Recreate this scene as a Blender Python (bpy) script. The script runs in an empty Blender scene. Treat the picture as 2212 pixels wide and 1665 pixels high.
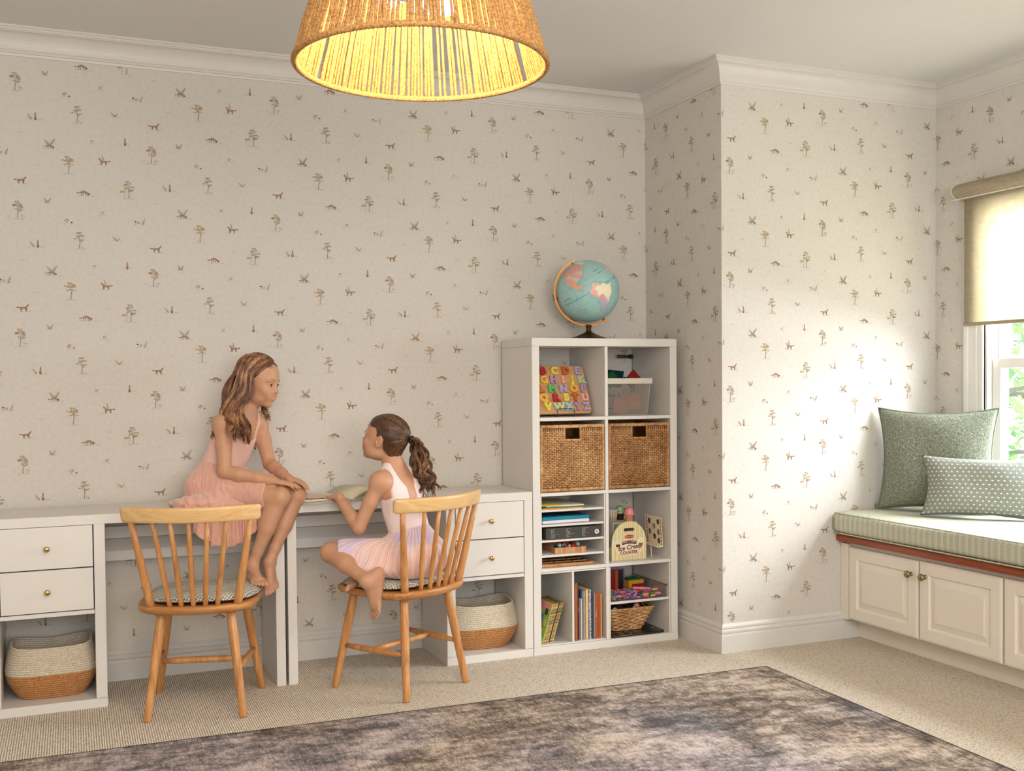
import bpy, bmesh, math, random
import numpy as np
from mathutils import Vector, Matrix, Euler
random.seed(7)
PI = math.pi
S = bpy.context.scene
COL = S.collection

# ---------------------------------------------------------------- camera
cam = bpy.data.cameras.new('camera')
cam.sensor_width = 36.0
cam.lens = 2290.833 / 2212 * 36.0
cam.shift_x = (1106 - 1120.94) / 2212
cam.shift_y = (885.22 - 832.5) / 2212
cam.clip_start = 0.05
cam_ob = bpy.data.objects.new('camera', cam)
COL.objects.link(cam_ob)
_r = Vector((0.92127955, -0.38880374, -0.00869703))
_u = Vector((0.01802784, 0.02035698, 0.99963023))
_f = Vector((0.38848292, 0.92109568, -0.02576377))
cam_ob.matrix_world = Matrix(((_r.x, _u.x, -_f.x, -1.94938), (_r.y, _u.y, -_f.y, -4.8562),
                              (_r.z, _u.z, -_f.z, 1.264635), (0, 0, 0, 1)))
S.camera = cam_ob

# ---------------------------------------------------------------- world, exposure, big lights
W = bpy.data.worlds.new('world'); S.world = W; W.use_nodes = True
_bg = W.node_tree.nodes['Background']
_bg.inputs[0].default_value = (0.80, 0.90, 1.0, 1); _bg.inputs[1].default_value = 3.2
S.view_settings.view_transform = 'Standard'
S.view_settings.look = 'None'
S.view_settings.gamma = 1.0
S.view_settings.use_curve_mapping = False
S.view_settings.exposure = 0.0

def area(name, loc, target, sx, sy, power, color):
    l = bpy.data.lights.new(name, 'AREA'); l.shape = 'RECTANGLE'; l.size = sx; l.size_y = sy
    l.energy = power; l.color = color
    o = bpy.data.objects.new(name, l); COL.objects.link(o); o.location = loc
    o.rotation_euler = (Vector(target) - Vector(loc)).to_track_quat('-Z', 'Y').to_euler()
    return o
# daylight through the window seat's windows, an added fill lamp behind the camera, and soft bounce in the room
area('window_daylight', (2.75, -1.75, 1.75), (0.6, -1.6, 0.35), 2.0, 1.2, 260, (0.93, 0.97, 1.0))
area('rear_fill', (-1.2, -6.6, 1.7), (-0.6, 0, 1.0), 3.4, 1.5, 125, (1.0, 0.97, 0.93))  # unseen fill added to brighten the room; no window in the wall here
area('ceiling_bounce', (-1.4, -3.6, 2.66), (-1.0, -2.4, 0.0), 2.4, 1.8, 48, (1.0, 0.93, 0.84))
# ---------------------------------------------------------------- mesh helpers
class MB:
    def __init__(s): s.v = []; s.f = []; s.m = []; s.sm = []; s.uv = None
    def add(s, vs, fs, mi=0, smooth=False):
        b = len(s.v); s.v.extend([tuple(v) for v in vs])
        for f in fs:
            s.f.append(tuple(b + i for i in f)); s.m.append(mi); s.sm.append(smooth)
        return s
    def box(s, x0, x1, y0, y1, z0, z1, mi=0, b=0.0):
        if x1 < x0: x0, x1 = x1, x0
        if y1 < y0: y0, y1 = y1, y0
        if z1 < z0: z0, z1 = z1, z0
        if b <= 0:
            vs = [(x, y, z) for z in (z0, z1) for y in (y0, y1) for x in (x0, x1)]
            fs = [(0, 2, 3, 1), (4, 5, 7, 6), (0, 1, 5, 4), (2, 6, 7, 3), (0, 4, 6, 2), (1, 3, 7, 5)]
            return s.add(vs, fs, mi)
        b = min(b, (x1-x0)*.49, (y1-y0)*.49, (z1-z0)*.49)
        vs = []; idx = {}
        for ix, x in enumerate((x0, x1)):
            for iy, y in enumerate((y0, y1)):
                for iz, z in enumerate((z0, z1)):
                    sx, sy, sz = (1, -1)[ix], (1, -1)[iy], (1, -1)[iz]
                    idx[(ix, iy, iz, 0)] = len(vs); vs.append((x, y + sy*b, z + sz*b))
                    idx[(ix, iy, iz, 1)] = len(vs); vs.append((x + sx*b, y, z + sz*b))
                    idx[(ix, iy, iz, 2)] = len(vs); vs.append((x + sx*b, y + sy*b, z))
        I = idx; fs = []
        for k in (0, 1):
            fs.append([I[(k, 0, 0, 0)], I[(k, 1, 0, 0)], I[(k, 1, 1, 0)], I[(k, 0, 1, 0)]])
            fs.append([I[(0, k, 0, 1)], I[(1, k, 0, 1)], I[(1, k, 1, 1)], I[(0, k, 1, 1)]])
            fs.append([I[(0, 0, k, 2)], I[(1, 0, k, 2)], I[(1, 1, k, 2)], I[(0, 1, k, 2)]])
        for a in (0, 1):
            for c in (0, 1):
                fs.append([I[(a, c, 0, 0)], I[(a, c, 0, 1)], I[(a, c, 1, 1)], I[(a, c, 1, 0)]])
                fs.append([I[(a, 0, c, 0)], I[(a, 0, c, 2)], I[(a, 1, c, 2)], I[(a, 1, c, 0)]])
                fs.append([I[(0, a, c, 1)], I[(0, a, c, 2)], I[(1, a, c, 2)], I[(1, a, c, 1)]])
                for e in (0, 1): fs.append([I[(a, c, e, 0)], I[(a, c, e, 1)], I[(a, c, e, 2)]])
        cx, cy, cz = (x0+x1)/2, (y0+y1)/2, (z0+z1)/2
        out = []
        for f in fs:
            p = [Vector(vs[i]) for i in f]; n = (p[1]-p[0]).cross(p[2]-p[0])
            c = sum(p, Vector())/len(p) - Vector((cx, cy, cz))
            out.append(f if n.dot(c) > 0 else f[::-1])
        return s.add(vs, out, mi)
    def tube(s, pts, rad, seg=10, mi=0, smooth=True, cap=True, flat=None):
        P = [Vector(p) for p in pts]; n = len(P)
        if not hasattr(rad, '__len__'): rad = [rad]*n
        T = [(P[min(i+1, n-1)] - P[max(i-1, 0)]).normalized() for i in range(n)]
        up = Vector((0, 0, 1)) if abs(T[0].z) < .9 else Vector((1, 0, 0))
        N = (up - T[0]*up.dot(T[0])).normalized(); vs = []
        for i in range(n):
            N = (N - T[i]*N.dot(T[i])).normalized(); B = T[i].cross(N)
            fl = 1.0 if flat is None else flat
            for k in range(seg):
                a = 2*PI*k/seg
                vs.append(P[i] + (N*math.cos(a) + B*math.sin(a)*fl)*rad[i])
        fs = [(i*seg+k, i*seg+(k+1) % seg, (i+1)*seg+(k+1) % seg, (i+1)*seg+k) for i in range(n-1) for k in range(seg)]
        if cap:
            fs.append(tuple(range(seg))[::-1]); fs.append(tuple((n-1)*seg+k for k in range(seg)))
        return s.add(vs, fs, mi, smooth)
    def cyl(s, a, b, r1, r2=None, seg=16, mi=0, smooth=True):
        return s.tube([a, b], [r1, r1 if r2 is None else r2], seg, mi, smooth)
    def lathe(s, prof, c=(0, 0, 0), seg=24, mi=0, smooth=True, axis='z', sx=1, sy=1):
        vs = []; n = len(prof)
        for r, h in prof:
            for k in range(seg):
                a = 2*PI*k/seg; p = (r*math.cos(a)*sx, r*math.sin(a)*sy, h)
                if axis == 'y': p = (p[0], -p[2], p[1])
                if axis == 'x': p = (-p[2], p[0], p[1])
                vs.append((c[0]+p[0], c[1]+p[1], c[2]+p[2]))
        fs = [(i*seg+k, i*seg+(k+1) % seg, (i+1)*seg+(k+1) % seg, (i+1)*seg+k) for i in range(n-1) for k in range(seg)]
        fs.append(tuple(range(seg))[::-1]); fs.append(tuple((n-1)*seg+k for k in range(seg)))
        return s.add(vs, fs, mi, smooth)
    def ball(s, c, r, seg=20, ring=12, mi=0, M=None):
        if not hasattr(r, '__len__'): r = (r, r, r)
        vs = []
        for i in range(ring+1):
            t = PI*i/ring
            for k in range(seg):
                a = 2*PI*k/seg
                p = Vector((r[0]*math.sin(t)*math.cos(a), r[1]*math.sin(t)*math.sin(a), r[2]*math.cos(t)))
                if M is not None: p = M @ p
                vs.append(p + Vector(c))
        fs = [(i*seg+k, (i+1)*seg+k, (i+1)*seg+(k+1) % seg, i*seg+(k+1) % seg) for i in range(ring) for k in range(seg)]
        return s.add(vs, fs, mi, True)
    def prism(s, poly, h0, h1, axis='z', mi=0, smooth=False):
        def P(a, b, h): return (a, b, h) if axis == 'z' else ((a, h, b) if axis == 'y' else (h, a, b))
        n = len(poly); vs = [P(a, b, h0) for a, b in poly] + [P(a, b, h1) for a, b in poly]
        fs = [tuple(range(n)), tuple(range(2*n-1, n-1, -1))] + [(i, i+n, (i+1) % n+n, (i+1) % n) for i in range(n)]
        return s.add(vs, fs, mi, smooth)
    def rod_grid(s): pass
    def grid(s, fn, nu, nv, mi=0, smooth=True, closeu=False):
        vs = [fn(i/(nu if closeu else nu-1), j/(nv-1)) for j in range(nv) for i in range(nu)]
        fs = [(j*nu+i, j*nu+(i+1) % nu, (j+1)*nu+(i+1) % nu, (j+1)*nu+i) for j in range(nv-1) for i in range(nu if closeu else nu-1)]
        return s.add(vs, fs, mi, smooth)
    def join(s, o, M=None, mi=None):
        b = len(s.v)
        s.v.extend([tuple(M @ Vector(v)) if M is not None else v for v in o.v])
        for f, m, sm in zip(o.f, o.m, o.sm):
            s.f.append(tuple(b+i for i in f)); s.m.append(m if mi is None else mi); s.sm.append(sm)
        return s
    def mesh(s, name, mats):
        me = bpy.data.meshes.new(name)
        me.from_pydata(s.v, [], s.f)
        for m in (mats if isinstance(mats, (list, tuple)) else [mats]): me.materials.append(m)
        me.polygons.foreach_set('material_index', s.m)
        me.polygons.foreach_set('use_smooth', s.sm)
        me.update(); me.validate()
        bm = bmesh.new(); bm.from_mesh(me)
        bmesh.ops.recalc_face_normals(bm, faces=bm.faces) if len(bm.faces) < 60000 else None
        bm.to_mesh(me); bm.free()
        return me
    def build(s, name, mats, parent=None, loc=None, rot=None, mods=()):
        o = bpy.data.objects.new(name, s.mesh(name, mats)); COL.objects.link(o)
        if parent is not None: o.parent = parent
        if loc is not None: o.location = loc
        if rot is not None: o.rotation_euler = rot
        return o

def thing(name, label, cat, loc=(0, 0, 0), rz=0.0, group=None, rot=None):
    o = bpy.data.objects.new(name, None); COL.objects.link(o); o.empty_display_size = .05
    o.location = loc; o.rotation_euler = rot if rot else (0, 0, rz)
    return tag(o, label, cat, group)
def tag(o, label, cat, group=None, kind=None):
    o['label'] = label; o['category'] = cat
    if group: o['group'] = group
    if kind: o['kind'] = kind
    return o
def struct(o): o['kind'] = 'structure'; return o
def copy_tree(o, parent=None):
    c = o.copy(); COL.objects.link(c)
    if parent is not None: c.parent = parent
    for ch in list(o.children): copy_tree(ch, c)
    return c
def subsurf(o, n=2):
    m = o.modifiers.new('subdivision', 'SUBSURF'); m.levels = n; m.render_levels = n; return o
def bevel(o, w=.002, seg=2, ang=.6):
    m = o.modifiers.new('bevel', 'BEVEL'); m.width = w; m.segments = seg; m.limit_method = 'ANGLE'; m.angle_limit = ang
    return o
_dg = []
def text_mb(txt, size=1.0, ext=0.0, bev=0.0, mi=0, shear=0.0, bold=0.0, align='CENTER', res=3):
    cu = bpy.data.curves.new('txt', 'FONT'); cu.body = txt; cu.size = size; cu.extrude = ext
    cu.bevel_depth = bev; cu.bevel_resolution = 1; cu.align_x = align; cu.align_y = 'CENTER'; cu.shear = shear
    cu.offset = bold; cu.resolution_u = res
    o = bpy.data.objects.new('txt', cu); COL.objects.link(o)
    bpy.context.view_layer.update()
    dg = bpy.context.evaluated_depsgraph_get(); me = bpy.data.meshes.new_from_object(o.evaluated_get(dg))
    mb = MB(); mb.add([v.co[:] for v in me.vertices], [tuple(p.vertices) for p in me.polygons], mi)
    bpy.data.objects.remove(o); bpy.data.curves.remove(cu); bpy.data.meshes.remove(me)
    return mb

# ---------------------------------------------------------------- material helpers
def newmat(name):
    m = bpy.data.materials.new(name); m.use_nodes = True
    nt = m.node_tree; b = nt.nodes['Principled BSDF']
    return m, nt, b
def lin(c):
    if isinstance(c, str):
        c = c.lstrip('#'); c = [int(c[i:i+2], 16)/255 for i in (0, 2, 4)]
        c = [x/12.92 if x <= .04045 else ((x+.055)/1.055)**2.4 for x in c]
    return (c[0], c[1], c[2], 1)
def nd(nt, t, **kw):
    n = nt.nodes.new(t)
    for k, v in kw.items():
        if hasattr(n, k): setattr(n, k, v)
        else: n.inputs[k.replace('_', ' ')].default_value = v
    return n
def ramp(nt, fac, stops, interp='LINEAR'):
    r = nt.nodes.new('ShaderNodeValToRGB'); r.color_ramp.interpolation = interp
    e = r.color_ramp.elements
    while len(e) > 1: e.remove(e[-1])
    e[0].position = stops[0][0]; e[0].color = lin(stops[0][1])
    for p, c in stops[1:]:
        x = e.new(p); x.color = lin(c)
    nt.links.new(fac, r.inputs[0]); return r.outputs[0]
def coords(nt, kind='Object', scale=(1, 1, 1), rot=(0, 0, 0), loc=(0, 0, 0)):
    tc = nt.nodes.new('ShaderNodeTexCoord'); mp = nt.nodes.new('ShaderNodeMapping')
    mp.inputs['Scale'].default_value = scale; mp.inputs['Rotation'].default_value = rot; mp.inputs['Location'].default_value = loc
    nt.links.new(tc.outputs[kind], mp.inputs[0]); return mp.outputs[0]
def noise(nt, vec, scale, detail=3, rough=.5, out='Fac', dist=0):
    n = nt.nodes.new('ShaderNodeTexNoise'); n.inputs['Scale'].default_value = scale
    n.inputs['Detail'].default_value = detail; n.inputs['Roughness'].default_value = rough
    n.inputs['Distortion'].default_value = dist
    if vec is not None: nt.links.new(vec, n.inputs['Vector'])
    return n.outputs[out]
def bump(nt, b, h, strength=.3, dist=.002):
    n = nt.nodes.new('ShaderNodeBump'); n.inputs['Strength'].default_value = strength; n.inputs['Distance'].default_value = dist
    nt.links.new(h, n.inputs['Height']); nt.links.new(n.outputs[0], b.inputs['Normal']); return n
def mathn(nt, op, a, b=None):
    n = nt.nodes.new('ShaderNodeMath'); n.operation = op
    for i, x in enumerate((a, b)):
        if x is None: continue
        if isinstance(x, (int, float)): n.inputs[i].default_value = x
        else: nt.links.new(x, n.inputs[i])
    return n.outputs[0]
def mixc(nt, fac, a, b, blend='MIX'):
    n = nt.nodes.new('ShaderNodeMix'); n.data_type = 'RGBA'; n.blend_type = blend
    for s_, x in ((n.inputs[0], fac), (n.inputs[6], a), (n.inputs[7], b)):
        if isinstance(x, (int, float)): s_.default_value = x
        elif isinstance(x, (tuple, list, str)): s_.default_value = lin(x)
        else: nt.links.new(x, s_)
    return n.outputs[2]
MATS = {}
def plain(name, col, rough=.5, metal=0.0, var=0.06, vs=30, spec=None, sss=0, emit=None, estr=0, alpha=None, trans=None, ior=None, bmp=0.0):
    """a painted / moulded surface with slight procedural variation"""
    if name in MATS: return MATS[name]
    m, nt, b = newmat(name)
    c = lin(col)
    v = coords(nt); n = noise(nt, v, vs, 2)
    a = tuple(x*(1-var) for x in c[:3]); d = tuple(min(1, x*(1+var)) for x in c[:3])
    nt.links.new(mixc(nt, n, a, d), b.inputs['Base Color'])
    b.inputs['Roughness'].default_value = rough; b.inputs['Metallic'].default_value = metal
    if spec is not None: b.inputs['Specular IOR Level'].default_value = spec
    if sss: b.inputs['Subsurface Weight'].default_value = sss; b.inputs['Subsurface Radius'].default_value = (.02, .008, .005); b.inputs['Subsurface Scale'].default_value = 1
    if emit: b.inputs['Emission Color'].default_value = lin(emit); b.inputs['Emission Strength'].default_value = estr
    if trans is not None: b.inputs['Transmission Weight'].default_value = trans
    if ior: b.inputs['IOR'].default_value = ior
    if bmp: bump(nt, b, noise(nt, v, vs*12, 2), bmp, .001)
    MATS[name] = m; return m
def wood(name, c1, c2, c3, axis='z', scale=1.0, rough=.42, grain=1.0):
    if name in MATS: return MATS[name]
    m, nt, b = newmat(name)
    sc = {'x': (1.2, 14, 14), 'y': (14, 1.2, 14), 'z': (14, 14, 1.2)}[axis]
    v = coords(nt, scale=tuple(x*scale for x in sc))
    n = noise(nt, v, 2.2, 6, .6, dist=1.2)
    f = noise(nt, coords(nt, scale=tuple(x*scale*(1 if x < 2 else 9) for x in sc)), 3, 3, .7)
    k = mathn(nt, 'ADD', mathn(nt, 'MULTIPLY', n, .75), mathn(nt, 'MULTIPLY', f, .25*grain))
    nt.links.new(ramp(nt, k, [(.28, c1), (.5, c2), (.72, c3)]), b.inputs['Base Color'])
    b.inputs['Roughness'].default_value = rough
    bump(nt, b, f, .12, .0008)
    MATS[name] = m; return m
# ---------------------------------------------------------------- room materials
def m_wallpaper():
    m, nt, b = newmat('wallpaper_ground')
    v = coords(nt)
    n1 = noise(nt, v, 420, 3, .6); n2 = noise(nt, v, 60, 3, .55)
    k = mathn(nt, 'ADD', mathn(nt, 'MULTIPLY', n1, .6), mathn(nt, 'MULTIPLY', n2, .4))
    nt.links.new(ramp(nt, k, [(.3, (.575, .545, .50)), (.7, (.69, .66, .615))]), b.inputs['Base Color'])
    b.inputs['Roughness'].default_value = .85
    bump(nt, b, n1, .15, .0006)
    return m
def m_print(name, c):
    m, nt, b = newmat(name); v = coords(nt); n = noise(nt, v, 350, 2)
    c = lin(c)[:3]
    nt.links.new(mixc(nt, n, tuple(x*.72 for x in c), tuple(min(1, x*1.35) for x in c)), b.inputs['Base Color'])
    b.inputs['Roughness'].default_value = .9
    return m
WP = [m_wallpaper(), m_print('print_tan', '#b39c78'), m_print('print_olive', '#9c9686'), m_print('print_fox', '#a07c5e'),
      m_print('print_dark', '#6b594b'), m_print('print_red', '#7d4a3a'), m_print('print_ochre', '#b0926a')]
WHITE = plain('white_paint', (.70, .675, .64), .38, var=.02, vs=6)
TRIMW = plain('trim_paint', (.66, .64, .61), .42, var=.02, vs=5)
CEILM = plain('ceiling_paint', (.70, .70, .69), .8, var=.02, vs=4)

def m_carpet():
    m, nt, b = newmat('loop_carpet')
    v = coords(nt)
    sep = nt.nodes.new('ShaderNodeSeparateXYZ'); nt.links.new(v, sep.inputs[0])
    wob = noise(nt, v, 25, 2)
    xx = mathn(nt, 'ADD', sep.outputs[0], mathn(nt, 'MULTIPLY', wob, .004))
    rows = mathn(nt, 'ABSOLUTE', mathn(nt, 'SINE', mathn(nt, 'MULTIPLY', xx, PI/.0085)))
    vo = nt.nodes.new('ShaderNodeTexVoronoi'); vo.inputs['Scale'].default_value = 1
    v2 = coords(nt, scale=(118, 175, 1)); nt.links.new(v2, vo.inputs['Vector'])
    loop = vo.outputs['Distance']
    fleck = noise(nt, coords(nt, scale=(150, 150, 1)), 1.0, 1)
    h = mathn(nt, 'SUBTRACT', mathn(nt, 'MULTIPLY', rows, .8), mathn(nt, 'MULTIPLY', loop, .7))
    c1 = ramp(nt, h, [(0.0, '#a59784'), (.16, '#cfc3b1'), (.5, '#ece4d7')])
    f = ramp(nt, fleck, [(.30, (0, 0, 0)), (.36, (1, 1, 1))])
    nt.links.new(mixc(nt, mathn(nt, 'ADD', mathn(nt, 'MULTIPLY', f, .45), .55), '#5f5448', c1), b.inputs['Base Color'])
    b.inputs['Roughness'].default_value = .95
    bump(nt, b, h, .55, .003)
    return m
def m_rug():
    m, nt, b = newmat('distressed_rug')
    v = coords(nt)
    big = noise(nt, v, 2.6, 5, .62, dist=.6); mid = noise(nt, coords(nt, scale=(1, 1.8, 1), loc=(3, 1, 0)), 9, 5, .7, dist=.5)
    fine = noise(nt, coords(nt, scale=(1, .45, 1)), 190, 2, .7)
    tuft = noise(nt, coords(nt, scale=(1, .3, 1)), 75, 3, .75)
    hue = noise(nt, coords(nt, loc=(7, 2, 0)), 1.5, 3, .5)
    k = mathn(nt, 'ADD', mathn(nt, 'MULTIPLY', big, .34), mathn(nt, 'ADD', mathn(nt, 'MULTIPLY', mid, .36),
              mathn(nt, 'ADD', mathn(nt, 'MULTIPLY', fine, .16), mathn(nt, 'MULTIPLY', tuft, .2))))
    a = ramp(nt, k, [(.40, '#33291f'), (.47, '#55483f'), (.53, '#86776b'), (.58, '#b3a293'), (.66, '#d0c0b0')])
    c = ramp(nt, k, [(.40, '#2c3034'), (.47, '#585456'), (.53, '#887e7d'), (.58, '#b0a3a0'), (.66, '#d2c6c0')])
    col = mixc(nt, ramp(nt, hue, [(.42, (0, 0, 0)), (.6, (1, 1, 1))]), a, c)
    # faint woven border bands around the edge
    sep = nt.nodes.new('ShaderNodeSeparateXYZ'); nt.links.new(v, sep.inputs[0])
    d = mathn(nt, 'MINIMUM', mathn(nt, 'SUBTRACT', 1.55, mathn(nt, 'ABSOLUTE', sep.outputs[0])),
              mathn(nt, 'SUBTRACT', 1.9, mathn(nt, 'ABSOLUTE', sep.outputs[1])))
    band = ramp(nt, d, [(0, (.3, .3, .3)), (.012, (.3, .3, .3)), (.014, (1, 1, 1)), (.05, (1, 1, 1)), (.054, (.62, .62, .62)), (.062, (.62, .62, .62)), (.066, (1, 1, 1))])
    nt.links.new(mixc(nt, 1.0, col, band, 'MULTIPLY'), b.inputs['Base Color'])
    b.inputs['Roughness'].default_value = .95
    bump(nt, b, tuft, .7, .004)
    return m

# ---------------------------------------------------------------- wallpaper print (flat motifs inside the wall meshes)
def blob(cx, cy, rx, ry, n=7, seed=0, rot=0):
    r = random.Random(seed*97+int(cx*1000)+int(cy*777)); out = []
    for i in range(n):
        a = 2*PI*i/n; k = r.uniform(.65, 1.15); x = rx*k*math.cos(a); y = ry*k*math.sin(a)
        out.append((cx+x*math.cos(rot)-y*math.sin(rot), cy+x*math.sin(rot)+y*math.cos(rot)))
    return out
def stroke(pts, w0, w1=None):
    w1 = w0 if w1 is None else w1; L = []; R = []
    for i, p in enumerate(pts):
        a = pts[max(i-1, 0)]; b = pts[min(i+1, len(pts)-1)]
        dx, dy = b[0]-a[0], b[1]-a[1]; l = math.hypot(dx, dy) or 1
        w = w0+(w1-w0)*i/(len(pts)-1); L.append((p[0]-dy/l*w/2, p[1]+dx/l*w/2)); R.append((p[0]+dy/l*w/2, p[1]-dx/l*w/2))
    return [[L[i], L[i+1], R[i+1], R[i]] for i in range(len(pts)-1)]
def fern(x, y, ang, ln, c=2, n=6):
    out = []; dx, dy = math.cos(ang), math.sin(ang)
    for q in stroke([(x, y), (x+dx*ln*.5, y+dy*ln*.5), (x+dx*ln, y+dy*ln)], .10, .04): out.append((q, c))
    for i in range(n):
        t = (i+.7)/n; px, py = x+dx*ln*t, y+dy*ln*t; l = ln*.30*(1-t*.75)
        for s in (-1, 1):
            a = ang+s*1.05
            out.append((stroke([(px, py), (px+math.cos(a)*l*.6, py+math.sin(a)*l*.6), (px+math.cos(a)*l, py+math.sin(a)*l)], .16, .03)[0], c if s > 0 else 3))
            out.append((stroke([(px+math.cos(a)*l*.5, py+math.sin(a)*l*.5), (px+math.cos(a)*l, py+math.sin(a)*l)], .12, .03)[0], c))
    return out
def tufts(xs, y, c=2):
    out = []
    for x in xs:
        out.append((stroke([(x-.2, y-.05), (x+.15, y+.12)], .06)[0], c)); out.append((blob(x+.2, y+.1, .09, .07, 5, 3), c))
    return out
def treem(kind):
    r = random.Random(kind); out = []
    cols = [(1, 2, 3), (2, 2, 1), (2, 1, 2), (1, 2, 6)][kind]
    lay = [[(-.1, 2.9, .75, .45), (.55, 2.4, .7, .3), (-.6, 2.2, .6, .3), (.15, 1.2, 1.25, .38), (.7, 1.9, .5, .25)],
           [(0, 2.9, .8, .4), (-.6, 2.3, .6, .3), (1.0, 1.8, .9, .25), (-.7, 1.55, 1.0, .4), (.6, 1.1, .8, .35), (-1.35, .7, .7, .3)],
           [(0, 2.8, .6, .35), (.5, 2.2, .6, .25), (-.4, 2.0, .6, .25), (-.4, 1.4, 1.1, .3), (.7, 1.2, .6, .22)],
           [(-.05, 2.9, .8, .35), (.55, 2.4, .6, .3), (-.8, 2.2, .8, .3), (.3, 2.1, .9, .25), (.1, 1.45, 1.25, .38)]][kind]
    for i, (x, y, rx, ry) in enumerate(lay):
        c = 1 if i == (3 if kind != 3 else 4) else cols[i % 3]
        for k in range(9):
            out.append((blob(x+r.uniform(-.75, .75)*rx, y+r.uniform(-.7, .7)*ry, .27, .15, 6, k, r.uniform(-.5, .5)), c))
    for q in stroke([(.05, -.9), (.02, -.2), (.15, .7), (.0, 1.6), (.05, 2.4)], .13, .04): out.append((q, 4))
    for q in stroke([(.12, .5), (.55, 1.1)], .06): out.append((q, 4))
    if kind == 0:
        for k in range(6): out.append((blob(1.1+r.uniform(-.4, .4), -.1+r.uniform(-.25, .35), .13, .09, 5, k), 2))
        out += [(q, 2) for q in stroke([(1.0, -1.0), (1.15, -.5), (1.5, 0)], .06)]
        out += [(blob(-1.6, -.2, .12, .1, 5), 2), (blob(-1.9, -.5, .12, .1, 5), 2)]
    if kind == 1:
        out += [(q, 2) for q in stroke([(-1.1, -.9), (-.95, -.3), (-.6, .3)], .07)]
    if kind == 2: out += [(blob(.55, -.5, .14, .12, 6), 4), (blob(.9, -.8, .12, .14, 6), 4)]
    out += tufts((-.9, -.4, .45, .95), -1.0, 2)
    return out
def foxm(kind):
    o = []
    if kind == 'graze':
        o.append(([(-1.6, .1), (-1.2, .05), (-.7, .35), (-.2, .62), (.25, .55), (.9, .1), (1.2, -.05), (1.15, -.45), (.8, -.15), (.3, .0), (-.3, .1), (-.8, .0), (-1.2, -.15), (-1.6, -.1)], 3))
        for x in (-.75, -.35, .25, .6, .85):
            o += [(q, 4) for q in stroke([(x, .08), (x+.12, -.3), (x+.02, -.7)], .16, .08)]
        o.append((blob(1.15, -.2, .16, .22, 6), 4)); o.append((blob(-1.5, 0, .2, .12, 6), 4)); o.append((blob(0, .4, .3, .1, 6), 6))
        o += tufts((-1.5, -1.0, 1.7, 2.1), -.7)
    elif kind in ('walk', 'leap'):
        s = 1 if kind == 'walk' else -1
        def P(x, y): return (x*s, y)
        o.append(([P(-1.5, .35), P(-.9, .3), (P(-.3, .35)), P(.4, .4), P(.75, .75), P(1.05, .95), P(1.2, .75), P(.9, .45), P(.7, .0), P(.3, -.1), P(-.4, -.05), P(-.9, .05), P(-1.4, .1)], 3))
        for x in (-.5, -.3, .5, .7):
            o += [(q, 4) for q in stroke([P(x, .0), P(x-.12, -.35), P(x-.02, -.75)], .17, .09)]
        o.append((blob(1.0*s, .85, .13, .15, 6), 4)); o.append((blob(-1.35*s, .25, .22, .12, 6), 4)); o.append((blob(0, .2, .35, .1, 6), 6))
        o += tufts((.9*s, 1.3*s), -.7)
        if kind == 'leap': o += fern(-.1, .4, 1.75, 1.3, 2, 5)
    elif kind == 'sit':
        o.append((blob(0, -.25, .34, .55, 9), 3)); o.append((blob(.02, .42, .22, .34, 7), 3)); o.append(([(-.15, .7), (0, 1.05), (.15, .7)], 4))
        o.append((blob(.02, -.65, .3, .18, 7), 4)); o.append((blob(-.1, -.15, .15, .3, 7), 6))
        o += tufts((-.9, .6, 1.0), -.75)
    return o
def mushm(x, y, s, c=5, ring=False):
    o = []
    if ring:
        pts = [(x+math.cos(a)*.42*s, y+math.sin(a)*.27*s+math.cos(a)*.12*s) for a in [2*PI*k/10 for k in range(11)]]
        o += [(q, c) for q in stroke(pts, .12*s)]
    else: o.append(([(x-.42*s, y-.08*s), (x-.2*s, y+.22*s), (x+.1*s, y+.25*s), (x+.42*s, y-.02*s), (x+.1*s, y-.12*s)], c))
    o += [(q, 2) for q in stroke([(x, y-.15*s), (x+.02, y-.7*s)], .13*s)]
    return o
MOT = {
 'treeA': treem(0), 'treeB': treem(1), 'treeC': treem(2), 'treeD': treem(3),
 'graze': foxm('graze'), 'walk': foxm('walk'), 'leap': foxm('leap'), 'sit': foxm('sit'),
 'sitfern': [([(a+.4, b) for a, b in p], c) for p, c in foxm('sit')] + fern(-.35, -.7, 2.25, 1.5, 2, 6) + tufts((-1.4, 1.6), -.75),
 'foxfern': [([(a*.85, b*.8-.55) for a, b in p], c) for p, c in foxm('graze')] + fern(.1, -.3, 1.0, 1.9, 2, 7) + fern(-.1, -.3, 2.2, 1.6, 2, 6),
 'fernV': fern(0, -.7, 1.0, 1.4, 2, 6) + fern(-.05, -.7, 2.0, 1.25, 2, 6) + tufts((-.6, .5), -.7),
 'fern': fern(.3, -.6, 2.35, 1.5, 2, 6) + fern(.3, -.6, 1.0, 1.15, 1, 5) + tufts((-.9, 1.1), -.6),
 'mush2': mushm(-.3, .45, 1.0, 5, True) + mushm(.75, -.05, .75, 5) + tufts((-.8,), -.4),
 'mushg': mushm(0, .3, .8, 4, True) + tufts((-.9, -.4, .4, .9), -.4),
 'mush1': mushm(0, .25, .75, 4, True) + tufts((-.5, .4), -.4),
 'mushfern': mushm(-.8, .15, .85, 5) + mushm(-.1, -.1, .7, 4, True) + fern(.7, -.7, 1.2, 1.7, 2, 6) + tufts((-1.0,), -.6),
 'dots': tufts((-.25, .2), 0)}
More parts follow.
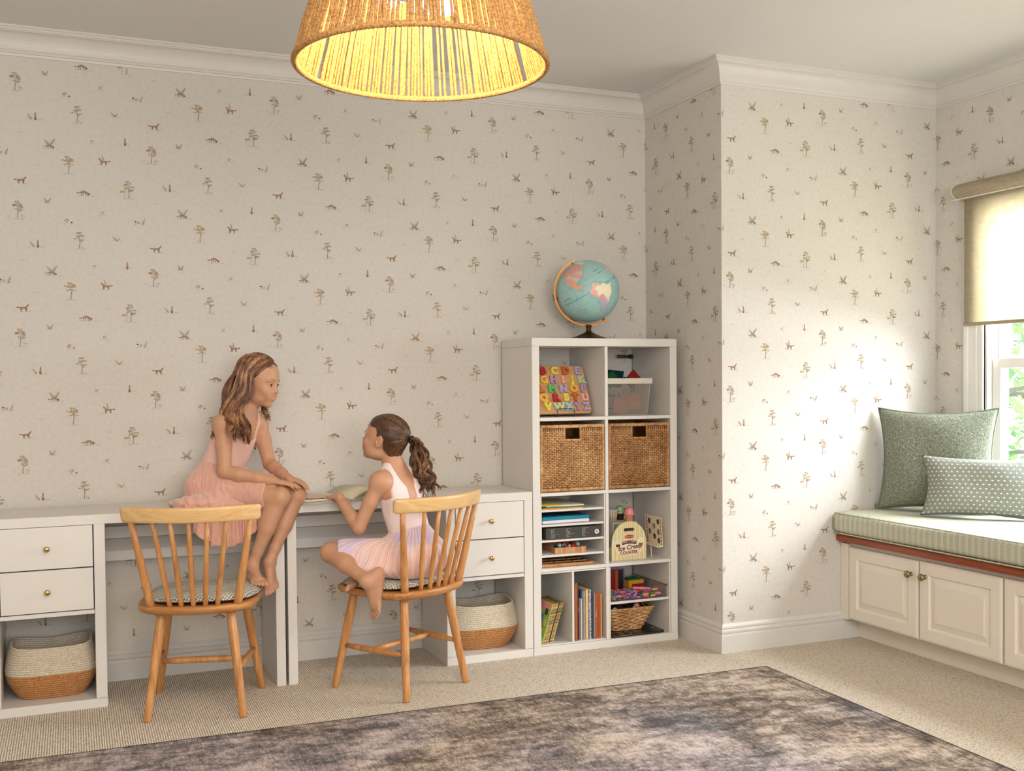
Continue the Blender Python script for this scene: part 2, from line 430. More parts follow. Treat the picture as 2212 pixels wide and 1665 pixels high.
TILE = [('fernV', .112, .070), ('graze', .256, .107), ('treeB', .432, .110), ('treeA', .526, .265), ('mush2', .191, .508), ('mushg', .326, .023),
        ('dots', .012, .342), ('dots', .070, .210), ('dots', .338, .148), ('mushfern', .472, .521), ('foxfern', .125, .302), ('mush1', .290, .323),
        ('sitfern', .066, .412), ('treeC', .233, .414), ('fern', .378, .447), ('treeD', .196, .200), ('walk', .014, .144), ('sit', .421, .333), ('leap', .335, .242)]
def print_motifs(mb, s0, s1, z0, z1, place, hole=None):
    """place(s, z) -> point just in front of the wall surface"""
    k0 = int((s0+2.14)/.5275)-2; k1 = int((s1+2.14)/.5275)+2
    for k in range(k0, k1):
        for j in range(-8, 5):
            for nme, tx, tz in TILE:
                sx = -2.14+k*.5275+tx; zz = 2.5-k*0+tz+k*.2635+j*.527
                # column k is dropped half a repeat
                if sx < s0-.03 or sx > s1+.03 or zz < z0-.05 or zz > z1+.05: continue
                for pi_, (poly, c) in enumerate(MOT[nme]):
                    pts = [(sx+a*.0178, zz+b*.0178) for a, b in poly]
                    if any(p[0] < s0 or p[0] > s1 or p[1] < z0 or p[1] > z1 for p in pts): continue
                    if hole and hole(*pts[0]): continue
                    e = .0004+.000022*pi_
                    mb.add([place(p[0], p[1], e) for p in pts], [tuple(range(len(pts)))], c)

# ---------------------------------------------------------------- shell
CH = 2.732; YB = -.701; XR = .824; XW = 2.108; XL = -3.4; YF = -7.0
fl = MB().box(XL-.1, XW+.1, YF-.1, .1, -.12, 0).build('floor', m_carpet()); struct(fl)
ce = MB().box(XL-.1, XW+.1, YF-.1, .1, CH, CH+.12).build('ceiling', CEILM); struct(ce)
w = MB().box(XL-.1, XR, 0, .1, 0, CH)
print_motifs(w, -2.9, XR, .134, CH-.105, lambda s, z, e: (s, -e, z))
struct(w.build('wall_back', WP))
w = MB().box(XR, XR+.1, YB+.1, .1, 0, CH)
print_motifs(w, XR, XR+.683, .134, CH-.105, lambda s, z, e: (XR-e, -(s-XR)*.701/.683, z))
struct(w.build('wall_alcove', WP))
w = MB().box(XR, XW+.1, YB, YB+.1, 0, CH)
print_motifs(w, XR+.683, XW+.683, .134, CH-.105, lambda s, z, e: (s-.683, YB-e, z))
struct(w.build('wall_chase', WP))
# right wall with the window opening
WY0, WY1, WZ0, WZ1 = -2.55, -1.02, .70, 2.10
w = MB().box(XW, XW+.14, WY1, YB+.1, 0, CH).box(XW, XW+.14, YF-.1, WY0, 0, CH).box(XW, XW+.14, WY0, WY1, 0, WZ0).box(XW, XW+.14, WY0, WY1, WZ1, CH)
print_motifs(w, XW+.683, XW+.683+1.4, .134, CH-.105, lambda s, z, e: (XW-e, YB-(s-XW-.683), z),
             hole=lambda s, z: (YB-(s-XW-.683)) < -.90 and .55 < z < 2.16)
struct(w.build('wall_right', WP))
struct(MB().box(XL-.1, XL, YF, 0, 0, CH).build('wall_left', WP))
struct(MB().box(XL-.1, XW+.1, YF-.1, YF, 0, CH).build('wall_front', WP))

def sweep(path, prof, name, mat, closed_ends=True):
    """mitred moulding: path of (x,y) with the room on the right-hand side of travel; prof of (out, z)"""
    mb = MB(); n = len(path); vs = []
    for i, p in enumerate(path):
        d0 = Vector((path[i][0]-path[i-1][0], path[i][1]-path[i-1][1])).normalized() if i > 0 else None
        d1 = Vector((path[i+1][0]-path[i][0], path[i+1][1]-path[i][1])).normalized() if i < n-1 else None
        n0 = Vector((d0.y, -d0.x)) if d0 else None; n1 = Vector((d1.y, -d1.x)) if d1 else None
        if n0 is None: off = n1
        elif n1 is None: off = n0
        else: off = (n0+n1)/(1+n0.dot(n1))
        for o, z in prof: vs.append((p[0]+off.x*o, p[1]+off.y*o, z))
    k = len(prof)
    fs = [(i*k+j, i*k+j+1, (i+1)*k+j+1, (i+1)*k+j) for i in range(n-1) for j in range(k-1)]
    mb.add(vs, fs)
    return struct(mb.build(name, mat))
PATH = [(XL, 0), (XR, 0), (XR, YB), (XW, YB), (XW, YF)]
crown = [(0, CH-.107), (.006, CH-.107), (.008, CH-.098), (.014, CH-.096), (.014, CH-.090), (.018, CH-.086)]
for k in range(9):
    a = k/8*PI/2; crown.append((.020+.044*(1-math.cos(a)), CH-.084+.062*math.sin(a)))
crown += [(.066, CH-.019), (.070, CH-.017), (.070, CH-.010), (.076, CH-.008), (.076, CH)]
sweep(PATH, crown, 'trim_1', TRIMW)
base = [(.020, 0), (.020, .080), (.0185, .0845), (.013, .0865), (.0135, .089), (.017, .095), (.0165, .103), (.011, .1085), (.0115, .1105), (.014, .114), (.0135, .122), (.008, .129), (.003, .134), (0, .134)]
sweep(PATH[:4], base, 'baseboard_back', TRIMW)

# rug
rg = MB().box(-1.55, 1.55, -1.9, 1.9, 0, .009, b=.003).build('area_rug', m_rug(), loc=(.849-1.55-.05, -1.0-1.9+.035, .0005), rot=(0, 0, -.0227))
rg.location = (-.744, -2.865, .0005)
tag(rg, 'large distressed brown and grey patterned rug lying on the cream carpet', 'rug')
# ---------------------------------------------------------------- materials
BRASS = plain('brass', (.62, .42, .16), .25, metal=1.0, var=.08)
DBRASS = plain('antique_brass', (.36, .26, .14), .35, metal=1.0, var=.12)
CHW = wood('chair_oak', '#9a6234', '#c08750', '#d9a86c', 'z', 1.0, .36)
CHX = wood('chair_seat_oak', '#935c30', '#bb8148', '#d09c60', 'x', .8, .36)
CHC = wood('chair_crest_maple', '#cfa468', '#e0bd86', '#ebd0a2', 'x', .5, .38, .5)
BLACK = plain('black_plastic', (.02, .02, .022), .35)

# ---------------------------------------------------------------- desks
FY = -.392; BY = -.024
def knob_mb(r=.0115, d=.026, c=(0, 0, 0), axis='y'):
    prof = [(.0065, 0), (.0065, .002), (.004, .004), (.004, .013), (.0075, .0155), (r, .019), (r*.98, .022), (r*.6, .0255), (.001, d)]
    return MB().lathe(prof, c, 18, axis=axis)
def make_desk(xa, xb, unit_left, label):
    d = thing('desk', label, 'desk', ((xa+xb)/2, (FY+BY)/2, 0), group='white study desks')
    def L(mb, n, m=WHITE, par=None):
        M = Matrix.Translation((-(xa+xb)/2, -(FY+BY)/2, 0)); mb.v = [tuple(M @ Vector(v)) for v in mb.v]
        return mb.build(n, m, par or d)
    T = .038
    L(MB().box(xa, xb, FY, BY, .762-T, .762, b=.0012), 'desktop')
    ux0, ux1 = (xa, xa+.420) if unit_left else (xb-.420, xb)
    lx0, lx1 = (xb-T, xb) if unit_left else (xa, xa+T)
    L(MB().box(lx0, lx1, FY, BY, 0, .762-T, b=.0012), 'leg_panel')
    L(MB().box(ux0, ux1, FY, BY, 0, .0365, b=.0012), 'bottom_panel')
    for a in (ux0, ux1-.042): L(MB().box(a+.0005, a+.0415, FY+.0005, BY, .0375, .762-T, b=.0012), 'side_panel')
    L(MB().box(ux0+.043, ux1-.043, FY+.002, BY, .373, .389, b=.001), 'shelf')
    for z in (.393, .560):
        dr = L(MB().box(ux0+.0455, ux1-.0455, FY-.001, FY+.018, z, z+.1625, b=.0012).box(ux0+.055, ux1-.055, FY+.018, BY+.03, z+.01, z+.12), 'drawer')
        kb = knob_mb(c=(0, 0, 0)); o = kb.build('knob', BRASS, dr, loc=((ux0+ux1)/2-(xa+xb)/2, FY-.001-(FY+BY)/2, z+.0795)); o['label'] = 'round brass knob'
    sx0, sx1 = (ux1, lx0) if unit_left else (lx1, ux0)
    L(MB().prism([(BY, .613), (BY-.046, .567), (BY-.046, .526), (BY, .526)], sx0+.0003, sx1-.0003, axis='x'), 'cable_ledge')
    L(MB().box(sx0+.0003, sx1-.0003, BY-.018, BY, .617, .667, b=.001), 'back_rail')
    return d
make_desk(-2.258, -1.1385, True, 'white desk at the left edge of the picture, girl in peach dress sitting on it')
make_desk(-1.1265, -.003, False, 'white desk beside the tall cube shelf, with the open magazine on it')

# ---------------------------------------------------------------- cube shelf
kx = thing('cube_bookshelf', 'tall white eight-cube open bookshelf standing at the end of the desks', 'bookshelf', (.385, -.208, 0))
def K(x0, x1, y0, y1, z0, z1, n, mat=WHITE, b=.001):
    return MB().box(x0-.385, x1-.385, y0+.208, y1+.208, z0, z1, b=b).build(n, mat, kx)
K(0, .77, FY, BY, 0, .0375, 'bottom_board'); K(0, .77, FY, BY, 1.432, 1.47, 'top_board', b=.0015)
for a in (.0005, .7325): K(a, a+.037, FY+.0005, BY, .038, 1.4315, 'side_panel')
ROW = [.038, .400, .752, 1.101]; TOP = [.384, .736, 1.085, 1.4315]
for z in (.384, .736, 1.085): K(.038, .732, FY+.001, BY, z, z+.016, 'shelf')
for a, b_ in zip(ROW, TOP): K(.3765, .3925, FY+.001, BY, a, b_, 'divider')
CL = (.038, .3765); CR = (.3925, .732)

# inserts
ins = thing('shelf_insert', 'white five-slot paper-sorter insert in the left cube of the third row', 'shelf insert', (.207, -.21, .400), group='cube inserts')
def INS(t, o, x0, x1, y0, y1, z0, z1, n): return MB().box(x0-o[0], x1-o[0], y0-o[1], y1-o[1], z0-o[2], z1-o[2], b=.0008).build(n, WHITE, t)
o_ = (.207, -.21, .400)
for a in (.039, .3695): INS(ins, o_, a, a+.006, -.388, -.03, .4005, .7355, 'side')
for z in (.461, .531, .603, .672): INS(ins, o_, .0455, .369, -.385, -.03, z-.010, z, 'slot_shelf')
ins2 = thing('shelf_insert', 'white insert with an upright divider holding books in the bottom left cube', 'shelf insert', (.207, -.21, .038), group='cube inserts')
o_ = (.207, -.21, .038)
INS(ins2, o_, .040, .3745, -.389, -.03, .0385, .0455, 'floor_panel'); INS(ins2, o_, .040, .3745, -.389, -.03, .3755, .3825, 'top_panel')
INS(ins2, o_, .198, .209, -.388, -.03, .046, .375, 'divider')
ins3 = thing('shelf_insert', 'white insert with a middle shelf in the bottom right cube', 'shelf insert', (.562, -.21, .038), group='cube inserts')
o_ = (.562, -.21, .038)
for a in (.394, .7235): INS(ins3, o_, a, a+.007, -.389, -.03, .0385, .382, 'side')
INS(ins3, o_, .4015, .723, -.385, -.03, .201, .213, 'shelf')

# ---------------------------------------------------------------- chairs
def chair():
    t = thing('spindle_chair', 'light oak spindle-back chair standing at the left desk, toes of a girl on its cushion', 'chair', (0, 0, 0), group='oak spindle-back chairs')
    SZ = .428
    # seat outline
    pts = []
    ctl = [(-.19, -.175), (-.10, -.214), (0, -.226), (.10, -.214), (.19, -.175), (.218, -.12), (.228, -.02), (.225, .08), (.212, .16), (.16, .198), (0, .205), (-.16, .198), (-.212, .16), (-.225, .08), (-.228, -.02), (-.218, -.12)]
    n = len(ctl)
    for i in range(n):
        p0, p1, p2, p3 = ctl[i-1], ctl[i], ctl[(i+1) % n], ctl[(i+2) % n]
        for k in range(4):
            s = k/4
            pts.append(tuple(.5*((2*p1[j])+(-p0[j]+p2[j])*s+(2*p0[j]-5*p1[j]+4*p2[j]-p3[j])*s*s+(-p0[j]+3*p1[j]-3*p2[j]+p3[j])*s**3) for j in (0, 1)))
    m = MB(); N = len(pts); vs = []
    lev = [(.80, -.030), (.90, -.028), (.965, -.022), (.995, -.012), (1.0, -.004), (.995, .002), (.97, .006), (.90, .004), (.6, -.004), (.25, -.007)]
    for sc, z in lev: vs += [(x*sc, y*sc, SZ+z) for x, y in pts]
    fs = [(i*N+k, i*N+(k+1) % N, (i+1)*N+(k+1) % N, (i+1)*N+k) for i in range(len(lev)-1) for k in range(N)]
    fs += [tuple(range(N))[::-1], tuple((len(lev)-1)*N+k for k in range(N))]
    m.add(vs, fs, 0, True); m.build('seat', CHX, t)
    # legs
    LEG = {}
    for sx in (-1, 1):
        for top, bot, k in (((.128*sx, -.135, SZ-.028), (.177*sx, -.195, 0), 'b'), ((.150*sx, .130, SZ-.028), (.207*sx, .195, 0), 'f')):
            T, B = Vector(top), Vector(bot)
            q = [T.lerp(B, s) for s in (0, .08, .25, .5, .8, .985, 1)]
            MB().tube(q, [.0165, .0175, .019, .0175, .0155, .0145, .0125], 14).build('leg', CHW, t)
            MB().box(top[0]-.024, top[0]+.024, top[1]-.024, top[1]+.024, SZ-.036, SZ-.0275, b=.003).build('leg_block', CHX, t)
            LEG[(sx, k)] = (T, B)
    at = lambda key, z: LEG[key][0].lerp(LEG[key][1], 1-z/(SZ-.028))
    zs = .178
    for sx in (-1, 1):
        a, b = at((sx, 'b'), zs), at((sx, 'f'), zs)
        MB().tube([a.lerp(b, s) for s in (.03, .25, .5, .75, .97)], [.0085, .0125, .0135, .0125, .0085], 12).build('stretcher', CHW, t)
    a = at((-1, 'b'), zs).lerp(at((-1, 'f'), zs), .52); b = at((1, 'b'), zs).lerp(at((1, 'f'), zs), .52)
    MB().tube([a.lerp(b, s) for s in (.02, .2, .5, .8, .98)], [.009, .013, .0135, .013, .009], 12).build('stretcher', CHW, t)
    # crest rail
    def cy(x): return -.290+.082*(x/.252)**2
    nseg = 60; vs = []
    half = .252
    for i in range(nseg+1):
        x = -half+2*half*i/nseg
        e = min(1, (half-abs(x))/.010); r_ = math.sqrt(max(0, 1-(1-e)**2))
        hh = .0262*(.80+.20*r_); th = .0105*(.6+.4*r_)
        dydx = 2*.082*x/.252**2; nn = Vector((dydx, -1, 0)).normalized()
        c = Vector((x, cy(x), .7865)); tilt = .16
        for a, bz in ((-1, -1), (-.6, -1.12), (.6, -1.12), (1, -1), (1.12, -.6), (1.12, .6), (1, 1), (.6, 1.12), (-.6, 1.12), (-1, 1), (-1.12, .6), (-1.12, -.6)):
            vs.append(c + nn*(a*th+bz*hh*tilt) + Vector((0, 0, bz*hh)))
    K_ = 12; fs = [(i*K_+k, i*K_+(k+1) % K_, (i+1)*K_+(k+1) % K_, (i+1)*K_+k) for i in range(nseg) for k in range(K_)]
    fs += [tuple(range(K_)), tuple(nseg*K_+k for k in range(K_))][::1]
    MB().add(vs, fs, 0, True).build('crest_rail', CHC, t)
    # spindles
    for i in range(7):
        outer = i in (0, 6); k = i-3
        xb, xt = (.158*(-1 if i == 0 else 1), .218*(-1 if i == 0 else 1)) if outer else (.043*k, .0665*k)
        yb = -.172 if outer else -.200+.010*(k/2)**2
        B, T = Vector((xb, yb, SZ-.004)), Vector((xt, cy(xt)+.005, .766))
        if outer: rr = [.0160, .0165, .0150, .0125, .0105]
        else: rr = [.0095, .0100, .0105, .0095, .0080]
        MB().tube([B.lerp(T, s) for s in (0, .1, .4, .75, 1)], rr, 12).build('spindle', CHW, t)
    return t
ch1 = chair()
ch2 = copy_tree(ch1)
ch1.location = (-1.488, -.518, 0); ch1.rotation_euler = (0, 0, math.radians(-15))
ch2.location = (-.6825, -.574, 0); ch2.rotation_euler = (0, 0, math.radians(28.5))
ch2['label'] = 'light oak spindle-back chair turned from the right desk, girl with ponytail sitting on it'

# houndstooth seat cushions
def m_hound():
    m, nt, b = newmat('houndstooth')
    tc = nt.nodes.new('ShaderNodeTexCoord'); sep = nt.nodes.new('ShaderNodeSeparateXYZ')
    mp = nt.nodes.new('ShaderNodeMapping'); mp.inputs['Scale'].default_value = (92, 92, 92); mp.inputs['Rotation'].default_value = (0, 0, .35)
    nt.links.new(tc.outputs['Object'], mp.inputs[0]); nt.links.new(mp.outputs[0], sep.inputs[0])
    fx = mathn(nt, 'FRACT', sep.outputs[0]); fy = mathn(nt, 'FRACT', sep.outputs[1])
    gx = mathn(nt, 'GREATER_THAN', fx, .5); gy = mathn(nt, 'GREATER_THAN', fy, .5)
    diag = mathn(nt, 'GREATER_THAN', mathn(nt, 'FRACT', mathn(nt, 'ADD', mathn(nt, 'MULTIPLY', fx, 2), mathn(nt, 'MULTIPLY', fy, 2))), .5)
    same = mathn(nt, 'COMPARE', gx, gy); nt.nodes[-1].inputs[2].default_value = .1
    k = mathn(nt, 'ADD', mathn(nt, 'MULTIPLY', same, gx), mathn(nt, 'MULTIPLY', mathn(nt, 'SUBTRACT', 1, same), diag))
    nt.links.new(mixc(nt, k, '#e9e4d9', '#747d77'), b.inputs['Base Color'])
    b.inputs['Roughness'].default_value = .9
    bump(nt, b, noise(nt, coords(nt), 500, 2), .3, .001)
    return m
HOUND = m_hound(); CUSHW = plain('cushion_underside', '#8a5c3a', .9)
def seat_cushion():
    t = thing('seat_cushion', 'grey and cream houndstooth seat pad on the left chair', 'cushion', (0, 0, 0), group='houndstooth seat pads')
    vs = []; NR = 64; rings = [(.0, 0), (.25, .0), (.5, 0), (.75, 0), (.9, 0), (.97, 0), (1, 0), (.985, 0), (.93, 0), (.6, 0), (0, 0)]
    tuft = [(-.085, -.065), (.085, -.065), (-.085, .075), (.085, .075)]
    def outline(a):
        c, s = math.cos(a), math.sin(a); e = 2.9
        rr = (abs(c)**e+abs(s)**e)**(-1/e)
        return (.213*rr*c*(1+.05*s), .178*rr*s+.012)
    def ztop(x, y, q):
        z = .034*math.sqrt(max(0, 1-q**6))*(.72+.28*(1-q*q))
        for tx, ty in tuft: z -= .013*math.exp(-((x-tx)**2+(y-ty)**2)/.0009)
        return z
    top = []
    for qi, q in enumerate((.02, .2, .35, .5, .62, .74, .84, .92, .97, 1.0)):
        for k in range(NR):
            x, y = outline(2*PI*k/NR); x *= q; y = (y-.012)*q+.012
            top.append((x, y, .004+ztop(x, y, q)*1.0))
    R = 10
    fs = [(i*NR+k, (i+1)*NR+k, (i+1)*NR+(k+1) % NR, i*NR+(k+1) % NR) for i in range(R-1) for k in range(NR)] + [tuple(range(NR))[::-1]]
    m = MB().add(top, fs, 0, True); b = len(m.v)
    for q, z in ((1.0, .004), (.97, -.002), (.5, -.003)):
        for k in range(NR):
            x, y = outline(2*PI*k/NR); m.v.append((x*q, (y-.012)*q+.012, z))
    e = (R-1)*NR
    for k in range(NR): m.f.append((e+k, b+k, b+(k+1) % NR, e+(k+1) % NR)); m.m.append(0); m.sm.append(True)
    for i in range(2):
        for k in range(NR): m.f.append((b+i*NR+k, b+(i+1)*NR+k, b+(i+1)*NR+(k+1) % NR, b+i*NR+(k+1) % NR)); m.m.append(1); m.sm.append(True)
    m.f.append(tuple(b+2*NR+k for k in range(NR))); m.m.append(1); m.sm.append(False)
    m.build('pad', [HOUND, CUSHW], t)
    pip = [(outline(2*PI*k/48)[0]*1.0, (outline(2*PI*k/48)[1]-.012)*1.0+.012, .006) for k in range(49)]
    MB().tube(pip, .0032, 8, cap=False).build('piping', HOUND, t)
    return t
cu1 = seat_cushion(); cu2 = copy_tree(cu1)
cu1.location = (-1.478, -.505, .4355); cu1.rotation_euler = (0, 0, math.radians(-15))
cu2.location = (-.690, -.555, .4355); cu2.rotation_euler = (0, 0, math.radians(28.5))
cu2['label'] = 'grey and cream houndstooth seat pad under the girl with the ponytail'

# ---------------------------------------------------------------- window bench
BW = plain('bench_paint', (.76, .70, .615), .36, var=.02, vs=5)
CHERRY = wood('cherry_plank', '#5e2712', '#8a4120', '#a85c33', 'y', 1.0, .3)
BX = 1.506; BY0 = -3.0
bn = thing('bench_cabinet', 'cream built-in window bench cabinet with raised-panel doors along the right wall', 'cabinet', (1.8, -1.85, 0))
def BN(mb, n, m=BW, par=None):
    mb.v = [(x-1.8, y+1.85, z) for x, y, z in mb.v]; return mb.build(n, m, par or bn)
BN(MB().box(1.528, XW-.001, BY0, YB-.001, .098, .478, b=.001), 'carcass')
BN(MB().box(1.600, 1.625, BY0, YB-.001, .001, .097), 'toe_kick')
def panel_door(y0, y1, z0, z1, knob_y):
    # raised panel door in the plane x = BX (front faces -X); d = outward
    def quadring(mb, a, b_):  # a,b_: (inset, outward)
        ia, oa = a; ib, ob = b_
        A = [(BX+.0-oa, y0+ia, z0+ia), (BX-oa, y1-ia, z0+ia), (BX-oa, y1-ia, z1-ia), (BX-oa, y0+ia, z1-ia)]
        B = [(BX-ob, y0+ib, z0+ib), (BX-ob, y1-ib, z0+ib), (BX-ob, y1-ib, z1-ib), (BX-ob, y0+ib, z1-ib)]
        mb.add(A+B, [(i, (i+1) % 4, 4+(i+1) % 4, 4+i) for i in range(4)])
    mb = MB()
    prof = [(0, -.021), (0, -.005), (.004, -.001), (.007, -.001), (.010, .001), (.056, .001), (.058, -.003), (.061, -.008), (.066, -.009), (.090, -.0035), (.094, -.0005)]
    for a, b_ in zip(prof, prof[1:]): quadring(mb, a, b_)
    i, o = prof[-1]
    mb.add([(BX-o, y0+i, z0+i), (BX-o, y1-i, z0+i), (BX-o, y1-i, z1-i), (BX-o, y0+i, z1-i)], [(0, 1, 2, 3)])
    mb.add([(BX+.021, y0, z0), (BX+.021, y1, z0), (BX+.021, y1, z1), (BX+.021, y0, z1)], [(3, 2, 1, 0)])
    dr = BN(mb, 'door')
    if knob_y is not None:
        kb = MB().lathe([(.010, 0), (.010, .002), (.0055, .005), (.0055, .013), (.009, .016), (.0155, .021), (.0165, .026), (.013, .031), (.001, .034)], (0, 0, 0), 18, axis='x')
        k = kb.build('knob', DBRASS, dr, loc=(BX-1.8-.001, knob_y+1.85, .392)); k['label'] = 'antique brass knob'
panel_door(-1.213, -.757, .105, .456, -1.175)
panel_door(-1.677, -1.222, .105, .458, -1.260)
panel_door(-2.140, -1.686, .105, .458, -2.10)
panel_door(-2.604, -2.149, .105, .458, -2.19)
BN(MB().box(BX-.001, 1.53, -.755, YB-.002, .1, .470), 'end_stile')
pk = MB()
prof = [(1.535, .479), (1.484, .479), (1.477, .483), (1.4745, .490), (1.4745, .505), (1.477, .512), (1.484, .517), (1.535, .518)]
pk.prism([(x, z) for x, z in prof] , BY0, YB-.004, axis='y'); pk.box(1.53, XW-.001, BY0, YB-.004, .4791, .5179)
o = BN(pk, 'wooden_top', CHERRY); o['label'] = 'reddish-brown stained wood bench top'; bevel(o, .003, 2)
# cushion
def m_stripe():
    m, nt, b = newmat('striped_cushion_fabric')
    tc = nt.nodes.new('ShaderNodeTexCoord'); sep = nt.nodes.new('ShaderNodeSeparateXYZ'); nt.links.new(tc.outputs['Object'], sep.inputs[0])
    v = coords(nt, scale=(60, 900, 500)); sl = noise(nt, v, 1, 3, .6)
    v3 = coords(nt, scale=(30, 120, 700)); s3 = noise(nt, v3, 1, 2, .6)
    ph = mathn(nt, 'FRACT', mathn(nt, 'MULTIPLY', mathn(nt, 'ADD', sep.outputs[1], 20), 1/.0335))
    l1 = mathn(nt, 'LESS_THAN', mathn(nt, 'ABSOLUTE', mathn(nt, 'SUBTRACT', ph, .25)), .045)
    l2 = mathn(nt, 'LESS_THAN', mathn(nt, 'ABSOLUTE', mathn(nt, 'SUBTRACT', ph, .48)), .045)
    base_ = ramp(nt, mathn(nt, 'ADD', mathn(nt, 'MULTIPLY', sl, .5), mathn(nt, 'MULTIPLY', s3, .5)), [(.3, '#969a86'), (.7, '#c3c4b2')])
    nt.links.new(mixc(nt, mathn(nt, 'MULTIPLY', mathn(nt, 'ADD', l1, l2), .75), base_, '#ded9c4'), b.inputs['Base Color'])
    b.inputs['Roughness'].default_value = .85
    bump(nt, b, sl, .25, .001); return m
STR = m_stripe()
cx0, cx1, cy0, cy1, cz0, cz1 = 1.452, 2.085, -3.0, YB-.008, .519, .626
bc = thing('bench_cushion', 'long pale green striped box cushion on the window bench', 'cushion', ((cx0+cx1)/2, (cy0+cy1)/2, cz0))
m = MB(); nx, ny, nz = 26, 60, 9
def cus(u, v):
    # superellipse cross-section swept along y
    a = 2*PI*u; e = 7
    c, s = math.cos(a), math.sin(a); rr = (abs(c)**e+abs(s)**e)**(-1/e)
    x = rr*c*(cx1-cx0)/2; z = rr*s*(cz1-cz0)/2+(cz1-cz0)/2
    yy = -(cy1-cy0)/2+(cy1-cy0)*v
    end = min(v, 1-v)*(cy1-cy0); k = min(1, end/.02); k = math.sqrt(max(0, 1-(1-k)**2))*.10+.90
    sag = .004*math.sin(yy*7)*max(0, (z-.06)/.06)
    return (x*(.98+.02*k)+.004*math.sin(yy*5)*(1 if x < 0 else 0), yy, (z-(cz1-cz0)/2)*k+(cz1-cz0)/2+sag-.0*x)
m.grid(cus, 72, 90, closeu=True)
m.f.append(tuple(range(72))[::-1]); m.m.append(0); m.sm.append(True)
m.f.append(tuple(89*72+k for k in range(72))); m.m.append(0); m.sm.append(True)
m.build('cushion_body', STR, bc)
for zz in (.005, cz1-cz0-.006):
    MB().tube([(-(cx1-cx0)/2+.004, -(cy1-cy0)/2+.01+i*(cy1-cy0-.02)/40, zz) for i in range(41)], .0035, 8).build('welt', STR, bc)

# ---------------------------------------------------------------- window, blind, outdoors
WPNT = plain('window_paint', (.80, .79, .76), .35, var=.01)
wn = MB()
cas = []
def frame_rect(mb, y0, y1, z0, z1, wy, wz, x0, x1, b=.002):
    mb.box(x0, x1, y0, y0+wy, z0, z1, b=b).box(x0, x1, y1-wy, y1, z0, z1, b=b).box(x0, x1, y0+wy, y1-wy, z0, z0+wz, b=b).box(x0, x1, y0+wy, y1-wy, z1-wz, z1, b=b)
# casing with stepped profile on the wall
for y_in, sgn in ((WY1, 1), (WY0, -1)):
    for a, b_, t in ((0, .118, .010), (.0, .020, .016), (.040, .058, .014), (.092, .118, .020)):
        y0, y1 = sorted((y_in+sgn*a, y_in+sgn*b_)); wn.box(XW-t, XW+.001, y0, y1, .64, WZ1+.10, b=.002)
wn.box(XW-.014, XW+.001, WY0, WY1, WZ1, WZ1+.1, b=.002); wn.box(XW-.03, XW+.14, WY0-.11, WY1+.11, .668, .698, b=.003)
wn.box(XW, XW+.14, WY0-.0, WY0+.012, WZ0, WZ1).box(XW, XW+.14, WY1-.012, WY1, WZ0, WZ1).box(XW, XW+.14, WY0, WY1, WZ1-.012, WZ1).box(XW, XW+.14, WY0, WY1, WZ0, WZ0+.012)
wn = struct(wn.build('window_1', WPNT))
sash = MB()
frame_rect(sash, WY0+.014, WY1-.014, WZ0+.014, 1.362, .052, .05, XW+.03, XW+.062, .003)
ob = sash.build('lower_sash', WPNT, wn)
sash = MB(); frame_rect(sash, WY0+.014, WY1-.014, 1.33, WZ1-.014, .052, .045, XW+.070, XW+.100, .003); sash.build('upper_sash', WPNT, wn)
gl = MB().box(XW+.044, XW+.047, WY0+.05, WY1-.05, WZ0+.05, 1.33).box(XW+.083, XW+.086, WY0+.05, WY1-.05, 1.36, WZ1-.05)
mg, nt, b = newmat('window_glass')
tr = nt.nodes.new('ShaderNodeBsdfTransparent'); gs = nt.nodes.new('ShaderNodeBsdfGlossy'); gs.inputs['Roughness'].default_value = .02
mx = nt.nodes.new('ShaderNodeMixShader'); mx.inputs[0].default_value = .06
nt.links.new(tr.outputs[0], mx.inputs[1]); nt.links.new(gs.outputs[0], mx.inputs[2]); nt.links.new(mx.outputs[0], nt.nodes['Material Output'].inputs[0])
gl.build('pane', mg, wn)
# roller blind
def m_linen(name, c1, c2, transl):
    m, nt, b = newmat(name)
    h = noise(nt, coords(nt, scale=(3, 12, 500)), 1, 3, .6); v_ = noise(nt, coords(nt, scale=(3, 500, 12)), 1, 3, .6)
    k = mathn(nt, 'ADD', mathn(nt, 'MULTIPLY', h, .5), mathn(nt, 'MULTIPLY', v_, .5))
    col = ramp(nt, k, [(.35, c1), (.65, c2)])
    nt.links.new(col, b.inputs['Base Color']); b.inputs['Roughness'].default_value = .9
    if transl:
        t = nt.nodes.new('ShaderNodeBsdfTranslucent'); nt.links.new(col, t.inputs[0])
        x = nt.nodes.new('ShaderNodeMixShader'); x.inputs[0].default_value = transl
        nt.links.new(b.outputs[0], x.inputs[1]); nt.links.new(t.outputs[0], x.inputs[2])
        nt.links.new(x.outputs[0], nt.nodes['Material Output'].inputs[0])
    bump(nt, b, k, .4, .001); return m
LIN = m_linen('linen_valance', '#8d7f6c', '#b6a994', 0); LINT = m_linen('linen_shade', '#b5ab94', '#dcd4c0', .70)
bl = thing('roller_blind', 'beige linen roller blind half lowered over the window', 'blind', (XW-.05, -1.75, 1.52))
prof = [(0, .690), (.0, .695)]
vs = []; py0, py1 = -.898, -2.62
arc = [(.0, .612)] + [(.094*math.sin(a)+.002, .6535-.045*math.cos(a)) for a in [PI*.12+i*(PI*.80)/10 for i in range(11)]] + [(.0, .697)]
arc = [(XW-.0-o, 1.52+z) for o, z in arc]
m = MB().prism([(x-(XW-.05), z-1.52) for x, z in arc], py0+1.75-.003, py1+1.75+.003, axis='y', smooth=False)
m.build('valance', LIN, bl)
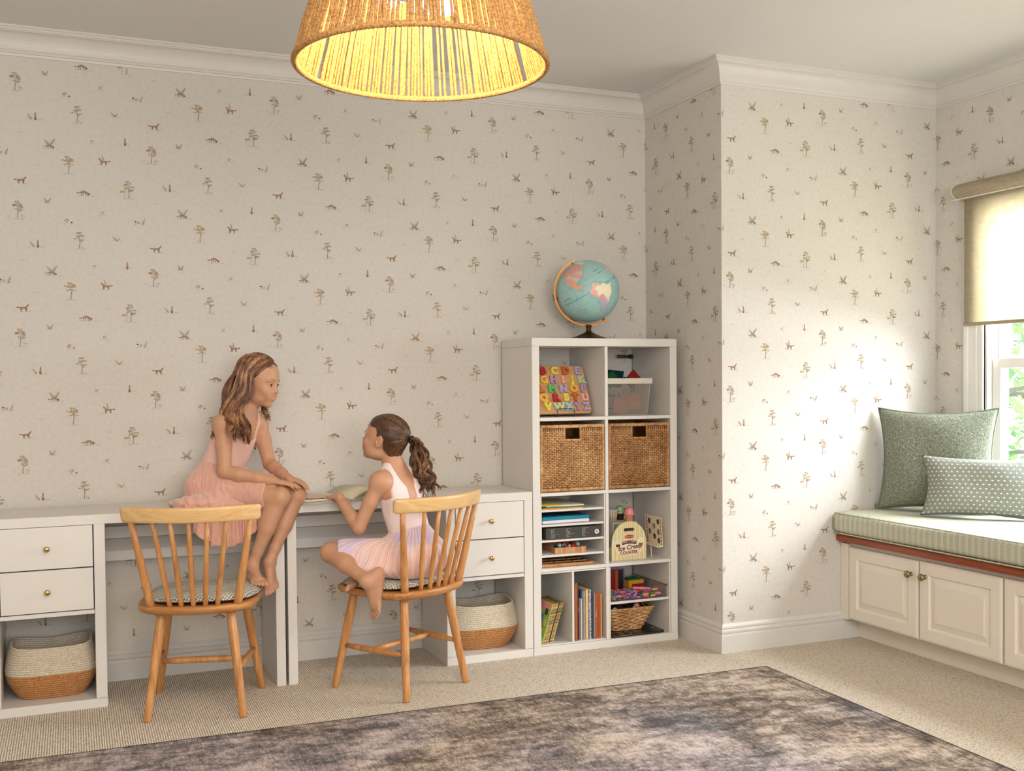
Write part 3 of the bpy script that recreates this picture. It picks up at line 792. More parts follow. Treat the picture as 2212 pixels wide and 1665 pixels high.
e = MB().prism([(x-(XW-.05)-.0015*(1 if x < XW-.03 else 0), z-1.52) for x, z in arc], py0+1.75, py0+1.75-.003, axis='y')
e.box(-.046, -.041, -.87, .852, .608, .6115); e.build('valance_trim', WPNT, bl)
MB().box(.006, .0075, -2.60+1.75, -.930+1.75, .012, .64).build('shade_fabric', LINT, bl)
MB().box(.002, .012, -2.60+1.75, -.928+1.75, -.001, .016, b=.003).build('hem_bar', LIN, bl)

# trees outside
def m_leaf(name, a, b_):
    m, nt, b = newmat(name); n = noise(nt, coords(nt), 6, 3)
    col = mixc(nt, n, a, b_); nt.links.new(col, b.inputs['Base Color']); b.inputs['Roughness'].default_value = .6
    t = nt.nodes.new('ShaderNodeBsdfTranslucent'); nt.links.new(col, t.inputs[0])
    x = nt.nodes.new('ShaderNodeMixShader'); x.inputs[0].default_value = .45
    nt.links.new(b.outputs[0], x.inputs[1]); nt.links.new(t.outputs[0], x.inputs[2]); nt.links.new(x.outputs[0], nt.nodes['Material Output'].inputs[0])
    return m
LEAF = [m_leaf('leaf_bright', '#86b45c', '#c9e29a'), m_leaf('leaf_deep', '#4f8440', '#8fc077')]
BARK = plain('bark', '#7a7268', .9, var=.3, vs=8)
def tree(x, y, label, seed, h=5.0, r=1.7, n=4200):
    rr = random.Random(seed)
    t = thing('leafy_tree', label, 'tree', (x, y, -3.0), group='trees beyond the window')
    tr = MB(); tr.tube([(0, 0, 0), (.05, .03, h*.4), (-.05, .1, h*.75), (0, 0, h)], [.14, .11, .07, .02], 9)
    for k in range(16):
        a = rr.uniform(0, 2*PI); z = rr.uniform(.38, .95)*h; l = rr.uniform(.7, 1)*r
        tr.tube([(0, .05, z), (math.cos(a)*l*.5, math.sin(a)*l*.5, z+.2), (math.cos(a)*l, math.sin(a)*l, z+.15)], [.035, .02, .008], 6)
    tr.build('trunk', BARK, t)
    lf = MB()
    for k in range(n):
        a = rr.uniform(0, 2*PI); u = rr.random()**.5; z = rr.uniform(-1, 1); q = math.sqrt(1-z*z*.8)
        lump = 1+.2*math.sin(a*5+z*4)
        c = Vector((math.cos(a)*u*r*q*lump, math.sin(a)*u*r*q*lump, h*.72+z*h*.36+.2*math.sin(a*7)))
        M = Euler((rr.uniform(-1, 1), rr.uniform(-1, 1), rr.uniform(0, 6))).to_matrix(); s = rr.uniform(.035, .07)
        lf.add([c+M @ Vector(p)*s for p in ((-1, 0, 0), (-.2, .55, .1), (1, 0, 0), (-.2, -.55, .1))], [(0, 1, 2, 3)], 0 if rr.random() < .6 else 1)
    lf.build('foliage', LEAF, t)
tree(5.4, .9, 'bright green leafy tree nearest to the window glass outside', 3)
tree(7.8, 3.0, 'green tree farther out, behind the nearest one', 5, 6.2, 2.3, 5200)
tree(8.8, .4, 'green tree outside on the right, partly cut off by the frame edge', 9, 6.0, 2.2, 4200)
# ---------------------------------------------------------------- floor baskets (coiled rope)
def m_rope(name, c1, c2, pitch):
    m, nt, b = newmat(name)
    tc = nt.nodes.new('ShaderNodeTexCoord'); sep = nt.nodes.new('ShaderNodeSeparateXYZ'); nt.links.new(tc.outputs['Object'], sep.inputs[0])
    n = noise(nt, coords(nt, scale=(140, 140, 200)), 1, 2, .7)
    nt.links.new(ramp(nt, n, [(.3, c1), (.7, c2)]), b.inputs['Base Color']); b.inputs['Roughness'].default_value = .95
    bump(nt, b, n, .6, .002); return m
ROPEW = m_rope('cotton_rope', '#b5a892', '#ded4c2', .009); ROPEJ = m_rope('jute_rope', '#9a6638', '#c9935e', .009)
def rope_basket(label, loc, rz):
    t = thing('rope_basket', label, 'basket', loc, rz, 'two-tone rope baskets under the desks')
    H = .207; R = 23; N = 72
    def ring(z, a, out=0.0):
        k = z/H
        wx = .118+.050*math.sin(min(1, k/.55)*PI/2)-(.022*max(0, (k-.5)/.5)**1.5)
        wy = .088+.042*math.sin(min(1, k/.55)*PI/2)-(.018*max(0, (k-.5)/.5)**1.5)
        c, s = math.cos(a), math.sin(a); e = 3.4; rr = (abs(c)**e+abs(s)**e)**(-1/e)
        dz = .010*math.cos(2*a)*k*k + .004*math.sin(3*a)*k
        return ((wx+out)*rr*c, (wy+out)*rr*s, z+dz)
    for lo, hi, mt, nm in ((0, 11, ROPEJ, 'base_band'), (11, 23, ROPEW, 'top_band')):
        m = MB()
        for i in range(lo, hi):
            z = .0055+i*.009
            pts = [ring(z, 2*PI*k/N) for k in range(N+1)]
            m.tube(pts, .0053, 7, cap=False)
        m.build(nm, mt, t)
    m = MB(); m.prism([ring(.004, 2*PI*k/40)[:2] for k in range(40)], .001, .009); m.build('bottom', ROPEJ, t)
rope_basket('white and tan rope basket under the drawers of the left desk', (-2.040, -.212, .0372), 0)
rope_basket('white and tan rope basket under the drawers of the right desk beside the cube shelf', (-.203, -.215, .0372), 0)

# ---------------------------------------------------------------- wicker cube baskets
def m_cane(name, a, b_, c):
    m, nt, b = newmat(name); n = noise(nt, coords(nt, scale=(60, 60, 60)), 1, 4, .65); n2 = noise(nt, coords(nt), 7, 2)
    nt.links.new(ramp(nt, mathn(nt, 'ADD', mathn(nt, 'MULTIPLY', n, .65), mathn(nt, 'MULTIPLY', n2, .35)), [(.32, a), (.5, b_), (.68, c)]), b.inputs['Base Color'])
    b.inputs['Roughness'].default_value = .55; bump(nt, b, n, .3, .001); return m
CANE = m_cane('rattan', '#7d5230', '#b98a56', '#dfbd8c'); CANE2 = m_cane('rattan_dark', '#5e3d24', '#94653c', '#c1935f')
def wicker(label, loc, mat):
    t = thing('wicker_basket', label, 'basket', loc, group='square wicker baskets in the cubes')
    Wd, D, H = .326, .330, .316; y0 = -D/2; x0 = -Wd/2
    fr = MB()
    # woven faces: horizontal canes weave over vertical stakes
    def face(fn, wdt, cut=False):
        ns = int(wdt/.0125); rows = int((H-.05)/.0082)
        for i in range(ns+1):
            s = -wdt/2+.018+(wdt-.036)*i/ns
            for za, zb in (((.018, H-.020),) if not (cut and abs(s) < .038) else ((.018, H-.075),)):
                fr.tube([fn(s, za, .0035), fn(s, zb, .0035)], .0032, 5)
        for r_ in range(rows):
            z = .026+r_*.0082
            segs = [(-wdt/2+.004, wdt/2-.004)]
            if cut and H-.072 < z < H-.028: segs = [(-wdt/2+.004, -.040), (.040, wdt/2-.004)]
            for sa, sb in segs:
                k = max(4, int((sb-sa)/.0065)); pts = []
                for q in range(k+1):
                    s = sa+(sb-sa)*q/k
                    pts.append(fn(s, z, .0035+.0048*math.sin((s/.0125)*PI+(PI if r_ % 2 else 0))))
                fr.tube(pts, .0036, 5, cap=False)
    face(lambda s, z, o: (s, y0-o+.002, z), Wd, True)
    face(lambda s, z, o: (x0-o+.002, s, z), D); face(lambda s, z, o: (-x0+o-.002, s, z), D)
    fr.build('woven_panel', mat, t)
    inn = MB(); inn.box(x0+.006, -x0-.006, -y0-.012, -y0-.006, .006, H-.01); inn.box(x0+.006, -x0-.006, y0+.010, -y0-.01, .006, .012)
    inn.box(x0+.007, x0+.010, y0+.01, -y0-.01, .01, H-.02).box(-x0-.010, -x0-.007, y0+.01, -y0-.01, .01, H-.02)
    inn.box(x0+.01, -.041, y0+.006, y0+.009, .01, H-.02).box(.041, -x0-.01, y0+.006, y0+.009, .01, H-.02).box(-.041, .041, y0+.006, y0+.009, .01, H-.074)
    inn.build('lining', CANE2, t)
    rim = MB()
    def wrap(p, q, r=.0095):
        P, Q = Vector(p), Vector(q); n = int((Q-P).length/.0042)
        rim.tube([P.lerp(Q, i/(2*n)) for i in range(2*n+1)], [r*(1.0 if i % 2 else .86) for i in range(2*n+1)], 8)
    zt = H-.010
    for z in (zt, .0105):
        wrap((x0, y0, z), (-x0, y0, z)); wrap((x0, y0, z), (x0, -y0, z)); wrap((-x0, y0, z), (-x0, -y0, z)); wrap((x0, -y0, z), (-x0, -y0, z))
    for x in (x0+.003, -x0-.003): wrap((x, y0, .01), (x, y0, zt), .0085); wrap((x, -y0, .01), (x, -y0, zt), .0085)
    wrap((-.043, y0-.002, H-.074), (.043, y0-.002, H-.074), .0055)
    for x in (-.041, .041): wrap((x, y0-.002, H-.074), (x, y0-.002, zt), .0045)
    rim.build('rim', mat, t)
wicker('square wicker basket in the left cube of the second row', (.2065, -.219, .7522), CANE)
wicker('square wicker basket in the right cube of the second row, slightly browner', (.5625, -.219, .7522), m_cane('rattan_brown', '#70462a', '#ab7a4a', '#cfa777'))

# ---------------------------------------------------------------- alphabet puzzle on a wire stand
PUZW = wood('puzzle_board', '#b98a5c', '#cfa272', '#dcb688', 'x', .6, .5, .5)
pz = thing('alphabet_puzzle', 'wooden alphabet puzzle board with chunky coloured letters on a wire stand', 'puzzle', (.214, -.278, 1.113), rot=(math.radians(-25.5), 0, 0))
bd = MB(); BWd, BH = .300, .253
def rrect(w, h, r, n=6):
    out = []
    for cx, cy, a0 in ((w/2-r, h/2-r, 0), (-w/2+r, h/2-r, PI/2), (-w/2+r, -h/2+r, PI), (w/2-r, -h/2+r, 1.5*PI)):
        for k in range(n+1): a = a0+PI/2*k/n; out.append((cx+r*math.cos(a), cy+r*math.sin(a)))
    return out
bd.prism([(x, y+BH/2) for x, y in rrect(.300, BH, .020)], -.006, .006, axis='y')
b_ = bd.build('board', PUZW, pz); bevel(b_, .0015)
LC = {'r': '#b3262a', 'y': '#e6d558', 'o': '#c4662c', 'l': '#b3a5c8', 'g': '#5fb56f', 'p': '#eab2a8', 'm': '#b9c9a2', 'v': '#b091b4', 'a': '#e5b548', 'b': '#9fc8d4'}
rows = [('ABCDEF', 'grylll'), ('GHIJKL', 'avpymg'), ('LMNOP ', 'oglav '), ('QRSTU ', 'aryop '), ('VWXYZ ', 'ymbvl ')]
rows = [[('A', -.128, 'g'), ('B', -.071, 'r'), ('C', -.010, 'y'), ('D', .050, 'o'), ('E', .112, 'l')],
        [('F', -.130, 'b'), ('G', -.074, 'a'), ('H', -.024, 'v'), ('I', .026, 'p'), ('J', .076, 'y'), ('K', .124, 'm')],
        [('L', -.098, 'o'), ('M', -.040, 'g'), ('N', .018, 'l'), ('O', .074, 'a'), ('P', .124, 'v')],
        [('Q', -.095, 'a'), ('R', -.030, 'r'), ('S', .024, 'y'), ('T', .072, 'o'), ('U', .124, 'p')],
        [('V', -.080, 'y'), ('W', -.022, 'm'), ('X', .030, 'b'), ('Y', .076, 'v'), ('Z', .122, 'l')]]
for j, row in enumerate(rows):
    zc = BH-.032-j*.0475
    for ch, x, c in row:
        tm = text_mb(ch, .050, .006, .0022, bold=.0016)
        M = Matrix.Translation((x, -.0115, zc)) @ Matrix.Rotation(PI/2, 4, 'X')
        o = MB().join(tm, M).build('letter', plain('letter_'+c, LC[c], .45), pz)
        fc = MB()
        for dx in (-.005, .005): fc.ball((x+dx, -.0205, zc+.002), (.0011, .0008, .0014), 6, 4)
        fc.tube([(x-.003, -.0205, zc-.004), (x, -.0205, zc-.0055), (x+.003, -.0205, zc-.004)], .0006, 5)
        fc.build('smiley_face', BLACK, o)
st = thing('wire_stand', 'black wire easel stand holding the alphabet puzzle', 'stand', (.214, -.215, 1.1014))
w_ = MB()
for s in (-1, 1):
    x = .045*s
    w_.tube([(x, .105, .002), (x, -.02, .002), (x, -.088, .002), (x, -.093, .006), (x, -.085, .034), (x*.8, -.084, .037), (0, -.084, .037)], .0017, 6)
    w_.tube([(x, .02, .002), (x, .075, .19), (x*.6, .078, .196), (0, .078, .196)], .0017, 6)
w_.tube([(-.045, .105, .002), (.045, .105, .002)], .0017, 6)
w_.build('wire_frame', BLACK, st)

# ---------------------------------------------------------------- mesh basket with magnetic tiles
GREYM = plain('basket_mesh', '#b3aca1', .5)
mbk = thing('mesh_basket', 'light grey metal mesh basket full of see-through building tiles', 'basket', (.536, -.20, 1.1012))
mm = MB(); x0, x1, y0, y1 = -.118, .118, -.135, .150; HZ = .152; XR2 = .130
def wallm(P, w, nx, nz, cutr):
    for i in range(nx+1):
        for sgn in (-1, 1):
            pass
    s = .0068
    k = int((w+HZ)/s)
    for sgn in (-1, 1):
        for i in range(-int(HZ/s)-1, int(w/s)+int(HZ/s)+2):
            # diagonal strands z = sgn*(u-u0)
            u0 = i*s; ua = u0 if sgn > 0 else u0; pts = []
            zs = [0, HZ]
            pa = (u0, 0) ; pb = (u0+HZ*sgn*.62, HZ)
            # clip to [0,w]
            def clip(a, b):
                (ax, az), (bx, bz) = a, b; t0, t1 = 0, 1; dx = bx-ax
                if dx == 0: return None
                for lim, up in ((0, False), (w, True)):
                    tt = (lim-ax)/dx
                    if (dx > 0) != up: t0 = max(t0, tt)
                    else: t1 = min(t1, tt)
                return None if t0 >= t1 else ((ax+dx*t0, az+(bz-az)*t0), (ax+dx*t1, az+(bz-az)*t1))
            c = clip(pa, pb)
            if c: mm.tube([P(*c[0]), P(*c[1])], .00075, 4, cap=False)
def taper(x, y, z): f = .90+.10*min(1, (z/HZ))**.6; return (x*f, y*f, z+.003)
wallm(lambda u, z: taper(x0+u, y0, z), x1-x0, 30, 20, True); wallm(lambda u, z: taper(x0, y0+u, z), y1-y0, 30, 20, False)
wallm(lambda u, z: taper(x1, y0+u, z), y1-y0, 30, 20, False)
mm.box(x0*.9, x1*.9, y0*.9, y1*.9, .001, .003)
for x in (x0, x1): mm.tube([taper(x, y0, 0), taper(x, y0, HZ)], .002, 6)
mm.build('mesh', GREYM, mbk)
rm = MB()
for a, b_, c, d in ((x0-.008, x1+.008, y0-.008, y0-.003), (x0-.008, x1+.008, y1+.003, y1+.008), (x0-.008, x0-.003, y0-.003, y1+.003), (x1+.003, x1+.008, y0-.003, y1+.003)):
    rm.box(a, b_, c, d, HZ, HZ+.028, b=.002)
rm.build('rim', plain('basket_rim', '#d3ccbf', .4), mbk)
def tilem(name, c):
    m, nt, b = newmat(name); b.inputs['Base Color'].default_value = lin(c); b.inputs['Roughness'].default_value = .12
    b.inputs['Transmission Weight'].default_value = .55; n = noise(nt, coords(nt), 30, 1); bump(nt, b, n, .05); return m
TC = {'red': tilem('tile_red', '#c02a30'), 'green': tilem('tile_green', '#1c7a4a'), 'blue': tilem('tile_blue', '#1c3a6e'), 'teal': tilem('tile_teal', '#12505a'), 'coral': tilem('tile_coral', '#d98a78'), 'amber': tilem('tile_amber', '#d8a050'), 'violet': tilem('tile_violet', '#5a3a86')}
def mtile(loc, rot, c, size=.075, where='in the mesh basket'):
    t = thing('magnetic_tile', '%s see-through square tile %s' % (c, where), 'toy tile', loc, rot=rot, group='magnetic tiles in the mesh basket')
    h = size/2
    fr = MB().box(-h, h, -.003, .003, -h, -h+.005).box(-h, h, -.003, .003, h-.005, h).box(-h, -h+.005, -.003, .003, -h, h).box(h-.005, h, -.003, .003, -h, h)
    fr.build('rim', TC[c], t); MB().box(-h+.004, h-.004, -.0012, .0012, -h+.004, h-.004).build('pane', TC[c], t)
for args in (((.482, -.255, 1.275), (.5, .7, .3), 'green', .066, 'poking up at the left above the mesh basket'), ((.555, -.15, 1.280), (.25, .12, -.2), 'teal', .085, 'standing upright at the back of the mesh basket'),
             ((.602, -.250, 1.276), (.45, .55, .5), 'red', .075, 'leaning out at the right above the mesh basket'), ((.545, -.26, 1.272), (1.2, .1, .2), 'blue', .065, 'lying on the pile in the mesh basket'),
             ((.500, -.318, 1.150), (0, .0, 0), 'coral', .078, 'low behind the mesh front, left of its twin'), ((.575, -.318, 1.168), (0, .12, 0), 'coral', .074, 'behind the mesh front, right of its twin'),
             ((.560, -.18, 1.16), (.2, .5, .9), 'amber', .075, 'deep inside the mesh basket'), ((.470, -.22, 1.20), (1.5, .2, .1), 'green', .075, 'lying flat halfway down inside the mesh basket'),
             ((.470, -.25, 1.135), (1.55, 0, .3), 'amber', .075, 'lying flat low inside the mesh basket'), ((.60, -.25, 1.215), (.3, .4, 1.0), 'violet', .07, 'inside the mesh basket near its right wall')):
    mtile(*args)
br = thing('wall_bracket', 'small black metal bracket fixing the cube shelf to the wall', 'bracket', (.69, -.030, 1.394))
MB().tube([(-.046, 0, 0), (.030, 0, 0)], .008, 10).box(.022, .036, -.01, .006, -.011, .011, b=.001).build('arm', BLACK, br)
MB().lathe([(.011, 0), (.011, .004), (.004, .005), (.004, .007)], (-.046, -.006, 0), 16, axis='y').build('screw_head', plain('screw_grey', '#8a8a88', .3, .8), br)

# ---------------------------------------------------------------- third row left: papers, keyboard toy, box, wood trays
def sheets(name, label, cat, x0, x1, y0, y1, z, th, col, rz=0, grp=None):
    t = MB().box(-(x1-x0)/2, (x1-x0)/2, -(y1-y0)/2, (y1-y0)/2, 0, th, b=.0006).build(name, plain('paper_'+col.strip('#'), col, .7), None, ((x0+x1)/2, (y0+y1)/2, z), (0, 0, rz))
    return tag(t, label, cat, grp)
sheets('folder', 'orange folder at the bottom of the top slot stack', 'folder', .050, .262, -.378, -.10, .6723, .005, '#e08a52', 0, 'paper and folders in the top slot')
sheets('folder', 'dark green folder lying on the orange one', 'folder', .056, .268, -.372, -.09, .6776, .005, '#2f7d55', .01, 'paper and folders in the top slot')
sheets('paper_stack', 'white sheets of paper on top of the green folder', 'paper', .075, .272, -.368, -.09, .6829, .006, '#dcd4c4', .02, 'paper and folders in the top slot')
sheets('paper_stack', 'yellow sheets at the left of the top slot', 'paper', .050, .155, -.382, -.12, .6892, .003, '#dcc860', -.03, 'paper and folders in the top slot')
kb = thing('toy_keyboard', 'teal and white toy keyboard case lying in the second slot', 'toy', (.172, -.225, .6032), .02)
MB().box(-.120, .125, -.150, .12, .002, .017, b=.004).build('base', plain('toy_white', '#dedbe2', .35), kb)
MB().box(-.121, .126, -.151, .12, .0175, .034, b=.005).build('lid', plain('toy_teal', '#157f9c', .3), kb)
for r_ in range(2):
    for i in range(7):
        MB().box(-.112+i*.033, -.084+i*.033, -.135+r_*.05, -.096+r_*.05, .034, .037, b=.001).build('key', plain('key_navy', '#123a4a', .3), kb)
sheets('notebook', 'thin white notebook under the toy keyboard', 'notebook', .10, .26, -.384, -.377, .6037, .0008, '#e6e0e6', 0)
bxx = thing('black_box', 'dark charcoal cardboard box with small white print in the middle slot', 'box', (.208, -.235, .5312), .0)
MB().box(-.141, .141, -.150, .13, .001, .0545, b=.001).build('carton', plain('charcoal_card', '#3a3833', .55), bxx)
wr = MB()
rr = random.Random(4)
for cx_ in (-.118, -.040, .042):
    for i in range(11):
        l = rr.uniform(.020, .062) if i % 3 == 0 else rr.uniform(.010, .030)
        tm = text_mb('elm ato ser nil ova'[:max(3, int(l/.0024))], .0042)
        wr.join(tm, Matrix.Translation((cx_+l/2, -.1506, .048-i*.0039)) @ Matrix.Rotation(PI/2, 4, 'X'))
wr.build('small_print', plain('print_white', '#cfc9bb', .6), bxx)
bdg = MB().lathe([(.0115, 0), (.0115, .0006), (.001, .0006)], (.123, -.1502, .026), 24, axis='y'); bdg.build('round_badge', plain('badge_white', '#e8e4e4', .5), bxx)
fl_ = MB()
for k in range(5):
    a = 2*PI*k/5+.3; fl_.ball((.123+.0028*math.cos(a), -.1512, .0285+.0028*math.sin(a)), (.0022, .0004, .0022), 8, 5)
fl_.build('badge_flower', plain('badge_purple', '#5b4b94', .5), bxx)
wb = thing('bead_box', 'pale pine box of beaded trinkets in the fourth slot', 'box', (.208, -.262, .4612), -.06)
PINE = wood('pine_stripe', '#9c6a40', '#c99a6a', '#e2c095', 'z', 2.4, .5, .3)
mb_ = MB().box(-.079, .079, -.108, -.103, 0, .028, b=.001).box(-.079, -.074, -.103, .10, 0, .028).box(.074, .079, -.103, .10, 0, .028).box(-.074, .074, .095, .10, 0, .028).box(-.074, .074, -.103, .095, 0, .004)
mb_.build('tray', PINE, wb)
BC = ['#c42f2f', '#d9582f', '#7fc0c4', '#e2d3bb', '#d63a50', '#c9a24a', '#d0332f']
for i in range(26):
    r2 = random.Random(i); c = BC[i % 7]
    o = MB().ball((0, 0, 0), (r2.uniform(.006, .010),)*2+(r2.uniform(.006, .011),), 12, 8).build('bead', plain('bead_'+c.strip('#'), c, .25), None, (.208+r2.uniform(-.055, .06), -.30+r2.uniform(-.045, .09), .4652+.012+.009*(i % 3)))
    tag(o, 'small glossy bead in the pile inside the pine box', 'bead', 'beads in the pine box')
tr_ = thing('chalk_tray', 'shallow wooden tray with compartments of coloured chalk in the lowest slot', 'tray', (.190, -.235, .4009), -.05)
TW = wood('tray_wood', '#8a5c36', '#b5824f', '#cb9c68', 'x', 1.5, .5)
q = MB(); tw, td = .134, .140
q.box(-tw, tw, -td, td, 0, .003).box(-tw, tw, -td, -td+.006, 0, .015, b=.001).box(-tw, tw, td-.006, td, 0, .015).box(-tw, -tw+.006, -td, td, 0, .015).box(tw-.006, tw, -td, td, 0, .015)
for k in (-.045, .045): q.box(k-.002, k+.002, -td, td, .003, .014)
for k in (-.070, 0, .070): q.box(-tw, tw, k-.002, k+.002, .003, .014)
q.build('frame', TW, tr_)
CC = [['#b06a62', '#1d2a2e', '#1f3a3c'], ['#7c3f3a', '#20282a', '#1d3236'], ['#a84a44', '#3a2a2a', '#5a3030'], ['#c07a6a', '#8a4a42', '#353033']]
for j in range(4):
    for i in range(3):
        MB().box(-.125+i*.090, -.053+i*.090, -.134+j*.070, -.074+j*.070, .0032, .009, b=.001).build('chalk', plain('chalk_'+CC[j][i].strip('#'), CC[j][i], .7), tr_)

# ---------------------------------------------------------------- books
def m_book(name, c, spots=None):
    m, nt, b = newmat(name); base_ = lin(c)[:3]
    v = coords(nt)
    if spots:
        vo = noise(nt, coords(nt, scale=(300, 300, 120)), 1, 2, .6)
        nt.links.new(ramp(nt, vo, [(.46, spots), (.50, c)], 'LINEAR'), b.inputs['Base Color'])
    else:
        n = noise(nt, v, 40, 2); nt.links.new(mixc(nt, n, tuple(x*.85 for x in base_), tuple(min(1, x*1.15) for x in base_)), b.inputs['Base Color'])
    b.inputs['Roughness'].default_value = .45; return m
PAGES = plain('page_edges', '#d8ccb2', .8)
def book(loc, th, h, d, c, label, lean=0.0, spots=None, key=None, grp=None, title=None, tc='#e8e0cc'):
    t = thing('book', label, 'book', loc, rot=(0, lean, 0), group=grp)
    m = m_book('cover_%s' % (key or c.strip('#')), c, spots) if ('cover_%s' % (key or c.strip('#'))) not in MATS else MATS['cover_%s' % (key or c.strip('#'))]
    MATS['cover_%s' % (key or c.strip('#'))] = m
    cv = MB().box(0, .0012, -d/2, d/2, 0, h).box(th-.0012, th, -d/2, d/2, 0, h).box(.0, th, -d/2-.0006, -d/2+.0012, 0, h, b=.0004)
    cv.build('cover', m, t)
    MB().box(.0014, th-.0014, -d/2+.0014, d/2-.003, .002, h-.002).build('pages', PAGES, t)
    if title:
        tm = text_mb(title, min(th*.8, .008), align='CENTER')
        MB().join(tm, Matrix.Translation((th/2, -d/2-.0012, h*.55)) @ Matrix.Rotation(-PI/2, 4, 'Y') @ Matrix.Rotation(PI/2, 4, 'X') @ Matrix.Rotation(0, 4, 'Z')).build('spine_title', plain('title_'+tc.strip('#'), tc, .6), t)
    return t
UP = [(.0065, .292, '#e6ddc0'), (.0055, .306, '#b36a3c'), (.0055, .306, '#8d4a2c'), (.006, .306, '#c8be85'), (.0075, .298, '#26302c'), (.004, .235, '#e3c9c2'), (.0085, .272, '#1d3d66'),
      (.0075, .270, '#5f7f94'), (.0085, .268, '#b0a692'), (.0095, .276, '#e2c489'), (.005, .276, '#b5623a'), (.0115, .274, '#4f7395'), (.0105, .274, '#2a211c'), (.005, .262, '#8a8f94'),
      (.0095, .250, '#a8532c'), (.0075, .254, '#b5482a'), (.0075, .250, '#c96a35'), (.0050, .248, '#e0a06a')]
DS = ['cream', 'burnt orange', 'rust brown', 'pale olive', 'charcoal green', 'short pink', 'navy blue', 'slate blue', 'grey beige', 'pale gold', 'thin terracotta', 'speckled blue', 'dark brown', 'thin grey', 'brick orange', 'brick red', 'bright orange', 'peach']
x = .2115
WIN = ['upright at the divider', 'second from the divider', 'third from the divider', 'between rust and charcoal spines', 'tall beside the short pink one', 'the lowest of the upright row', 'right of the pink one', 'beside the navy spine', 'left of the pale gold one', 'mid row', 'right against the pale gold one', 'with blue and white spots', 'next to the speckled blue one', 'beside the dark brown one', 'start of the orange group', 'middle of the orange group', 'right in the orange group', 'rightmost upright book']
for i, (th, h, c) in enumerate(UP):
    book((x, -.255-.006*(i % 3), .0457), th, h-.038, .20+.012*((i*7) % 4), c, '%s spine picture book, %s' % (DS[i], WIN[i]), key='u%d' % i, spots=('#cfd8dc' if i == 11 else None),
         grp='upright picture books in the bottom left cube', title=('lumo tari' if i in (3, 4, 12, 14, 15) else None))
    x += th+.0007
# gold-foil story books leaning to the left
GK = ['#d9b95a', '#cdb070', '#c6a860', '#bfa05c', '#d0b878', '#2a2622', '#c9ac62', '#b99a58', '#d6c084', '#c4a766']
lean = .30; x = .044
for i in range(10):
    th = .0072 if i else .004
    c = '#8fb04a' if i == 0 else GK[i-1]
    if i == 0:
        t = book((.0415, -.30, .0465), .003, .196, .165, '#9ab84f', 'slim green and pink picture book cover facing out, leaning in front of the gold-spined books', lean=lean, key='green', grp='leaning gold-spined story books')
        x = .0455
    else:
        book((x, -.290+.003*i, .0465), .0072, .192, .165, c, ['bright gold', 'gold speckled', 'tan gold', 'bronze', 'pale gold', 'black and gold', 'deep gold', 'olive gold', 'light gold'][i-1] + ' foil-spined story book, leaning, ' + ['first in the row', 'second in the row', 'third in the row', 'fourth in the row', 'fifth in the row', 'sixth in the row', 'third from the end', 'second from the end', 'last before the gap'][i-1], lean=lean, spots='#3a2f1c', key='g%d' % i, grp='leaning gold-spined story books')
        x += .0079/math.cos(lean)
# picture panels on the front cover of the leaning green book
gbk = [o for o in bpy.data.objects if o.get('label', '').startswith('slim green and pink')][0]
for y, z, w_, h_, c in ((-.045, .150, .030, .030, '#3a3a40'), (-.012, .118, .028, .034, '#6f8fb0'), (-.050, .100, .026, .028, '#c9b9a2'), (.020, .150, .034, .026, '#e39a8e'), (-.040, .060, .032, .030, '#d8c24a'), (-.055, .022, .040, .030, '#7fc0c8'), (.015, .080, .030, .030, '#e6a6a0')):
    MB().box(-.0012, -.0002, y-w_/2, y+w_/2, z-h_/2, z+h_/2).build('cover_picture', plain('pic_'+c.strip('#'), c, .5), gbk)
MB().box(-.0010, -.0001, -.082, .082, .162, .193).build('cover_picture', plain('pic_pink', '#d98a80', .5), gbk)
# ---------------------------------------------------------------- ice cream counter
def stripes():
    m, nt, b = newmat('candy_stripes')
    tc = nt.nodes.new('ShaderNodeTexCoord'); sep = nt.nodes.new('ShaderNodeSeparateXYZ'); nt.links.new(tc.outputs['Object'], sep.inputs[0])
    ph = mathn(nt, 'FRACT', mathn(nt, 'MULTIPLY', mathn(nt, 'ADD', mathn(nt, 'ADD', sep.outputs[0], sep.outputs[1]), 5), 1/.0215))
    nt.links.new(ramp(nt, ph, [(0, '#f0e4bd'), (.22, '#a8814a'), (.30, '#f0e6c4'), (.52, '#b4925a'), (.58, '#d9d494'), (.86, '#a8814a'), (.92, '#f0e4bd')], 'CONSTANT'), b.inputs['Base Color'])
    b.inputs['Roughness'].default_value = .5; return m
CST = stripes(); CRM = plain('cream_print', '#f0dfc6', .5); BRN = plain('brown_print', '#4a2620', .5); MAR = plain('maroon_print', '#7c2f2c', .5); REDP = plain('red_print', '#b02634', .5)
ic = thing('ice_cream_counter', 'striped wooden toy ice cream counter with an arched carrying-handle front', 'toy', (.533, -.33, .4005))
def arch(w, h, n=20):
    out = [(-w/2, 0), (w/2, 0), (w/2, h*.38)]
    for k in range(1, n): a = k/n; t_ = (a-.5)*2; out.append((-t_*w/2*(1-.0)*1 if False else w/2*math.cos(a*PI)*(1-.10*math.sin(a*PI)), h*.38+h*.60*min(1, math.sin(a*PI)**.72)))
    out.append((-w/2, h*.38)); return out
fw, fh = .190, .1905
P = arch(fw, fh)
fm = MB(); fm.prism(P, -.0035, .0035, axis='y')
fo = fm.build('front_panel', CST, ic)
cut = MB().prism([(xx, yy+.146) for xx, yy in rrect(.058, .0165, .008)], -.02, .02, axis='y').build('cutter', CRM)
bo = fo.modifiers.new('slot', 'BOOLEAN'); bo.operation = 'DIFFERENCE'; bo.object = cut; bo.solver = 'EXACT'
cut.location = (.533, -.33, .4005)
bpy.context.view_layer.update(); dg = bpy.context.evaluated_depsgraph_get()
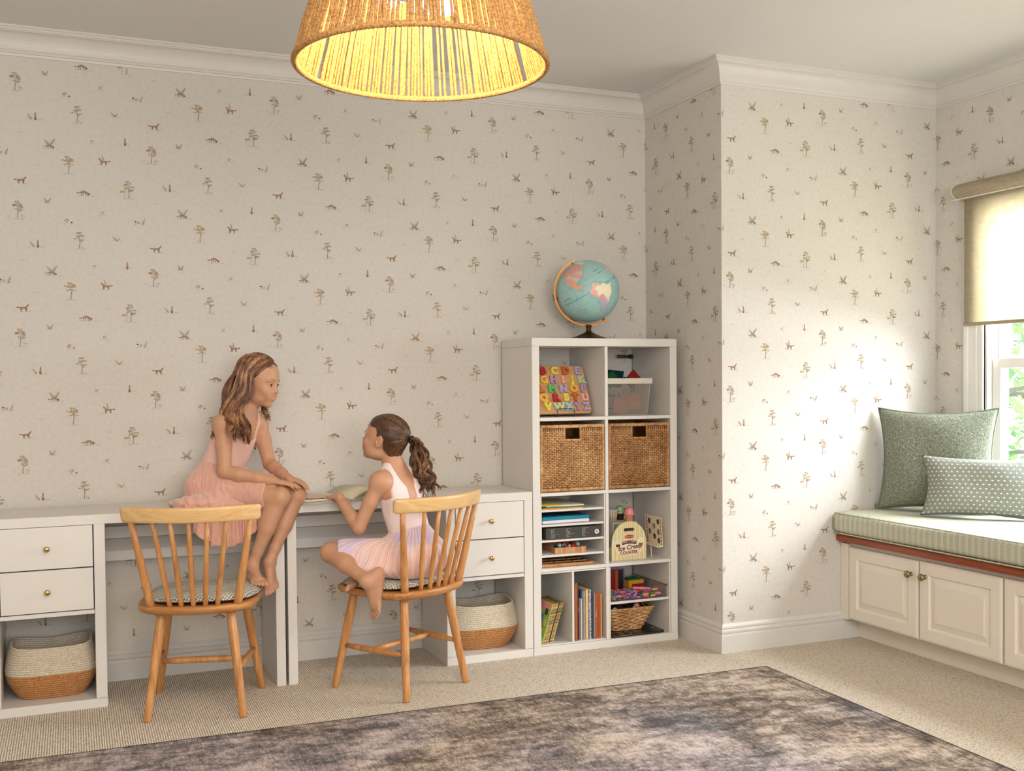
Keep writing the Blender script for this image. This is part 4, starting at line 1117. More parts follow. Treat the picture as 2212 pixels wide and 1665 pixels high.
nm = bpy.data.meshes.new_from_object(fo.evaluated_get(dg)); fo.modifiers.clear(); fo.data = nm; bpy.data.objects.remove(cut)
MB().box(-.091, -.087, .004, .285, .001, .062, b=.001).box(.087, .091, .004, .285, .001, .062, b=.001).box(-.091, .091, .281, .285, .001, .115, b=.001).box(-.087, .087, .004, .281, .001, .004).build('side_panel', CST, ic)
MB().box(-.06, .075, .05, .22, .169, .1740, b=.001).box(-.06, -.056, .05, .22, .005, .169).box(.071, .075, .05, .22, .005, .169).build('rack_shelf', plain('rack_white', '#d8d0c2', .45), ic)
# front artwork
def disc(mb, cx_, cz_, rx, rz_, y=-.0038, th=.0006, n=24, rot=0):
    mb.prism([(cx_+rx*math.cos(2*PI*k/n)*math.cos(rot)-rz_*math.sin(2*PI*k/n)*math.sin(rot), cz_+rx*math.cos(2*PI*k/n)*math.sin(rot)+rz_*math.sin(2*PI*k/n)*math.cos(rot)) for k in range(n)], y-th, y, axis='y'); return mb
m = MB(); disc(m, .0, .112, .0270, .0085); m.build('red_oval_badge', REDP, ic)
tm = text_mb('Melissa & Doug', .0085, shear=.25); MB().join(tm, Matrix.Translation((0, -.0048, .112)) @ Matrix.Rotation(PI/2, 4, 'X')).build('badge_lettering', CRM, ic)
m = MB(); 
m.prism([(-.062, .036), (-.045, .022), (.045, .022), (.048, .030), (.070, .038), (.082, .070), (.078, .104), (.060, .106), (.046, .090), (0, .096), (-.046, .088), (-.060, .098), (-.078, .092), (-.080, .070), (-.076, .056)], -.0044, -.0036, axis='y')
m.build('cream_backing', CRM, ic)
m = MB()
for q in stroke([(-.040, .0800), (-.02, .0845), (0, .0860), (.02, .0845), (.040, .0815)], .0150): m.prism(q, -.0050, -.0044, axis='y')
m.build('brown_banner', BRN, ic)
bt = MB()
for i, ch in enumerate('SCOOP & SERVE'):
    xx = -.0355+i*.0059; tm = text_mb(ch, .0088, bold=.0002); bt.join(tm, Matrix.Translation((xx, -.0053, .0862-(xx/.05)**2*.004)) @ Matrix.Rotation(PI/2, 4, 'X') @ Matrix.Rotation(-xx*3.2, 4, 'Z'))
bt.build('banner_lettering', CRM, ic)
tm = text_mb('Ice Cream', .0310, shear=.28, bold=.0007); MB().join(tm, Matrix.Translation((.004, -.0050, .060)) @ Matrix.Rotation(PI/2, 4, 'X') @ Matrix.Rotation(.10, 4, 'Z')).build('ice_cream_lettering', BRN, ic)
tm = text_mb('COUNTER', .0215, bold=.0007); MB().join(tm, Matrix.Translation((-.002, -.0050, .0345)) @ Matrix.Rotation(PI/2, 4, 'X') @ Matrix.Rotation(.03, 4, 'Z') @ Matrix.Scale(.95, 4, (1, 0, 0))).build('counter_lettering', MAR, ic)
for sx, top, mid, rt in ((-.062, '#dfe8c8', '#5a2a24', .18), (.063, '#f3ead0', '#9a5a30', -.18)):
    m = MB(); disc(m, sx, .086, .0135, .0135, -.0046, .0006, 20, 0); m.build('scoop_picture', plain('scoop_'+top.strip('#'), top, .5), ic)
    m = MB(); m.prism([(sx-.012, .078), (sx+.012, .078), (sx+.010, .066), (sx-.010, .066)], -.0054, -.0046, axis='y'); m.build('scoop_picture', plain('scoop_'+mid.strip('#'), mid, .5), ic)
    m = MB(); m.prism([(sx-.009, .066), (sx+.009, .066), (sx+rt*.05, .040)], -.0048, -.0044, axis='y'); m.build('cone_picture', plain('cone_tan', '#e0a860', .5), ic)
    m = MB()
    for k in range(9):
        a = k*2.4; rr_ = .0035*math.sqrt(k+.3); disc(m, sx+rr_*math.cos(a), .0875+rr_*math.sin(a)*.9, .0009, .0014, -.0053, .0003, 6)
    m.build('sprinkles', BRN, ic)
def cone_toy(loc, top, cup, label, dots=False):
    t = thing('toy_ice_cream', label, 'toy', loc, group='toy ice creams on the counter rack'); t.scale = (.92, .92, .88)
    MB().lathe([(.017, 0), (.018, .003), (.0205, .030), (.0225, .031), (.0228, .036), (.021, .037)], (0, 0, 0), 24).build('cone', plain('cup_'+cup.strip('#'), cup, .45), t)
    s = MB().lathe([(.022, .036), (.0275, .038), (.029, .044), (.0265, .050), (.026, .054), (.0255, .062), (.021, .073), (.013, .0805), (.001, .083)], (0, 0, 0), 28).build('scoop', plain('ice_'+top.strip('#'), top, .3), t)
    if dots:
        m = MB(); r = random.Random(3)
        for k in range(46):
            a = r.uniform(0, 2*PI); z = r.uniform(.046, .080); rad = .0262*math.sqrt(max(0.05, 1-((z-.056)/.0275)**2)) if z > .056 else .0265
            m.ball((rad*math.cos(a), rad*math.sin(a), z), (.0016, .0016, .0026), 6, 4)
        m.build('chocolate_chips', plain('chip_brown', '#26211c', .4), t)
cone_toy((.577, -.255, .5748), '#f08c96', '#d9a070', 'pink scoop toy ice cream in a tan cone')
cone_toy((.568, -.180, .5748), '#a9d29b', '#3b221b', 'mint green scoop toy ice cream with chocolate chips', True)
tb = thing('toy_tub', 'white ice cream tub with coloured stripes at the left of the toy rack', 'toy', (.515, -.185, .5748))
MB().lathe([(.024, 0), (.031, .056), (.0285, .056), (.022, .004)], (0, 0, 0), 30).build('tub', plain('tub_white', '#d8d0c0', .5), tb)
for k in range(14):
    a = 2*PI*k/14; c = ['#c9a84a', '#b07ca0', '#b8763c', '#9aa84a'][k % 4]
    MB().tube([(.0247*math.cos(a), .0247*math.sin(a), .003), (.0300*math.cos(a), .0300*math.sin(a), .045)], .0024, 6).build('stripe', plain('tub_'+c.strip('#'), c, .5), tb)
cone_toy  # (mint and pink cones rest on the rack shelf)
mc = thing('menu_card', 'cream toy menu card with scoop pictures standing at the right wall of the cube', 'card', (.706, -.28, .4006), rot=(0, -.06, 0))
MB().box(-.002, .001, -.085, .075, .060, .200, b=.0005).box(-.030, .001, -.085, .075, .055, .060, b=.0005).box(-.030, -.027, .068, .075, .0, .055).box(-.030, -.027, -.02, -.013, .0, .055).build('card', CRM, mc)
def on_card(y, z, ry, rz_, col, n=18, half=False):
    pts = [(y+ry*math.cos(2*PI*k/n), z+(rz_*math.sin(2*PI*k/n) if not half else max(0, rz_*math.sin(2*PI*k/n)))) for k in range(n)]
    MB().prism(pts, -.0028, -.0019, axis='x').build('scoop_picture', plain('menu_'+col.strip('#'), col, .5), mc)
for y, z, c in ((-.055, .175, '#8a4f2c'), (-.055, .125, '#efe0c8'), (-.055, .082, '#4f6b3c'), (-.015, .150, '#e6cfa8'), (-.015, .100, '#4a2620'), (.030, .172, '#6b2428'), (.030, .120, '#d8b078')):
    on_card(y, z, .013, .015, '#b09a84'); on_card(y, z, .0115, .0135, c)
for k in range(16):
    for yy in (-.080, .055):
        MB().box(-.0029, -.0019, yy-.004, yy+.006, .064+k*.0086, .0685+k*.0086).build('edge_stripe', [plain('edge_brown', '#4a2c20', .5), plain('edge_gold', '#c99a50', .5)][k % 2], mc)

# ---------------------------------------------------------------- bottom right: clear tray, magnets, woven basket, black tray
def m_clear():
    m, nt, b = newmat('clear_acrylic')
    tr = nt.nodes.new('ShaderNodeBsdfTransparent'); tr.inputs[0].default_value = (.985, .98, .98, 1); gs = nt.nodes.new('ShaderNodeBsdfGlossy'); gs.inputs['Roughness'].default_value = .08
    lw = nt.nodes.new('ShaderNodeLayerWeight'); lw.inputs[0].default_value = .25
    mx = nt.nodes.new('ShaderNodeMixShader'); nt.links.new(mathn(nt, 'ADD', mathn(nt, 'MULTIPLY', lw.outputs[0], .35), .04), mx.inputs[0])
    nt.links.new(tr.outputs[0], mx.inputs[1]); nt.links.new(gs.outputs[0], mx.inputs[2]); nt.links.new(mx.outputs[0], nt.nodes['Material Output'].inputs[0]); return m
ct = thing('clear_tray', 'clear acrylic tray of bright marker caps on the middle shelf of the bottom right cube', 'tray', (.558, -.215, .2135))
c_ = MB(); cx0_, cx1_, cy0_, cy1_ = -.152, .152, -.168, .165
c_.box(cx0_, cx1_, cy0_, cy1_, .0, .002).box(cx0_, cx1_, cy0_, cy0_+.002, .002, .058).box(cx0_, cx0_+.002, cy0_, cy1_, .002, .058).box(cx1_-.002, cx1_, cy0_, cy1_, .002, .058).box(cx0_, cx1_, cy1_-.002, cy1_, .002, .058)
c_.box(cx0_-.004, cx1_+.006, cy0_-.004, cy0_, .055, .058).box(cx1_, cx1_+.006, cy0_, cy1_, .055, .058)
c_.build('tray_body', m_clear(), ct)
MB().tube([(cx1_+.004, cy0_, .0585), (cx1_+.004, cy1_, .0585)], .0013, 6).tube([(cx1_-.02, cy0_-.003, .0585), (cx1_+.006, cy0_-.003, .0585)], .0013, 6).build('rim_edge', plain('rim_dark', '#2e2622', .3), ct)
MC = ['#c4302f', '#f08fae', '#2f4f8f', '#2f9a4a', '#7a4b9a', '#f2c13c', '#e04f4a', '#d670b0', '#3b5fae', '#a44fae']
CN = ['red', 'pink', 'navy', 'green', 'purple', 'yellow', 'coral red', 'magenta', 'blue', 'violet']
protos = []
for i, c in enumerate(MC):
    t = thing('marker_cap', '%s plastic marker cap in the heap in the clear tray' % CN[i], 'marker cap', (0, 0, 0), group='marker caps in the clear tray')
    MB().tube([(-.014, 0, 0), (.010, 0, 0), (.014, 0, 0)], [.0052, .0048, .0036], 10).build('barrel', plain('cap_'+c.strip('#'), c, .3), t)
    MB().tube([(-.0142, 0, 0), (-.0146, 0, 0)], [.0036, .0030], 8).build('tip', plain('cap_tip_'+c.strip('#'), c, .6), t)
    protos.append(t)
rr = random.Random(11); k = 0
for layer in range(3):
    for j in range(9 if layer < 2 else 6):
        for i in range(8):
            x = -.132+i*.0355+rr.uniform(-.007, .007)+.010*(j % 2); y = -.152+j*.018+rr.uniform(-.004, .004); z = .0085+layer*.0105+rr.uniform(-.001, .001)
            if abs(x) > .136 or (layer == 2 and rr.random() < .45): continue
            src = protos[rr.randrange(10)]
            t = src if src.location.length == 0 else copy_tree(src)
            t.location = (.558+x, -.215+y, .2135+z); t.rotation_euler = (0, rr.uniform(-.25, .25), rr.choice((0, .4, 1.2, 2.6, 3.1, -.6, -1.2))+rr.uniform(-.3, .3))
pen = thing('pink_marker', 'long pink marker lying across the top of the marker caps', 'marker', (.602, -.33, .2135+.042), rot=(0, .06, -.25))
MB().tube([(-.045, 0, 0), (.020, 0, 0), (.022, 0, 0), (.045, 0, 0)], [.0065, .0065, .0060, .0055], 12).build('barrel', plain('cap_f08fae', '#f08fae', .3), pen)
mg = thing('construction_toy', 'red, orange and black brick toy with purple beaded edge at the tray back', 'toy', (.541, -.195, .2162+.001))
m = MB().box(-.046, -.018, -.010, .010, 0, .110, b=.001); m.build('red_block', plain('brick_red', '#7d1f1c', .35), mg)
MB().box(-.017, .000, -.010, .010, 0, .110, b=.001).build('orange_block', plain('brick_orange', '#b0521f', .35), mg)
MB().box(.001, .028, -.010, .010, 0, .110, b=.001).build('black_block', plain('brick_black', '#1a1214', .35), mg)
m = MB()
for i in range(28): m.ball((.034, -.006, .003+i*.0041), .0035, 8, 5)
for i in range(19): m.ball((-.044+i*.0041, -.006, .114), .0035, 8, 5)
m.build('purple_beads', plain('bead_purple', '#7d5ab0', .3), mg)
bk = thing('brick_box', 'yellow and red interlocking brick box at the back of the clear tray', 'toy', (.642, -.165, .2162+.001), .1)
m = MB().box(-.046, .046, -.035, .035, .033, .052, b=.001).box(-.046, -.026, -.035, .035, 0, .033)
for i in range(13):
    m.box(-.046+i*.0071, -.041+i*.0071, -.0365, -.035, .034, .051)
m.build('yellow_bricks', plain('brick_yellow', '#dba52c', .35), bk)
MB().box(-.026, .050, -.033, .035, .0, .0325, b=.001).build('red_bricks', plain('brick_red2', '#8f1d24', .35), bk)
MB().box(-.040, .030, -.03, .03, .052, .060, b=.001).build('green_bricks', plain('brick_green', '#1c6a34', .35), bk)
# woven seagrass basket
SG = m_cane('seagrass', '#7a5130', '#bd8b58', '#e3c090')
H_SB = .112
sb = thing('seagrass_basket', 'small tapered seagrass basket of toys in the bottom right cube', 'basket', (.542, -.215, .0497))
m = MB(); H = H_SB
def sgp(a, z, out=0):
    k = z/H; wx = .080+.052*k+out; wy = .085+.042*k+out; c, s = math.cos(a), math.sin(a); e = 8; rr_ = (abs(c)**e+abs(s)**e)**(-1/e)
    return (wx*rr_*c, wy*rr_*s, z)
rows_ = 11
for i in range(rows_):
    z = .008+i*(H-.016)/(rows_-1); N = 168; pts = []; rad = []
    for k in range(N+1):
        a = 2*PI*k/N; ph = k/7*PI+(PI if i % 2 else 0); p = sgp(a, z+.0022*math.sin(ph*1.0+.6), .0035*math.sin(ph)); pts.append(p); rad.append(.0052+.0014*math.sin(ph+1.2))
    m.tube(pts, rad, 6, cap=False)
pts = [sgp(2*PI*k/120, H, .002) for k in range(121)]; m.tube(pts, .0058, 7, cap=False)
pts = [sgp(2*PI*k/120, .004, .001) for k in range(121)]; m.tube(pts, .0048, 7, cap=False)
m.build('woven_body', SG, sb)
m = MB(); m.grid(lambda u, v: sgp(2*PI*u, .004+v*(H-.006), -.0045), 60, 4, closeu=True); m.prism([sgp(2*PI*k/40, .004)[:2] for k in range(40)], .001, .006); m.build('liner', plain('basket_inside', '#4a3322', .9), sb)
for (x, y, z, r, c, lb) in ((.470, -.300, .152, .014, '#efe8dc', 'white ball at the left front of the seagrass basket'), (.598, -.285, .160, .0155, '#eb9aa2', 'pink ball at the right in the seagrass basket'), (.570, -.312, .158, .009, '#e8a9b0', 'tiny pink ball peeping over the seagrass basket rim'),
                            (.505, -.24, .140, .024, '#3a2c26', 'dark brown toy ball inside the seagrass basket'), (.545, -.19, .136, .026, '#5a3038', 'maroon toy ball inside the seagrass basket'), (.59, -.22, .132, .022, '#3b3230', 'charcoal toy ball inside the seagrass basket')):
    o = MB().ball((0, 0, 0), r, 18, 12).build('toy_ball', plain('ball_'+c.strip('#'), c, .35), None, (x, y, z)); tag(o, lb, 'ball', 'toy balls in the seagrass basket')
for (x, y) in ((.50, -.19), (.56, -.26), (.60, -.17), (.49, -.27)):
    o = MB().ball((0, 0, 0), .034, 16, 10).build('toy_ball', plain('ball_deep', '#4a3a34', .6), None, (x, y, .0935)); tag(o, 'brown toy ball deep in the seagrass basket', 'ball', 'deep toy balls in the seagrass basket')
lt = thing('black_tray', 'thin glossy black laptop-like tray under the seagrass basket', 'tray', (.557, -.215, .0385))
m = MB().prism(rrect(.300, .330, .02), .0008, .0105); o = m.build('body', plain('black_gloss', '#0e0e0f', .18), lt); bevel(o, .003, 2)
MB().lathe([(.005, 0), (.005, .0004), (.0001, .0005)], (.120, -.09, .0106), 16).build('round_mark', plain('mark_cream', '#d8c9a8', .4), lt)
MB().tube([(-.13, -.1645, .007), (.13, -.1645, .007)], .0008, 6).build('metal_edge', plain('edge_steel', '#9a9a9c', .25, .9), lt)

# ---------------------------------------------------------------- globe
gb = thing('globe', 'tilted turquoise desk globe with a bronze base on top of the cube shelf', 'globe', (.386, -.205, 1.4703))
def m_globe():
    m, nt, b = newmat('globe_map')
    at_ = nt.nodes.new('ShaderNodeVertexColor'); at_.layer_name = 'map'
    nt.links.new(at_.outputs[0], b.inputs['Base Color']); b.inputs['Roughness'].default_value = .35; return m
GR = .151; GC = (0, 0, .237)
# land outlines as (lon, lat)
NAM = [(-168, 66), (-160, 71), (-125, 70), (-110, 74), (-90, 74), (-78, 73), (-62, 66), (-56, 53), (-66, 48), (-70, 42), (-76, 36), (-81, 31), (-80, 25), (-83, 29), (-90, 30), (-97, 27), (-97, 21), (-91, 18), (-87, 21), (-88, 16), (-83, 14), (-82, 9), (-78, 8), (-85, 10), (-92, 14), (-102, 18), (-106, 23), (-113, 30), (-118, 34), (-124, 40), (-124, 48), (-135, 58), (-152, 60), (-165, 55)]
GRN = [(-55, 60), (-42, 60), (-22, 70), (-18, 80), (-40, 83), (-62, 81), (-70, 77), (-55, 70)]
SAM = [(-80, 9), (-72, 12), (-60, 9), (-50, 1), (-35, -6), (-38, -14), (-41, -22), (-48, -27), (-54, -34), (-62, -39), (-65, -46), (-68, -53), (-74, -52), (-74, -42), (-71, -30), (-70, -18), (-77, -12), (-81, -5), (-79, 2)]
AFR = [(-17, 15), (-16, 25), (-9, 33), (10, 37), (32, 31), (43, 11), (51, 11), (40, -5), (40, -16), (33, -27), (20, -34), (12, -18), (9, 2), (-8, 5)]
EUR = [(-9, 37), (-9, 43), (-1, 47), (-5, 50), (8, 54), (12, 57), (5, 60), (15, 69), (30, 71), (60, 69), (60, 45), (40, 45), (28, 37), (14, 40), (5, 43)]
def inside(poly, x, y):
    r = False; j = len(poly)-1
    for i in range(len(poly)):
        if (poly[i][1] > y) != (poly[j][1] > y) and x < (poly[j][0]-poly[i][0])*(y-poly[i][1])/(poly[j][1]-poly[i][1])+poly[i][0]: r = not r
        j = i
    return r
def gcol(lon, lat):
    sea = (.36, .60, .58)
    w1 = 1.6*math.sin(lon*.55+lat*.3)+1.1*math.sin(lat*.8-lon*.21); lo, la = lon+w1*.7, lat+w1*.5
    c = None
    if inside(NAM, lo, la):
        if la > 50: c = (.72, .36, .36)
        elif la > 30: c = [(.80, .45, .36), (.78, .60, .42), (.46, .52, .44), (.74, .40, .38)][int((lo+170)//7+la//5) % 4]
        else: c = (.85, .42, .25)
    elif inside(GRN, lo, la): c = (.70, .68, .62)
    elif inside(SAM, lo, la):
        if la > 3: c = (.80, .48, .42) if lo > -70 else (.30, .48, .52)
        elif lo < -69 and la > -18: c = (.80, .42, .36)
        elif la < -25 and lo < -56: c = (.55, .42, .60)
        elif -25 <= la < -14 and lo < -58: c = (.75, .34, .38)
        else: c = (.86, .80, .58)
    elif inside(AFR, lo, la): c = [(.8, .7, .45), (.75, .45, .4), (.6, .6, .4)][int(lo//12+la//9) % 3]
    elif inside(EUR, lo, la): c = [(.7, .5, .6), (.8, .7, .4)][int(lo//9+la//6) % 2]
    if c is None:
        c = sea
        near = any(inside(P_, lo+dx, la+dy) for P_ in (NAM, SAM) for dx, dy in ((5, 0), (-5, 0), (0, 5), (0, -5)))
        if near: c = (.30, .52, .55)
        if abs(la) < .9 and True: c = (.10, .40, .45)
        elif abs(abs(la)-23.4) < .5: c = (.24, .42, .42)
        elif abs(lo/15-round(lo/15)) < .03 or abs(la/15-round(la/15)) < .03: c = (.30, .52, .50)
    return c
me_nu, me_nv = 300, 150
vs = []; cols = []
for j in range(me_nv+1):
    la = 90-180*j/me_nv
    for i in range(me_nu):
        lo = -180+360*i/me_nu
        vs.append((GR*math.cos(math.radians(la))*math.cos(math.radians(lo)), GR*math.cos(math.radians(la))*math.sin(math.radians(lo)), GR*math.sin(math.radians(la)))); cols.append(gcol(lo, la))
fs = [(j*me_nu+i, (j+1)*me_nu+i, (j+1)*me_nu+(i+1) % me_nu, j*me_nu+(i+1) % me_nu) for j in range(me_nv) for i in range(me_nu)]
gm = MB().add(vs, fs, 0, True).mesh('globe_ball', m_globe())
ca = gm.color_attributes.new('map', 'FLOAT_COLOR', 'POINT')
arr = np.ones((len(gm.vertices), 4), np.float32)
for i_, v_ in enumerate(gm.vertices):
    p = v_.co; arr[i_, :3] = gcol(math.degrees(math.atan2(p.y, p.x)), math.degrees(math.asin(max(-1, min(1, p.z/GR)))))
ca.data.foreach_set('color', arr.ravel())
go = bpy.data.objects.new('globe_ball', gm); COL.objects.link(go); go.parent = gb; go.location = GC
# axis: north pole leans toward image left; central meridian about 75 W facing the camera
fwd = Vector((-.388, -.921, 0)); right = Vector((.921, -.389, 0)); up = Vector((0, 0, 1))
tilt = math.radians(30); axis = (up*math.cos(tilt)-right*math.sin(tilt)); axis = (axis+fwd*.10).normalized()
f0 = (fwd-axis*fwd.dot(axis)).normalized(); s0 = axis.cross(f0)
lon0 = math.radians(-76)
ex = f0*math.cos(-lon0)+s0*math.sin(-lon0); ey = axis.cross(ex)
Mg = Matrix((ex, ey, axis)).transposed(); go.rotation_euler = Mg.to_euler()
# small printed text patches on the Pacific
tx = MB()
for (lo, la, s_, n_) in ((-128, 8, .006, 'World Globe'), (-124, 3, .0035, 'in relief'), (-118, -20, .0035, 'SOUTH PACIFIC'), (-112, -27, .003, 'ocean basin notes'), (-112, -31, .003, 'depth in feet'), (-45, 30, .005, 'ATLANTIC'), (-42, 22, .005, 'OCEAN')):
    tm = text_mb(n_, s_*1.6)
    la_, lo_ = math.radians(la), math.radians(lo)
    n0 = Vector((math.cos(la_)*math.cos(lo_), math.cos(la_)*math.sin(lo_), math.sin(la_))); e0 = Vector((-math.sin(lo_), math.cos(lo_), 0)); u0 = n0.cross(e0)
    for f in tm.f: pass
    b0 = len(tx.v)
    tx.v.extend([tuple((n0*GR+e0*v[0]+u0*v[1]).normalized()*(GR+.0004)) for v in tm.v]); tx.f.extend([tuple(b0+i for i in f) for f in tm.f]); tx.m.extend(tm.m); tx.sm.extend(tm.sm)
tx.build('map_lettering', plain('map_ink', '#3d4a48', .6), go)
AMB = plain('globe_meridian', '#b5762c', .35, metal=.55, var=.15)
arc_ = MB(); RA = GR+.0145; pts = []
for k in range(49):
    a = math.radians(-5+k*190/48); d = (axis*math.cos(a)+(-(right-axis*right.dot(axis)).normalized())*math.sin(a))
    pts.append(Vector(GC)+d*RA)
nrm = (axis.cross(-(right-axis*right.dot(axis)).normalized())).normalized()
vs = []
for k, p in enumerate(pts):
    d = (p-Vector(GC)).normalized()
    for a, b_ in ((-.004, -.0075), (.004, -.0075), (.004, .0075), (-.004, .0075)): vs.append(p+d*a+nrm*b_)
fs = [(i*4+k, i*4+(k+1) % 4, (i+1)*4+(k+1) % 4, (i+1)*4+k) for i in range(48) for k in range(4)]+[(0, 1, 2, 3), (192, 193, 194, 195)]
arc_.add(vs, fs); arc_.build('meridian_arm', AMB, gb)
pn = MB(); pn.tube([Vector(GC)-axis*(GR-.004), Vector(GC)-axis*(RA+.006)], .0035, 10).tube([Vector(GC)+axis*(GR-.004), Vector(GC)+axis*(RA+.006)], .0035, 10); pn.build('axis_pin', DBRASS, gb)
BRZ = plain('bronze', '#4c361f', .3, metal=.6, var=.2)
gx = right*.0
m = MB(); m.lathe([(.104, 0), (.104, .004), (.096, .007), (.06, .018), (.030, .031), (.0175, .038), (.0125, .044), (.0125, .060), (.016, .0635), (.016, .070), (.006, .074)], (0, 0, 0), 40); m.build('base', BRZ, gb)

# ---------------------------------------------------------------- pillows
def m_weave(name, a, b_, c, s=1):
    m, nt, b = newmat(name)
    h = noise(nt, coords(nt, scale=(60, 420, 420)), 1, 2, .7); v_ = noise(nt, coords(nt, scale=(420, 60, 420)), 1, 2, .7); w_ = noise(nt, coords(nt, scale=(420, 420, 60)), 1, 2, .7)
    k = mathn(nt, 'MULTIPLY', mathn(nt, 'ADD', mathn(nt, 'ADD', h, v_), w_), .333)
    k2 = noise(nt, coords(nt), 330, 2, .8); kk = mathn(nt, 'ADD', mathn(nt, 'MULTIPLY', k, .6), mathn(nt, 'MULTIPLY', k2, .4))
    nt.links.new(ramp(nt, kk, [(.40, a), (.50, b_), (.60, c)]), b.inputs['Base Color']); b.inputs['Roughness'].default_value = .95; bump(nt, b, kk, .6, .002); return m
def pillow(name, label, w, h, th, mat, loc, M, pinch=.10, piping=None, print_fn=None):
    t = thing(name, label, 'pillow', loc, group='pillows on the window bench')
    t.matrix_world = Matrix.Translation(loc) @ M
    N = 44
    def surf(u, v, s):
        x, y = 2*u-1, 2*v-1
        px = x*(1-pinch*(1-abs(x)**2)*0-pinch*.55*(1-y*y)*abs(x)**3); py = y*(1-pinch*.55*(1-x*x)*abs(y)**3)
        d = max(0, (1-x**4))*max(0, (1-y**4)); z = th/2*d**.42*(.55+.45*math.sqrt(max(0, (1-x*x)*(1-y*y)))) 
        z += .004*math.sin(5*x+3*y+s)*d
        return Vector((px*w/2, s*z, py*h/2))
    m = MB()
    for s in (-1, 1): m.grid(lambda u, v: surf(u, v, s), N, N)
    body = m.build('cover', mat, t)
    bm = bmesh.new(); bm.from_mesh(body.data); bmesh.ops.remove_doubles(bm, verts=bm.verts, dist=.0004); bmesh.ops.recalc_face_normals(bm, faces=bm.faces); bm.to_mesh(body.data); bm.free()
    if piping:
        pts = []
        for k in range(4*30):
            e, f = divmod(k, 30); f /= 30
            u, v = ((f, 0), (1, f), (1-f, 1), (0, 1-f))[e]; pts.append(surf(u, v, 1))
        pts.append(pts[0]); MB().tube(pts, .0042, 7, cap=False).build('piping', piping, t)
    if print_fn: print_fn(t, surf)
    return t
GT = m_weave('green_tweed', '#3d4236', '#6d7362', '#b3b6a2'); GTP = plain('green_piping', '#6f7564', .9)
def Mdir(xdir, lean):
    x = Vector(xdir).normalized(); z = Vector((0, 0, 1)); y = z.cross(x)
    R = Matrix((x, y, z)).transposed().to_4x4()
    return R @ Matrix.Rotation(lean, 4, 'X')
pillow('square_pillow', 'large square sage green tweed pillow with piping, at the back corner of the bench', .545, .500, .15, GT, (1.872, -.952, .876), Mdir((.634, -.773, 0), math.radians(-5)), .22, GTP)
def sprigs(t, surf):
    m = MB(); nx_, nz_ = 22, 15
    for j in range(nz_):
        for i in range(nx_):
            u = (i+.5+(.5 if j % 2 else 0))/(nx_+.5); v = (j+.6)/nz_
            if u > .985 or u < .015: continue
            def P(a, b_):
                q = surf(min(.999, max(.001, u+a)), min(.999, max(.001, v+b_)), -1); q.y -= .0012; return q
            s1, s2 = .0088, .0135
            for (ax, az, rx, rz_) in ((0, .35, .42, .60), (-.62, .20, .42, .36), (.62, .20, .42, .36), (-.50, -.38, .40, .22), (.50, -.38, .40, .22), (0, -.72, .13, .50)):
                pts = [P((ax+rx*math.cos(2*PI*k/8))*s1, (az+rz_*math.sin(2*PI*k/8))*s2) for k in range(8)]
                m.add(pts, [tuple(range(8))])
    m.build('sprig_print', plain('print_cream', '#dfdcd0', .9), t)
pillow('lumbar_pillow', 'oblong grey-green pillow printed with rows of cream sprigs, in front of the tweed one', .56, .285, .13, m_weave('grey_green_cloth', '#6b6f66', '#83877d', '#969a90'), (1.890, -1.232, .768), Mdir((.634, -.773, 0), math.radians(-15)), .20, None, sprigs)

# ---------------------------------------------------------------- pendant lamp
LC0 = Vector((-1.1175, -2.272, 2.068)); LR = .317
lp = thing('pendant_lamp', 'large tapered rope-wrapped pendant lamp glowing warm under the ceiling', 'lamp', tuple(LC0))
RP = m_rope('seagrass_rope', '#8a5a2e', '#d6a665', .01)
nt = RP.node_tree; b = nt.nodes['Principled BSDF']
HS = .355; TR_ = .212
m = MB(); rr = random.Random(2); NS = 190
for i in range(NS):
    if rr.random() < .09: continue
    a = 2*PI*(i+rr.uniform(-.25, .25))/NS; rad = rr.uniform(.0036, .0052); ln = []
    da = rr.uniform(-.012, .012)
    for k in range(9):
        s = k/8; R_ = LR+(TR_-LR)*s; aa = a+da*s; wv = .0012*math.sin(k*2.1+i)
        ln.append(((R_+wv)*math.cos(aa), (R_+wv)*math.sin(aa), .004+s*(HS-.008)))
    m.tube(ln, [rad*(1+.12*math.sin(k*2.7+i)) for k in range(9)], 6, cap=False)
m.build('rope_shade', RP, lp)
m = MB()
for R_, z, rad in ((LR, .0, .0085), (TR_, HS, .007)):
    m = MB(); n = 190; pts = []; rd = []
    for k in range(2*n+1):
        a = 2*PI*k/(2*n); pts.append((R_*math.cos(a), R_*math.sin(a), z)); rd.append(rad*(1.0 if k % 2 else .8))
    m.tube(pts, rd, 8, cap=False); m.build('rope_rim', RP, lp)
m = MB(); m.tube([(0, 0, .13), (0, 0, .20)], .022, 16); m.tube([(0, 0, .20), (0, 0, CH-LC0.z-.012)], .006, 10)
for k in range(3):
    a = 2*PI*k/3+.5; m.tube([(0, 0, HS-.002), (TR_*math.cos(a), TR_*math.sin(a), HS-.002)], .003, 8)
    m.tube([(0, 0, .175), (.05*math.cos(a), .05*math.sin(a), .165), (.085*math.cos(a), .085*math.sin(a), .185)], .006, 8)
m.build('frame', BLACK, lp)
MB().lathe([(.065, -.02), (.065, -.002), (.001, 0)], (0, 0, CH-LC0.z), 28).build('canopy', DBRASS, lp)
mbulb, nt, b = newmat('bulb_glow'); b.inputs['Emission Color'].default_value = (1, .74, .44, 1); b.inputs['Emission Strength'].default_value = 45; b.inputs['Base Color'].default_value = (1, .9, .7, 1)
